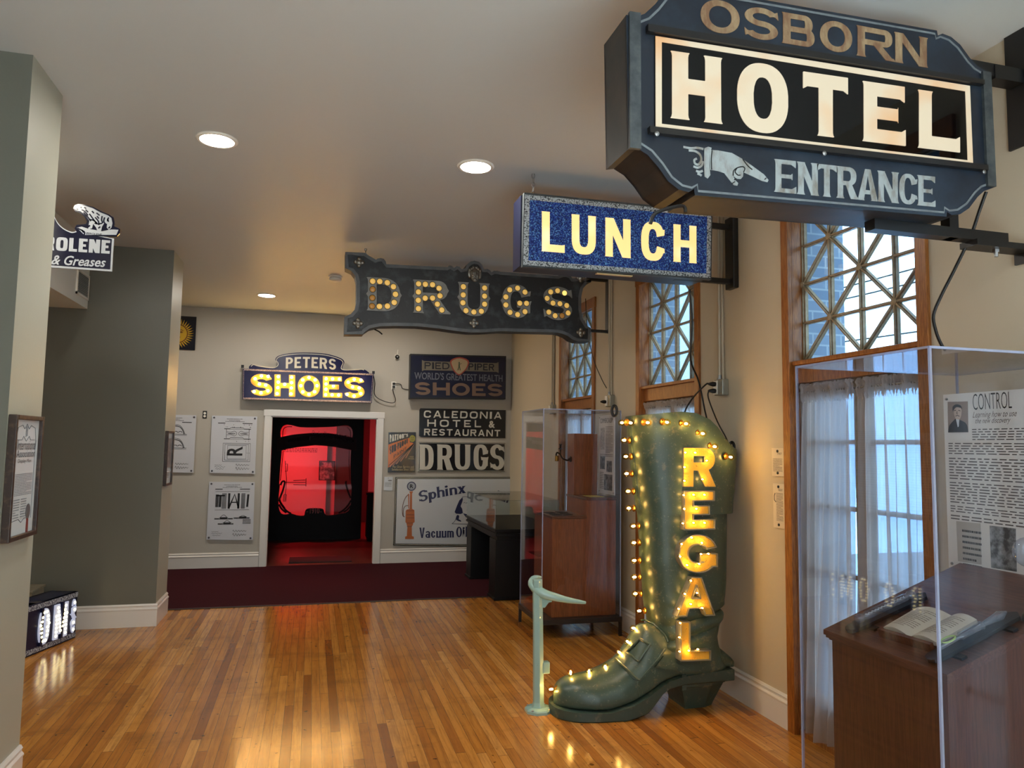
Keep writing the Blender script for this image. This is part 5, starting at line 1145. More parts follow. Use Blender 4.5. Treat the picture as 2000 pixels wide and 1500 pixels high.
b = MB(); a0, c0 = P.at(*Z9((552, 985))[0]); a1, _ = P.at(*Z9((634, 985))[0]); put_text(b, P, a0, c0, a1-a0, .1, '1910', .003, .02)
for p in ((530, 970), (648, 970)): a, c_ = P.at(*Z9(p)[0]); b.obox(P, a-.016, a+.016, c_-.004, c_+.004, 0, .003)
b.build('date_lettering', mat('dull_red_paint', (140, 60, 60), .5), root)
# what stands behind the glass
P2 = PY(16.7); q = conv(P2, Z9((310, 405), (705, 400), (690, 1010), (300, 1010)))
root = thing('patent_poster', 'tall pale patent poster seen through the red glass', 'poster', (q[0][0], 16.8, 1.2))
MB().obox(P2, q[0][0]-.25, q[1][0], .0, q[0][1]+.25, 0, -.02).build('sheet', mat('pale_poster', (232, 226, 222), .6), root)
b = MB()
for pts in (((340, 530), (352, 700), (335, 880)), ((345, 715), (515, 715)), ((410, 700), (515, 695)), ((410, 735), (515, 738)), ((520, 680), (518, 750)), ((330, 820), (350, 820), (345, 880), (325, 880), (330, 820)), ((340, 560), (360, 555), (358, 620), (338, 618))): stroke2(P2, conv(P2, Z9(*pts)), .014, -.001, .003, b)
a0, c0 = P2.at(*Z9((330, 415))[0]); put_lines(b, P2, a0, a0+.7, c0, c0-.1, 3, .003); b.build('drawing', M_ink, root)
P3 = PY(16.2); q = conv(P3, Z9((636, 532), (768, 535), (766, 695), (632, 695)))
root = thing('framed_photograph', 'dark framed photograph hanging behind the red glass', 'picture', (q[0][0], 16.2, 1.6)); MB().prism(P3, [q], .01, -.02).build('print', mat('dark_photo', (60, 52, 54), .4, wear=(9, .55, (170, 160, 160), .1, None)), root); b = MB(); stroke2(P3, q, .02, -.02, .02, b, True); b.build('frame', M_frame, root); MB().obox(P3, .5, 1.2, .0, 2.7, -.03, -.08).build('mount_panel', M_dim, root)
root = thing('black_cabinet', 'dark low cabinet standing right of the glass partition in the red room', 'cabinet', (1.15, 13.4, 0))
xa = PY(13.2).at(*Z9((1045, 900))[0])[0]; zt = PY(13.2).at(*Z9((1045, 805))[0])[1]; MB().box((xa, 13.2, .06), (xa+.7, 13.45, zt-.04)).build('body', M_frame, root, bevel=.005); MB().box((xa-.012, 13.19, zt-.04), (xa+.712, 13.46, zt)).build('top', M_frame, root, bevel=.005); MB().box((xa+.02, 13.22, 0), (xa+.68, 13.43, .06)).build('plinth', M_frame, root)
for x, y, z, pw, lab in ((-.6, 15.1, 2.6, 44, 'left'), (1.9, 15.0, 2.6, 18, 'right')):
    L = bpy.data.lights.new('red_lamp', 'AREA'); L.energy = pw; L.color = (1, .022, .03); L.shape = 'DISK'; L.size = .3; o = bpy.data.objects.new('red_lamp', L); COL.objects.link(o); o.location = (x, y, z)

# ---------------------------------------------------------------- long black table with a glass case
root = thing('black_display_table', 'long black display table with two pedestals on the red carpet near the right wall', 'table', (2.3, 8.8, 0))
TX0, TX1, TY0, TY1, TZ = 1.985, 2.76, 7.97, 9.62, .777
M_bt = mat('satin_black_wood', (13, 12, 13), .45, spec=.25)
b = MB().box((TX0, TY0, TZ-.025), (TX1, TY1, TZ)).box((TX0+.02, TY0+.02, TZ-.05), (TX1-.02, TY1-.02, TZ-.025)).box((TX0+.008, TY0+.008, TZ-.075), (TX1-.008, TY1-.008, TZ-.05)).box((TX0+.03, TY0+.03, TZ-.12), (TX1-.03, TY1-.03, TZ-.075)); b.build('table_top', M_bt, root, bevel=.003)
for y0, y1 in ((8.0, 8.3), (9.3, 9.58)): MB().box((TX0+.015, y0, .012), (TX1-.02, y1, TZ-.12)).box((TX0+.0, y0-.01, .004), (TX1-.01, y1+.01, .03)).build('pedestal', M_bt, root, bevel=.003)
root = thing('glass_vitrine', 'low clear glass vitrine on the long black table', 'display case', (2.37, 8.8, TZ))
M_vit = clear('vitrine_glass', (244, 246, 244), 1.52, boost=1.2); gx0, gx1, gy0, gy1, gz = TX0+.01, TX1-.02, TY0+.04, TY1-.04, 1.09
for a, c in (((gx0, gy0, TZ), (gx0+.005, gy1, gz)), ((gx1-.005, gy0, TZ), (gx1, gy1, gz)), ((gx0, gy0, TZ), (gx1, gy0+.005, gz)), ((gx0, gy1-.005, TZ), (gx1, gy1, gz)), ((gx0, gy0, gz), (gx1, gy1, gz+.005))): MB().box(a, c).build('pane', M_vit, root)
# ---------------------------------------------------------------- giant lit boot
BY = 4.63; HY = .20
PF, PK, PC = PY(4.72), PY(4.50), PY(BY)
Z4 = zc(.2266, 1180, 780); Z5b = zc(.24, 1000, 1090)
boot = thing('boot_sign', 'giant green metal boot sign ringed with bulbs and lettered REGAL', 'boot sign', (2.4, BY, 0))
def paint_boot():
    m = bpy.data.materials.new('weathered_green_paint'); t = Nt(m)
    f1 = t.noise(3.0, 4, .6); f2 = t.ramp(t.noise(14, 8, .72), [(.57, (0, 0, 0, 1)), (.64, (1, 1, 1, 1))]); f3 = t.ramp(t.noise(60, 4, .7), [(.62, (0, 0, 0, 1)), (.67, (1, 1, 1, 1))])
    c = t.mix(f1, rgb(48, 66, 57), rgb(78, 96, 82)); c = t.mix(t.math('MULTIPLY', f2, .5), c, rgb(134, 122, 92)); c = t.mix(t.math('MULTIPLY', f3, .5), c, rgb(158, 156, 138))
    p = t.n('ShaderNodeBsdfPrincipled', i_Roughness=.36); t.lk(c, p.inputs['Base Color']); b = t.n('ShaderNodeBump', i_Strength=.3, i_Distance=.006); t.lk(t.noise(9, 5), b.inputs['Height']); t.lk(b.outputs[0], p.inputs['Normal']); t.lk(p.outputs[0], t.out.inputs[0]); return m
M_boot = paint_boot(); M_sole = mat('dark_green_sole', (58, 76, 68), .42, wear=(18, .64, (112, 110, 92), .08, None))
def prof(pl, pts):
    q = sorted([pl.at(*p) for p in pts], key=lambda t: t[1]); return [t[1] for t in q], [t[0] for t in q]
fz, fx = prof(PF, [(1218.5, 811.7), (1222, 848), (1226.5, 893), (1233, 950), (1240, 998.7)]); kz, kx = prof(PK, [(1447, 879), (1447, 893), (1443, 945), (1438, 998.7)])
gz, gx = prof(PF, [(1241, 1000), (1244.6, 1052), (1245, 1092), (1249.6, 1126), (1252, 1162), (1255.6, 1183.6), (1266, 1205), (1262, 1222), (1256, 1240), (1262, 1300), (1290, 1330)]); hz, hx = prof(PK, [(1428, 1000), (1428, 1050), (1427, 1138), (1423, 1192), (1417, 1200), (1414, 1207), (1420, 1216), (1420, 1229), (1412, 1240), (1408.6, 1252), (1412, 1268), (1420, 1284), (1429, 1299), (1426, 1312)])
def ring(xf, xb, z, hy, n=44, e=3.0, zf=None):
    out = []
    for i in range(n):
        a = 2*math.pi*i/n; c, s = math.cos(a), math.sin(a); u = .5-.5*math.copysign(abs(c)**(2/e), c); y = BY+hy*math.copysign(abs(s)**(2/e), s)
        out.append((xf+(xb-xf)*u, y, z if zf is None else zf(u)))
    return out
tc = [(p[0], PK.at(*p)[1]) for p in ((1218, 811), (1270, 806), (1311, 804), (1339, 808), (1366, 821), (1384, 837), (1398, 855), (1415, 869), (1429, 876), (1447, 879))]
tu = [(p[0]-1218)/229 for p in tc]; tz = [p[1] for p in tc]
z0 = PK.at(1330, 1003)[1]; rows = []
for s in np.linspace(0, 1, 14):
    zf_, zb_ = fz[0]+(fz[-1]-fz[0])*s, kz[0]+(kz[-1]-kz[0])*s
    rows.append(ring(float(np.interp(zf_, fz, fx)), float(np.interp(zb_, kz, kx)), 0, HY+.012, zf=lambda u: z0+(float(np.interp(u, tu, tz))-z0)*s))
ct = np.array(rows[-1]).mean(0); rows.append([tuple(ct+(np.array(p)-ct)*np.array((.955, .9, 1))) for p in rows[-1]]); rows.append([(p[0], p[1], p[2]-.05) for p in rows[-1]])
bb = MB().grid(rows, closed=True, cap=True); lip = [(p[0], p[1], p[2]-.004) for p in rows[0]]
upper_cuff = bb.build('cuff', M_boot, boot, label='flared green upper cuff')
rows = []; zlo = PK.at(1424, 1312)[1]
for z in np.linspace(zlo, z0+.01, 90):
    w = float(np.interp(z, (zlo, .25, .42, .62, 1.0, 1.3), (.165, .185, .185, .185, .19, HY-.004)))
    w += .036*(abs(math.sin((z-.295)*33))-.55)*math.exp(-((z-.53)/.10)**2)
    rows.append(ring(float(np.interp(z, gz, gx))-.012*math.sin((z-.3)*52)*math.exp(-((z-.54)/.08)**2), float(np.interp(z, hz, hx)), z, w, zf=lambda u, z=z: z+.13*(u-.45)*math.exp(-((z-.53)/.13)**2)))
sb = MB().grid(rows, closed=True, cap=True)
# foot: cross-sections from toe to heel
tp = conv(PC, [(1084, 1350), (1088, 1339), (1096, 1329), (1113, 1322.5), (1149, 1317), (1185, 1303), (1209, 1288), (1226, 1268), (1240, 1238), (1254, 1217)]); tx = [p[0] for p in tp]+[2.35, 2.62, 2.80]; tzz = [p[1] for p in tp]+[.52, .45, .3]
bt = conv(PY(4.42), [(1240, 1375.6), (1271, 1359), (1295, 1342), (1329, 1328), (1380, 1318)]); x00 = tx[0]-.006
bx = [x00, x00+.3]+[p[0] for p in bt]; bz = [.058, .05]+[p[1] for p in bt]; bx += [2.85]; bz += [bz[-1]+.005]
wx = [x00, x00+.02, x00+.06, x00+.12, x00+.22, x00+.4, x00+.6, x00+.8, x00+1.0, 2.80]; wy = [.02, .075, .125, .165, .2, .215, .195, .175, .165, .14]
frows = []
for x in [x00, x00+.008, x00+.02, x00+.04]+list(np.linspace(x00+.07, 2.78, 40)):
    zt, zb, hw = (float(np.interp(x, a, c)) for a, c in ((tx, tzz), (bx, bz), (wx, wy))); zt = max(zt, zb+.02); r = []
    for i in range(30):
        a = 2*math.pi*i/30; c, s = math.cos(a), math.sin(a); e = 2.3 if s > 0 else 4.0
        y = BY+hw*math.copysign(abs(c)**(2/e), c); zz_ = zb+.05 if zt-zb > .09 else zb+(zt-zb)*.45
        r.append((x, y, zz_+((zt-zz_)*abs(s)**(2/e) if s > 0 else -(zz_-zb)*abs(s)**(2/e))))
    frows.append(r)
sb.grid(frows, closed=True, cap=True); shaft = sb.build('upper', M_boot, boot, label='weathered green boot body', sharp=55)
# sole with raised arch
sx = conv(PY(4.42), [(1240, 1402), (1264, 1394), (1276, 1383), (1286, 1370), (1296, 1358), (1310, 1348), (1345, 1341)]); sxx = [x00-.02, x00+.4]+[p[0] for p in sx]+[2.79]; szz = [0.0, 0.0]+[max(0, p[1]) for p in sx]+[max(0, sx[-1][1])]
rows = []
for x in [x00-.022, x00-.016, x00-.004, x00+.02]+list(np.linspace(x00+.05, 2.765, 46)):
    zb = float(np.interp(x, sxx, szz)); hw = float(np.interp(x, [x00-.022, x00-.012, x00+.03, x00+.1, x00+.22, x00+.42, x00+.62, x00+.8, 2.80], [.03, .085, .15, .195, .225, .24, .215, .19, .17])); zt = max(float(np.interp(x, bx, bz))+.004, zb+.05)
    rows.append([(x, BY-hw, zb+.008), (x, BY-hw+.008, zb), (x, BY+hw-.008, zb), (x, BY+hw, zb+.008), (x, BY+hw, zt), (x, BY-hw, zt)])
MB().grid(rows, closed=True, cap=True, smooth=False).build('sole', M_sole, boot, label='dark green sole')
hxl, hxr = 2.43, 2.66; zt = szz[-1]+.02; rows = []
for z, x0, x1, w in ((0, hxl, 2.665, .115), (.02, hxl-.002, 2.672, .12), (zt-.045, hxl-.045, 2.735, .16), (zt-.04, hxl-.05, 2.745, .168), (zt+.005, hxl-.055, 2.765, .172)): rows.append([(x0, BY-w, z), (x0+(x1-x0)*.6, BY-w, z), (x1-.02, BY-w*.7, z), (x1, BY, z), (x1-.02, BY+w*.7, z), (x0+(x1-x0)*.6, BY+w, z), (x0, BY+w, z)])
MB().grid(rows, closed=True, cap=True, smooth=False).build('heel', M_sole, boot, label='tapered dark green heel')
a, c_ = PY(4.45).at(*Z5b((1395, 950))[0]); a2, c2 = PY(4.45).at(*Z5b((1425, 1072))[0]); MB().box((a-.012, 4.445, c2), (a+.02, 4.47, c_)).build('strap_bracket', M_sole, boot)
# flap, buckle and strap laid over the instep
bv = bmesh.new(); bv.from_mesh(shaft.data); off_ = np.array(boot['_at']); tree = BVHTree.FromBMesh(bv)
def drape(pts, t, step=7.0):
    """a sheet of thickness t lying on the boot's surface, outlined by photo points"""
    from mathutils.geometry import delaunay_2d_cdt
    pts = [tuple(p) for p in pts]; dense = []
    for i in range(len(pts)):
        a = np.array(pts[i]); c = np.array(pts[(i+1) % len(pts)]); k = max(1, int(np.linalg.norm(c-a)/step)); dense += [tuple(a+(c-a)*j/k) for j in range(k)]
    q = np.array(dense); X, Y = np.meshgrid(np.arange(q[:, 0].min(), q[:, 0].max(), step), np.arange(q[:, 1].min(), q[:, 1].max(), step)); D = sdf(dense, X, Y); ins = [(x, y) for x, y, d in zip(X.ravel(), Y.ravel(), D.ravel()) if d < -step*.5]
    vs = [Vector(p) for p in dense+ins]; n = len(dense); r = delaunay_2d_cdt(vs, [(i, (i+1) % n) for i in range(n)], [list(range(n))], 1, 1e-4)
    out = []
    for p in r[0]:
        d = FW+RT*(p[0]-1000)/CAM_F-UP*(p[1]-750)/CAM_F; d = d/np.linalg.norm(d); h = tree.ray_cast(Vector(EYEP-off_), Vector(d))
        if h[0] is None: h = tree.find_nearest(Vector(EYEP+d*((4.5-EYEP[1])/d[1])-off_))
        nn = np.array(h[1]); nn = nn if nn@d < 0 else -nn; out.append((np.array(h[0])+off_, nn))
    vs2 = [p+nn*t for p, nn in out]+[p-nn*.01 for p, nn in out]; m = len(out); fs = [tuple(f) for f in r[2]]+[tuple(i+m for i in reversed(f)) for f in r[2]]
    ed = {}
    for f in r[2]:
        for i in range(len(f)): e = (f[i], f[(i+1) % len(f)]); ed[e] = 1
    for (i, j) in list(ed):
        if (j, i) not in ed: fs.append((i, j, j+m, i+m))
    return MB().add(vs2, fs, True)
drape(Z5b((1028, 522), (1075, 522), (1140, 548), (1235, 630), (1262, 690), (1230, 745), (1185, 810), (1110, 900), (1020, 1000), (985, 985), (920, 905), (852, 836), (905, 770), (955, 715), (995, 650), (1015, 590)), .014).build('instep_flap', M_boot, boot, sharp=50)
def on_boot(pts, lift):
    v_ = []
    for p in pts:
        d = FW+RT*(p[0]-1000)/CAM_F-UP*(p[1]-750)/CAM_F; d = d/np.linalg.norm(d); h = tree.ray_cast(Vector(EYEP-off_), Vector(d))
        if h[0] is not None: nn = np.array(h[1]); nn = nn if nn@d < 0 else -nn; v_.append(np.array(h[0])+off_+nn*lift)
    return v_
def along(q, n_=8): return [tuple(np.array(q[i])+(np.array(q[i+1])-np.array(q[i]))*k/n_) for i in range(len(q)-1) for k in range(n_)]+[tuple(q[-1])]
bk = Z5b((1052, 668), (1122, 708), (1040, 846), (950, 780), (1052, 668))
MB().tube(on_boot(along(bk, 6), .02)[:-1], .0085, 8, closed=True).build('buckle', M_boot, boot, label='raised square buckle')
drape(Z5b((1228, 797), (1300, 835), (1448, 908), (1435, 928), (1330, 915), (1160, 888), (1195, 840)), .012).build('heel_strap', M_boot, boot, sharp=50)
for q_ in (((852, 838), (1010, 985), (1030, 995), (1110, 900), (1190, 806), (1232, 745)), ((1030, 524), (1080, 526), (1150, 556), (1236, 632), (1262, 690))):
    MB().tube(on_boot(along(Z5b(*q_), 5), .018), .007, 6).build('flap_piping', M_boot, boot)
MB().tube(on_boot(along(Z5b((1020, 1000), (1024, 1080), (1038, 1160)), 5), .001), .004, 6).build('side_seam', M_boot, boot)
# front seam strip that carries the bulbs, hooks at the top corners
fr = [(float(np.interp(z, fz, fx))+.014, BY, z) for z in np.linspace(z0+.02, fz[-1]-.01, 10)]; MB().tube(fr, .022, 8).build('front_seam', M_boot, boot)
for px_, py_, xx in ((1212, 800, -.01), (1443, 872, -.005)):
    a, c_ = PK.at(px_, py_); MB().tube([(a+xx+.018*math.cos(t), BY-.05, c_-.005+.035*math.sin(t)) for t in [k*math.pi/8 for k in range(16)]], .010, 6, closed=True).build('hanging_ring', M_black, boot)
# bulbs
M_bfil = emit('boot_filament_glow', (255, 210, 132), 110.0)
PN = PY(BY-HY-.05)
for p in ((240, 205), (387, 203), (553, 200), (718, 212), (862, 297), (965, 410), (1103, 500)):
    a, c_ = PN.at(*Z4(p)[0]); bulb((a-.018, BY-HY-.008, c_+.006), (.34, -1, -.12), .023, boot, M_bfil)
a, c_ = PC.at(*Z4((135, 205))[0]); bulb((a+.036, BY-.02, c_+.004), (-1, -.35, -.05), .023, boot, M_bfil)
for p in ((160, 352), (175, 492), (182, 640), (196, 792), (200, 938), (240, 1092), (245, 1235), (248, 1388)):
    a, c_ = PC.at(*Z4(p)[0]); bulb((a+.045, BY, c_), (-1, -.12, 0), .023, boot, M_bfil)
for p, d in (((990, 155), (-1, -.1, 0)), ((998, 290), (-1, -.1, 0)), ((1030, 430), (-1, -.1, 0)), ((985, 570), (-1, -.1, .25)), ((937, 678), (-.8, -.1, .6)), ((870, 765), (-.75, -.1, .65)), ((758, 880), (-.42, -.1, .95)), ((627, 918), (-.05, -.1, 1)), ((477, 925), (-.08, -.1, 1)), ((312, 1068), (-1, -.12, .05))):
    a, c_ = PC.at(*Z5b(p)[0]); d = np.array(d, float); d /= np.linalg.norm(d); k = np.array((a, BY, c_))-d*.043; bulb(k, d, .023, boot, M_bfil)
# channel letters
PL_ = PY(BY-HY-.028); M_foil = mat('gold_foil', (248, 190, 66), .5, wear=(60, .66, (150, 84, 22), .04, None), bump=(70, .5)); M_chan = mat('grey_channel_rim', (148, 142, 126), .45, .3)
RB = dict(R=(Z4, ((712, 460), (797, 462), (896, 530), (705, 587), (704, 705), (860, 692))), E=(Z4, ((697, 828), (783, 825), (877, 825), (703, 947), (807, 946), (690, 1072), (783, 1067), (878, 1068))), G=(Z4, ((767, 1196), (680, 1250), (855, 1240), (667, 1358), (727, 1432), (832, 1423), (848, 1337), (912, 1335))),
  A=(Z5b, ((1467, 188), (1419, 296), (1518, 288), (1466, 378), (1367, 418), (1560, 410))), L=(Z5b, ((1380, 533), (1374, 650), (1375, 765), (1450, 758), (1524, 747))))
for ch, Zk, bl_, br_, tl_, kw in (('R', Z4, (688, 752), (962, 752), (690, 418), {}), ('E', Z4, (682, 1122), (946, 1116), (684, 792), {}), ('G', Z4, (640, 1492), (968, 1490), (640, 1165), {}), ('A', Z5b, (1338, 472), (1642, 462), (1343, 158), {}), ('L', Z5b, (1366, 832), (1608, 826), (1368, 518), {})):
    f, asp = quad(PL_, *Zk(bl_, br_, tl_)); k_ = dict(v=.27, h=.2 if ch == 'R' else .25, n=2.1, gap=.15, res=64)
    b = MB(); put_glyph(b, PL_, f, asp, ch, .0, -.06, **k_); l = b.build('letter', M_foil, boot, label='gold foil letter '+ch)
    o_, i_ = glyph(ch, asp, level=.012, **k_), glyph(ch, asp, level=-.016, **k_); mp = lambda lp: [f(x/asp, y) for x, y in lp]
    b = MB()
    if len(o_) == len(i_):
        ar = lambda lp: abs(sum(lp[i][0]*lp[(i+1) % len(lp)][1]-lp[(i+1) % len(lp)][0]*lp[i][1] for i in range(len(lp))))
        for q1, q2 in zip(sorted(o_, key=ar), sorted(i_, key=ar)): b.prism(PL_, [mp(q1), mp(q2)], .016, -.055)
    else: b.prism(PL_, [mp(q) for q in o_], -.002, -.06)
    b.build('channel_rim', M_chan, l)
    for p in RB[ch][1]:
        a, c_ = PL_.up(.03).at(*Zk(p)[0]); bulb(PL_.w(a-.012, c_+.003, .002), (.35, -1, -.08), .0125, l, M_bfil, base=False)
a, c_ = PL_.at(*Z4((788, 595))[0]); 
bv.free()

# ---------------------------------------------------------------- pale green shoeshine footrest
PG = PY(4.69); M_grn = mat('pale_green_enamel', (150, 184, 178), .22, coat=.4, wear=(40, .72, (84, 96, 84), .04, None))
cx = 1.474; st_ = thing('shoeshine_footrest', 'pale green iron shoeshine footrest on a flanged post beside the boot toe', 'footrest', (cx, 4.69, 0))
oc = [(cx+.09*math.cos(math.pi*(k+.5)/4)*1.0, 4.69+.09*math.sin(math.pi*(k+.5)/4)) for k in range(8)]
rows = [[(x, y, z) for x, y in [(cx+(p[0]-cx)*s, 4.69+(p[1]-4.69)*s) for p in oc]] for z, s in ((0, 1), (.016, 1), (.024, .93), (.03, .6))]; MB().grid(rows, closed=True, smooth=False, cap=True).build('base_flange', M_grn, st_)
for k in range(4):
    a = math.pi/4+math.pi/2*k; MB().lathe([(.008, 0), (.008, .004), (.004, .007)], (cx+.078*math.cos(a), 4.69+.078*math.sin(a), .022), n=8).build('screw', M_steel, st_)
rows = []; 
for z, s, dx in ((.028, 1.25, 0), (.06, 1.02, 0), (.5, .95, -.008), (.84, .92, -.016)): rows.append([(cx+dx+.038*s*math.cos(math.pi*(k+.5)/3), 4.69+.034*s*math.sin(math.pi*(k+.5)/3), z) for k in range(6)])
MB().grid(rows, closed=True, smooth=False, cap=True).build('post', M_grn, st_, bevel=.004)
a, c_ = PG.at(*Z5b((285, 890))[0]); MB().box((cx+.02, 4.665, c_-.035), (a+.014, 4.715, c_+.04)).build('lug', M_grn, st_, bevel=.008)
a, c_ = PG.at(*Z5b((290, 340))[0]); MB().prism(PG, [conv(PG, Z5b((235, 300), (320, 315), (318, 355), (292, 358), (262, 400), (240, 400)))], .022, -.022).build('gusset', M_grn, st_, bevel=.005)
pp = [(*PG.at(*p), y) for p, y in zip(Z5b((288, 188), (250, 186), (212, 196), (185, 222), (205, 258), (262, 290), (330, 306), (400, 322), (480, 336), (545, 344), (572, 348)), (4.83, 4.825, 4.80, 4.745, 4.69, 4.665, 4.65, 4.64, 4.635, 4.63, 4.628))]
path = smooth_path([(p[0], p[2], p[1]) for p in pp], 4); rr = np.interp(np.linspace(0, 10, len(path)), range(11), (.008, .014, .022, .030, .033, .031, .027, .022, .017, .012, .009)); b = MB(); b.tube(path, list(rr), 12); b.build('foot_plate', M_grn, st_, label='curved footrest')

# ---------------------------------------------------------------- clear display cases
M_acr = clear('clear_acrylic', (246, 248, 252), 1.49, boost=.9); M_edge = clear('acrylic_edge_highlight', (220, 226, 244), 1.49, body=.34, extra=(206, 214, 240), boost=2)  # milky pale tint puts the bright edge highlights into the colour
def case(name, label, x0, x1, y0, y1, z0, z1, t=.008):
    o = thing(name, label, 'display case', ((x0+x1)/2, (y0+y1)/2, z0))
    for lab, a, c in (('side', (x0, y0+t, z0), (x0+t, y1-t, z1-t)), ('side', (x1-t, y0+t, z0), (x1, y1-t, z1-t)), ('front', (x0+t, y0, z0), (x1-t, y0+t, z1-t)), ('back', (x0+t, y1-t, z0), (x1-t, y1, z1-t)), ('top', (x0+t, y0+t, z1-t), (x1-t, y1-t, z1))): MB().box(a, c).build('panel', M_acr, o)
    b = MB()
    for x in (x0, x1-t):
        for y in (y0, y1-t): MB().box((x, y, z0), (x+t, y+t, z1)).build('edge', M_edge, o)
        MB().box((x, y0+t, z1-t), (x+t, y1-t, z1)).build('edge', M_edge, o)
    for y in (y0, y1-t): MB().box((x0+t, y, z1-t), (x1-t, y+t, z1)).build('edge', M_edge, o)
    return o
M_iron = mat('brown_black_iron', (38, 32, 30), .45, .2)
def stand(label, x0, x1, y0, y1, z):
    o = thing('case_stand', label, 'stand', ((x0+x1)/2, (y0+y1)/2, 0)); MB().box((x0-.01, y0-.01, z-.045), (x1+.01, y1+.01, z-.001)).build('tray', M_iron, o, bevel=.002)
    for x in (x0-.008, x1-.017):
        for y in (y0-.008, y1-.017): MB().box((x, y, 0), (x+.025, y+.025, z-.045)).build('leg', M_iron, o)
    return o
CX0, CX1, CY0, CY1, CTZ, CZ0 = 2.006, 2.765, 6.33, 7.03, 2.046, .175
case('acrylic_case', 'tall clear acrylic case with a stepped oak stand, behind the green footrest', CX0, CX1, CY0, CY1, CZ0, CTZ)
stand('low dark metal stand under the clear case with the stepped oak block', CX0, CX1, CY0, CY1, CZ0)
M_oak = wood('red_oak_veneer', (112, 58, 26), (156, 88, 44), 'Z', .9, .38, .35); M_oakx = wood('dark_oak_top', (74, 44, 28), (112, 68, 42), 'X', 1, .3, .4)
o = thing('oak_stand', 'stepped oak display block with a tall rear column inside the clear case', 'display stand', (2.43, 6.66, CZ0))
ox0, ox1, om, oy0, oy1 = 2.118, 2.744, 2.455, 6.40, 6.95
MB().box((ox0+.006, oy0, CZ0), (om, oy1, 1.05)).build('lower_step', M_oak, o, bevel=.002); MB().box((ox0, oy0-.006, 1.05), (om, oy1+.006, 1.073)).build('step_top', M_oakx, o, bevel=.003)
MB().box((om, oy0, CZ0), (ox1, oy1, 1.215)).build('upper_step', M_oak, o, bevel=.002); MB().box((om-.006, oy0-.006, 1.215), (ox1+.004, oy1+.006, 1.238)).build('step_top', M_oakx, o, bevel=.003)
MB().box((om, 6.75, 1.238), (2.697, 6.945, 1.832)).build('column', M_oak, o, bevel=.002)
Zn = zc(.32, 980, 780); PS = PY(6.84)
o = thing('wall_sconce', 'old bronze lamp bracket mounted on the oak column in the clear case', 'lamp bracket', (om, 6.84, 1.5))
M_brz = mat('dark_bronze', (58, 44, 32), .35, .8)
MB().tube(smooth_path([PS.w(*PS.at(*p), 0) for p in Zn((460, 362), (430, 368), (400, 372), (372, 360), (355, 335), (338, 325), (332, 338), (334, 350))], 5), .008, 8).build('arm', M_brz, o)
a, c_ = PS.at(*Zn((455, 365))[0]); MB().lathe([(.03, 0), (.03, .01), (.012, .02), (.008, .03)], (om, 6.84, c_), (-1, 0, 0), 12).build('backplate', M_brz, o)
a, c_ = PS.at(*Zn((336, 362))[0]); MB().lathe([(.010, .03), (.018, .026), (.019, -.018), (.022, -.022), (.015, -.024)], (a, 6.84, c_), n=12).build('socket', M_brass, o, label='brass bulb socket')
a, c_ = PS.at(*Zn((358, 300))[0]); MB().lathe([(.006, -.06), (.007, -.01), (.022, -.004), (.022, .0), (.010, .006), (.010, .03), (.016, .034), (.014, .045)], (a, 6.84, c_), n=12).build('candle_cup', M_brz, o)
o = tag(MB().box((2.52, 6.48, 1.2385), (2.66, 6.68, 1.243)).build('yellow_leaflet', mat('yellowed_paper', (206, 178, 92), .7)), 'yellowed leaflet lying on the upper oak step in the clear case', 'paper')
b = MB()
for k, (x, y) in enumerate(((2.16, 6.5), (2.27, 6.5), (2.16, 6.68), (2.29, 6.7))): b = MB().box((x, y, 1.0735), (x+.09, y+.12, 1.078)); tag(b.build('small_card', mat('dark_card', (52, 42, 36), .6)), 'small dark card lying flat on the lower oak step', 'card', 'dark cards on the oak step')
def board(name, label, x, y0, y1, z0, z1, fill):
    P = PXw(x); o = thing(name, label, 'information board', (x, (y0+y1)/2, z0)); MB().obox(P, -y1, -y0, z0, z1, 0, -.008).build('sheet', mat('board_white', (214, 208, 200), .35), o); fill(P, o, -y1, -y0, z0, z1)
    for a, c in ((-y1+.018, z1-.02), (-y0-.018, z1-.02), (-y1+.018, z0+.02), (-y0-.018, z0+.02)): MB().lathe([(.006, -.02), (.006, .004), (.001, .005)], P.w(a, c, 0), P.n, 8).build('standoff', M_steel, o)
    return o
M_photo = mat('old_photo_print', (58, 58, 60), .4, wear=(26, .52, (150, 150, 150), .12, None)); M_sepia = mat('sepia_photo', (136, 118, 106), .4); M_txt = mat('text_print', (84, 78, 76), .6)
def fill_comm(P, o, a0, a1, z0, z1):
    w, h = a1-a0, z1-z0; b = MB(); put_text(b, P, a0+w*.1, z1-h*.10, w*.8, h*.06, 'COMMERCIALISM', .001, .0); b.build('headline', M_ink, o)
    b = MB(); put_lines(b, P, a0+w*.45, a1-w*.08, z1-h*.14, z1-h*.48, 18); put_lines(b, P, a0+w*.08, a1-w*.08, z1-h*.49, z1-h*.53, 2); put_lines(b, P, a0+w*.08, a0+w*.34, z1-h*.72, z1-h*.94, 10); b.build('print', M_txt, o)
    for u0, u1, v0, v1 in ((.1, .42, .53, .69), (.52, .86, .58, .72), (.36, .88, .75, .95), (.12, .4, .16, .44)): MB().obox(P, a0+w*u0, a0+w*u1, z1-h*v1, z1-h*v0, .0012, 0).build('photo', M_photo if v0 > .3 else mat('grey_engraving', (150, 146, 140), .4, wear=(60, .5, (196, 190, 182), .1, None)), o)
board('information_board', 'white printed board headed COMMERCIALISM standing in the clear case', 2.705, 6.35, 6.735, 1.262, 2.01, fill_comm)

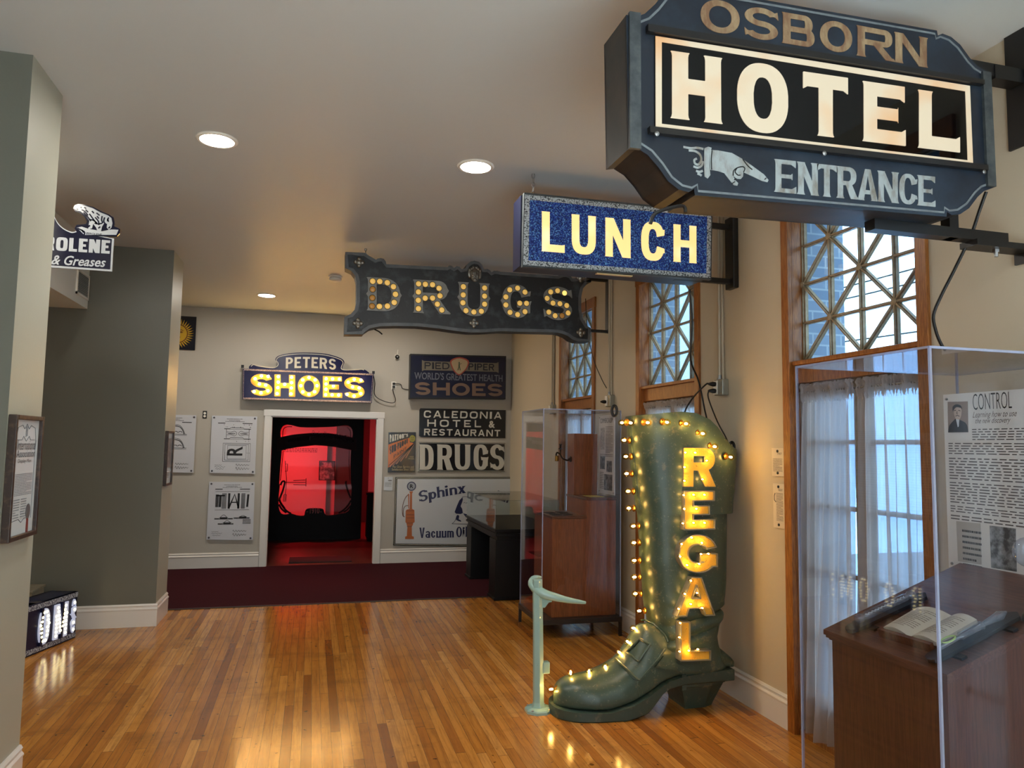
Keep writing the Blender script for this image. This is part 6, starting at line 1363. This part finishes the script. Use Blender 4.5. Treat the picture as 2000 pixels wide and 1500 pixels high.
# -- nearest case with the slanted book stand
AX0, AX1, AY0, AY1, ATZ = 1.90, 2.72, 1.909, 2.59, 2.055
case('acrylic_case', 'large clear acrylic case at the right edge, holding the open book', AX0, AX1, AY0, AY1, CZ0, ATZ)
stand('low dark metal stand under the large clear case with the open book', AX0, AX1, AY0, AY1, CZ0)
M_mah = wood('brown_mahogany', (66, 36, 24), (100, 58, 38), 'Z', .8, .35, .35); M_maht = wood('mahogany_top', (70, 40, 30), (104, 64, 48), 'Y', .8, .3, .4)
o = thing('slanted_stand', 'brown wooden stand with a sloping top inside the large clear case', 'book stand', (2.28, 2.22, CZ0))
k_ = .3535; lx0, lx1, ly0, ly1, lz = 1.95, 2.64, 1.931, 2.512, 1.018
PSY = PY(ly0+.022); zt_ = lambda x: lz+k_*(x-lx0)
MB().prism(PSY, [[(lx0+.022, CZ0), (lx1-.02, CZ0), (lx1-.02, zt_(lx1-.02)-.03), (lx0+.022, zt_(lx0+.022)-.03)]], 0, -(ly1-ly0-.044)).build('body', M_mah, o)
for d0, d1, ins in ((-.018, 0, 0), (-.03, -.018, .006), (-.04, -.03, .014)): MB().prism(PY(ly0+ins), [[(lx0+ins, zt_(lx0+ins)+d0), (lx1-ins, zt_(lx1-ins)+d0), (lx1-ins, zt_(lx1-ins)+d1), (lx0+ins, zt_(lx0+ins)+d1)]], 0, -(ly1-ly0-2*ins)).build('sloping_top', M_maht, o)
PT = Pl((lx0, ly1, lz), (0, -1, 0), (1, 0, k_)); Zb = zc(.25333, 1560, 1120)
# open book on a low cradle
PTb = PT.up(.045); kk = [PTb.at(*p) for p in Zb((640, 375), (835, 432), (1045, 490), (1360, 315), (1160, 268), (900, 225))]
o = thing('open_book', 'old open book with cream pages lying on the sloping stand in the nearest case', 'book', PT.w(.28, .22, 0))
def sheet(c0, c1, c2, c3, n=10, bulge=.016, base=.03):
    """page block between four corners c0-c1 near edge, c3-c2 far edge; bulges between gutter and fore-edge"""
    top = []; 
    for i in range(n+1):
        u = i/n; r = []
        for j in range(2):
            p = np.array(c0)*(1-u)*(1-j)+np.array(c1)*u*(1-j)+np.array(c3)*(1-u)*j+np.array(c2)*u*j; r.append((p, bulge*math.sin(math.pi*min(1, u*1.15))**.7 if u < .87 else bulge*math.sin(math.pi)))
        top.append(r)
    return top
def page(c0, c1, c2, c3, flip):
    b = MB(); n = 10; T = []; Bm = []
    for i in range(n+1):
        u = i/n; g = (1-u) if flip else u      # g: 0 at gutter, 1 at fore edge
        hgt = .018+.022*math.sin(math.pi*min(1, .08+g*.8))-.006*(1-g)
        for (pa, pb) in ((c0, c1), (c3, c2)):
            p = np.array(pa)*(1-u)+np.array(pb)*u; T.append(PT.w(p[0], p[1], hgt)); Bm.append(PT.w(p[0], p[1], .012))
    m = 2*(n+1); fs = []
    for i in range(n):
        a = 2*i; fs += [(a, a+1, a+3, a+2), (m+a, m+a+2, m+a+3, m+a+1), (a, a+2, m+a+2, m+a), (a+1, m+a+1, m+a+3, a+3)]
    fs += [(0, m, m+1, 1), (2*n, 2*n+1, m+2*n+1, m+2*n)]
    return b.add(T+Bm, fs, True)
M_page = mat('cream_page', (196, 184, 164), .7)
l0, l1, r1, r2, l2, l3 = kk
page(l0, l1, l2, l3, True).build('page_block', M_page, o, sharp=30); page(l1, r1, r2, l2, False).build('page_block', M_page, o, sharp=30)
b = MB()
for (c0, c1, c2, c3, flip) in ((l0, l1, l2, l3, True), (l1, r1, r2, l2, False)):
    for i in range(13):
        v = .16+.055*i; u0, u1 = (.14, .86) if i % 5 else (.14, .6); 
        for s in range(6):
            ua, ub = u0+(u1-u0)*s/6, u0+(u1-u0)*(s+.86)/6; pts = []
            for u, vv in ((ua, v), (ub, v), (ub, v+.016), (ua, v+.016)):
                g = (1-u) if flip else u; hgt = .0188+.022*math.sin(math.pi*min(1, .08+g*.8))-.006*(1-g); p = (np.array(c0)*(1-u)+np.array(c1)*u)*(1-vv)+(np.array(c3)*(1-u)+np.array(c2)*u)*vv; pts.append(PT.w(p[0], p[1], hgt))
            b.add(pts, [(0, 1, 2, 3)])
b.build('print', mat('faded_print', (120, 108, 94), .7), o)
cv = [np.array(p) for p in (l0, l1, r1, r2, l2, l3)]; cen = sum(cv)/6
MB().prism(PT, [[tuple(cen+(p-cen)*1.04) for p in cv]], .012, .007).build('cover', mat('dark_leather', (44, 28, 24), .5), o)
MB().prism(PT, [[tuple(cen+(p-cen)*np.array((1.08, 1.02))) for p in (cv[0], cv[2], cv[3], cv[5])]], .0065, .0005).build('cradle', M_mah, o)
b = MB(); q0 = np.array(l0)-np.array((.0, .012)); q1 = np.array(r1)-np.array((0, .012)); b.prism(PT, [[tuple(q0), tuple(q1), tuple(q1-np.array((0, .016))), tuple(q0-np.array((0, .016)))]], .03, .0005); b.build('ledge', M_mah, o)
# glass discharge tubes on black holders
M_tub = clear('tube_glass', (236, 240, 246), 1.52, body=.05, boost=2.5); M_hold = mat('black_holder', (20, 20, 22), .4)
def gtube(label, p0, p1, beads, fancy):
    P1 = PT.up(.035); a0 = np.array(P1.at(*Zb(p0)[0])); a1 = np.array(P1.at(*Zb(p1)[0])); t = (a1-a0)/np.linalg.norm(a1-a0); n_ = np.array((-t[1], t[0])); L_n = np.linalg.norm(a1-a0)
    o = thing('discharge_tube', label, 'glass tube', PT.w(*((a0+a1)/2), 0))
    q = [a0-t*.02+n_*.03, a0-t*.04+n_*.02, a0-t*.05, a0-t*.04-n_*.02, a0-t*.02-n_*.03, a1+t*.02-n_*.03, a1+t*.045, a1+t*.02+n_*.03]; MB().prism(PT, [[tuple(p) for p in q]], .020, .008).build('holder', M_hold, o)
    for s in (.12, .85): c = a0+t*L_n*s; MB().prism(PT, [[tuple(c-t*.012-n_*.06), tuple(c+t*.012-n_*.06), tuple(c+t*.012+n_*.06), tuple(c-t*.012+n_*.06)]], .008, .0).build('foot', M_hold, o)
    d3 = np.array(PT.w(*t, 0))-np.array(PT.w(0, 0, 0)); MB().lathe([(r, h*L_n) for r, h in beads], PT.w(*a0, .036), d3, 14).build('glass', M_tub, o)
    if fancy == 'zig': MB().tube([np.array(PT.w(*(a0+t*L_n*(.18+.64*i/24)+n_*.006*(-1)**i), .04)) for i in range(25)], .0016, 5).build('inner_coil', mat('white_coil', (208, 208, 206), .4), o)
    else: MB().tube(smooth_path([np.array(PT.w(*(a0+t*L_n*u+n_*v), .045)) for u, v in ((.05, 0), (.12, .014), (.22, .014), (.26, 0), (.2, -.012), (.12, -.012), (.08, 0))], 4), .003, 6).build('inner_coil', mat('uranium_glass', (168, 190, 120), .2), o)
    return o
gtube('glass tube with zigzag coil on a black holder, far side of the book', (440, 365), (900, 150), [(.004, 0), (.016, .02), (.018, .08), (.010, .13), (.015, .17), (.015, .82), (.010, .86), (.017, .90), (.014, .97), (.003, 1)], 'zig')
gtube('glass tube with greenish loop on a black holder, near side of the book', (1070, 580), (1600, 300), [(.003, 0), (.010, .03), (.007, .3), (.014, .33), (.012, .37), (.012, .6), (.015, .63), (.008, .66), (.012, .8), (.016, .9), (.004, 1)], 'loop')
def fill_ctrl(P, o, a0, a1, z0, z1):
    at = lambda px, py: P.at(px, py); Zc2 = zc(.29333, 1780, 720)
    def bx(n, pts, m): q = [P.at(*p) for p in Zc2(*pts)]; return MB().prism(P, [q], .0012, 0).build(n, m, o)
    bx('portrait', ((243, 222), (376, 218), (380, 424), (247, 426)), M_sepia)
    b = MB().prism(P, [[P.at(*p) for p in smooth_path(Zc2((247, 424), (255, 380), (285, 345), (300, 335), (345, 350), (372, 375), (380, 422)), 2)+Zc2((378, 423))]], .002, 0).prism(P, [[P.at(*p) for p in smooth_path(Zc2((280, 285), (278, 255), (300, 238), (330, 245), (340, 270), (334, 262), (305, 256), (290, 268)), 2, True)]], .003, 0); b.build('portrait_dark', M_ink, o)
    MB().prism(P, [[P.at(*p) for p in smooth_path(Zc2((282, 275), (300, 254), (330, 260), (336, 290), (328, 330), (310, 342), (294, 325)), 2, True)]], .0024, 0).build('portrait_face', mat('sepia_face', (186, 166, 150), .5), o)
    b = MB()
    for pts in (((288, 280), (300, 277)), ((316, 277), (330, 281)), ((298, 316), (310, 311), (324, 317)), ((308, 285), (306, 300), (312, 303))): stroke2(P, [P.at(*p) for p in Zc2(*pts)], .0026, .002, .003, b)
    b.build('portrait_features', M_ink, o)
    MB().prism(P, [[P.at(*p) for p in Zc2((300, 336), (322, 340), (318, 385), (312, 390))]], .0026, 0).build('portrait_collar', M_enw, o)
    b = MB(); p0 = P.at(*Zc2((412, 276))[0]); p1 = P.at(*Zc2((672, 262))[0]); put_text(b, P, p0[0], p0[1], p1[0]-p0[0], .066, 'CONTROL', .0012, -.012); b.build('headline', M_ink, o)
    b = MB(); 
    for tx, pa, pb, hg in (('Learning how to use', (410, 330), (704, 308), .032), ('the new discovery', (428, 366), (662, 350), .028)): p0 = P.at(*Zc2(pa)[0]); p1 = P.at(*Zc2(pb)[0]); put_text(b, P, p0[0], p0[1]-.006, p1[0]-p0[0], hg, tx, .0012, -.006, .45)
    b.build('subheading', mat('brown_script', (96, 80, 74), .6), o)
    b = MB(); ya = P.at(*Zc2((405, 395))[0]); yb_ = P.at(*Zc2((405, 478))[0]); put_lines(b, P, ya[0], a1-.03, ya[1], yb_[1], 5)
    for y0_, y1_, n_ in ((488, 570, 5), (585, 735, 8), (745, 890, 8), (900, 950, 3), (960, 1000, 2)): p0 = P.at(*Zc2((238, y0_))[0]); p1 = P.at(*Zc2((238, y1_))[0]); put_lines(b, P, a0+.02, a1-.03, p0[1], p1[1], n_)
    b.build('print', M_txt, o)
    bx('title_page', ((300, 1015), (460, 1030), (468, 1305), (312, 1282)), mat('grey_title_page', (172, 164, 154), .5)); bx('photo', ((522, 1045), (695, 1065), (703, 1352), (533, 1325)), M_photo)
    b = MB(); p0 = P.at(*Zc2((340, 1055))[0]); put_lines(b, P, p0[0], p0[0]+.09, p0[1], p0[1]-.16, 7, .002); b.build('title_print', M_ink, o)
pz = PXw(2.62); q = [pz.at(*p) for p in ((1842, 771), (1991, 759), (1856, 1109))]
board('information_board', 'white printed board headed CONTROL with a portrait, in the large clear case', 2.62, 1.94, -q[0][0], q[2][1], q[0][1], fill_ctrl)
P_ = PXw(2.35); a, c_ = P_.at(2012, 1079); o = thing('glass_globe', 'clear glass globe at the right edge, on the sloping stand', 'glass globe', (2.35, -a, zt_(2.35)))
MB().ball((2.35, -a, c_), .052, 20, 12).build('globe', M_tub, o); MB().tube([(2.35+.0, -a+.046*math.cos(t), c_+.046*math.sin(t)) for t in [math.pi*(.6+.8*k/20) for k in range(21)]], .0022, 5).build('coil', M_brass, o); MB().lathe([(.035, 0), (.03, .02), (.014, .04), (.012, c_-.05-zt_(2.35))], (2.35, -a, zt_(2.35)-.005), n=14).build('foot', M_hold, o)
# ---------------------------------------------------------------- framed papers, labels, electrics
M_fr = mat('dark_brown_frame', (48, 32, 26), .4, wear=(30, .6, (92, 70, 54), .12, None)); M_paper = mat('bluish_paper', (204, 212, 216), .12)
P = PXe(-1.345); Z8 = zc(.2, 0, 780)
qf = [P.up(.03).at(*p) for p in Z8((130, 135), (443, 180), (335, 1330), (8, 1418))]; y0 = np.mean([qf[0][0], qf[3][0]]); y1 = min(4.262, np.mean([qf[1][0], qf[2][0]])); z1 = np.mean([qf[0][1], qf[1][1]]); z0 = np.mean([qf[2][1], qf[3][1]])
y0 = max(y0, 3.85)
root = thing('framed_certificate', 'tall framed certificate in old lettering hanging on the near left pier', 'framed certificate', (-1.345, (y0+y1)/2, z0))
fw_ = .022; b = MB().obox(P, y0, y0+fw_, z0, z1, .035, 0).obox(P, y1-fw_, y1, z0, z1, .035, 0).obox(P, y0+fw_, y1-fw_, z0, z0+fw_, .035, 0).obox(P, y0+fw_, y1-fw_, z1-fw_, z1, .035, 0); b.build('frame', M_fr, root, bevel=.003)
MB().obox(P, y0+fw_, y1-fw_, z0+fw_, z1-fw_, .018, 0).build('paper', M_paper, root, label='bluish white paper')
W_, H_ = y1-y0, z1-z0; g = lambda u, v: (y0+W_*u, z0+H_*v); b = MB(); T = dict(d=.0195)
for tx, u0, u1, v, hh in (('International', .2, .86, .72, .078), ('Association', .19, .84, .66, .058), ('Display Men', .25, .72, .605, .04)): a, c = g(u0, v); put_text(b, P, a, c, W_*(u1-u0), H_*hh, tx, .0195, -.004, .15)
b.build('lettering', mat('slate_ink', (54, 58, 66), .6), root); b = MB()
a, c = g(.2, .53); a2, c2 = g(.8, .35); put_lines(b, P, a, a2, c, c2-.0, 14, .0193); 
for u in (.2, .45): a, c = g(u, .33); a2, c2 = g(u+.2, .17); put_lines(b, P, a, a2, c, c2, 8, .0193)
for pts in (((.16, .15), (.16, .82), (.2, .9), (.35, .92), (.42, .89), (.5, .93), (.58, .89), (.65, .92), (.8, .9), (.84, .82), (.84, .15), (.6, .16), (.5, .13), (.4, .16), (.16, .15)), ((.2, .8), (.35, .8), (.4, .83), (.5, .79), (.6, .83), (.65, .8), (.8, .8))): stroke2(P, [g(*p) for p in pts], .003, .018, .0195, b)
for k in range(7): a, c = g(.5, .83+.012*k); stroke2(P, [(a-.012, c), (a+.012, c+.006)], .004, .018, .0195, b)
b.build('border_drawing', mat('grey_blue_ink', (104, 112, 122), .6), root)
a, c = g(.72, .21); MB().prism(P, [ell(a, c, .028, .036, k=20)], .021, .018).build('seal', mat('grey_seal', (98, 94, 96), .4), root, label='round grey seal'); MB().prism(P, [[(a-.012, c-.03), (a+.012, c-.03), (a+.016, c-.115), (a+.002, c-.10), (a-.010, c-.115)]], .02, .018).build('ribbon', mat('dark_red_ribbon', (124, 52, 46), .6), root, label='dark red ribbon')
qf = [P.up(.02).at(*p) for p in ((320.5, 841), (334.5, 844), (330, 950), (311, 953))]; y0, y1 = 7.585, 7.90; z1, z0 = qf[0][1], qf[3][1]
root = thing('framed_photograph', 'framed photograph with white mat on the far left partition edge', 'picture', (-1.345, (y0+y1)/2, z0))
b = MB().obox(P, y0, y0+.02, z0, z1, .03, 0).obox(P, y1-.02, y1, z0, z1, .03, 0).obox(P, y0+.02, y1-.02, z0, z0+.02, .03, 0).obox(P, y0+.02, y1-.02, z1-.02, z1, .03, 0); b.build('frame', M_fr, root, bevel=.002)
MB().obox(P, y0+.02, y1-.02, z0+.02, z1-.02, .014, 0).build('mat_board', M_paper, root); MB().obox(P, y0+.06, y1-.06, z0+.17, z1-.07, .016, .0).build('print', mat('grey_photo', (92, 90, 88), .3, wear=(18, .56, (150, 150, 146), .1, None)), root); b = MB(); put_lines(b, P, y0+.08, y1-.1, z0+.13, z0+.07, 4, .0152); b.build('caption', M_txt, root)
# labels on the right wall beside the boot
Zl = zc(.1267, 1480, 860); P = PXw(XW-.012)
for lab, (A_, B_, C_, D_), nl, nm in (('upper small printed label on the wall between the boot and the window casing', ((212, 118), (395, 118), (404, 560), (225, 556)), 10, '1907'), ('lower, longer printed label on the wall between the boot and the window casing', ((235, 660), (412, 660), (425, 1370), (242, 1366)), 22, 'REGAL BOOT')):
    q = [P.at(*p) for p in Zl(A_, B_, C_, D_)]; a0, a1, b1, b0 = np.mean([q[0][0], q[3][0]]), np.mean([q[1][0], q[2][0]]), q[0][1], q[2][1]; a1 = min(a1, -4.045)
    root = thing('wall_label', lab, 'label', (XW, -(a0+a1)/2, b0)); MB().obox(P, a0, a1, b0, b1, 0, -.008).build('card', mat('warm_card', (216, 204, 182), .5), root)
    w, h = a1-a0, b1-b0; b = MB(); put_lines(b, P, a0+w*(.1 if nl < 12 else .3), a1-w*.1, b1-h*(.36 if nl < 12 else .2), b0+h*.16, nl); put_text(b, P, a0+w*.5, b1-h*.24 if nl < 12 else b1-h*.165, w*.36, .014, nm, .0012, .0)
    if nl > 12: stroke2(P, [(a0+w*.2, b1-h*.22), (a0+w*.12, b1-h*.28), (a0+w*.12, b1-h*.38), (a0+w*.26, b1-h*.42)], .006, -.001, .0012, b)
    b.build('print', M_txt, root)
    for c in (b1-.02, b0+.02): MB().lathe([(.009, -.012), (.009, .004), (.006, .006), (.001, .006)], P.w((a0+a1)/2, c, 0), P.n, 10).build('standoff', M_black, root)
# junction boxes with conduit
M_galv = mat('galvanised_box', (150, 148, 136), .4, .5); M_cond = mat('painted_conduit', (176, 164, 142), .4)
P = PXw(XW)
def jbox(label, px_, py_, plugs, top=True):
    a, c = P.at(px_, py_); o = thing('junction_box', label, 'junction box', (XW, -a, c))
    MB().obox(P, a-.058, a+.058, c-.058, c+.058, .052, 0).build('box', M_galv, o, bevel=.006); MB().obox(P, a-.056, a-.006, c-.05, c+.05, .058, .052).build('receptacle', M_lampw, o)
    for d in (-.02, .03): MB().lathe([(.017, .052), (.017, .0535), (.001, .054)], P.w(a+.032, c+d, 0), P.n, 12).build('knockout', M_galv, o)
    if top:
        MB().lathe([(.02, 0), (.02, .012), (.014, .014), (.014, .034)], P.w(a-.02, c+.058, .026), n=12).build('connector', M_steel, o); MB().tube([P.w(a-.02, c+.09, .026), P.w(a-.02, CZ-.001, .026)], .0115, 10).build('conduit', M_cond, o)
        MB().tube([P.w(a+.012, c+.06, .016), P.w(a+.006, c+.2, .016), P.w(a+.006, CZ-.001, .016)], .009, 8).build('conduit', M_cond, o)
    for d in plugs: MB().lathe([(.016, 0), (.018, .02), (.012, .045), (.006, .06)], P.w(a-.03, c+d, .056), P.n, 10).build('plug', M_cord, o)
    return a, c
a, c = jbox('metal junction box with two black plugs on the wall above the boot', 1415, 757, (.025, -.025))
MB().tube(smooth_path([P.w(a-.03, c+.025, .11), P.w(a-.01, c+.015, .15), (XW-.16, -a+.19, c-.08), (XW-.2, -a+.23, c-.2), (XW-.19, -a+.12, c-.33), (2.70, 4.72, 1.68), (2.66, 4.66, 1.6)], 5), .006, 6).build('power_cord', M_cord, boot)
MB().tube(smooth_path([P.w(a-.03, c-.025, .11), P.w(a-.02, c-.08, .12), P.w(a+.0, c-.25, .06), (2.83, 4.62, 1.75), (2.80, 4.6, 1.62)], 5), .0055, 6).build('power_cord', M_cord, boot)
jbox('metal junction box with one plug on the wall just above the farther clear case', 1196, 783, (-.01,))
jbox('metal conduit and box partly hidden beside the farthest window', 1083, 800, ())
# wooden crate behind the floor sign
o = thing('wooden_box', 'small pale wooden box behind the floor sign at the left', 'box', (-2.5, 7.3, 0)); MB().box((-2.62, 7.2, 0), (-2.25, 7.5, .40)).build('body', wood('pale_pine', (120, 110, 92), (160, 148, 124), 'X', 1, .5), o, bevel=.003); MB().box((-2.63, 7.19, .40), (-2.24, 7.51, .42)).build('lid', wood('pale_pine', (120, 110, 92), (160, 148, 124), 'X', 1, .5), o, bevel=.003)
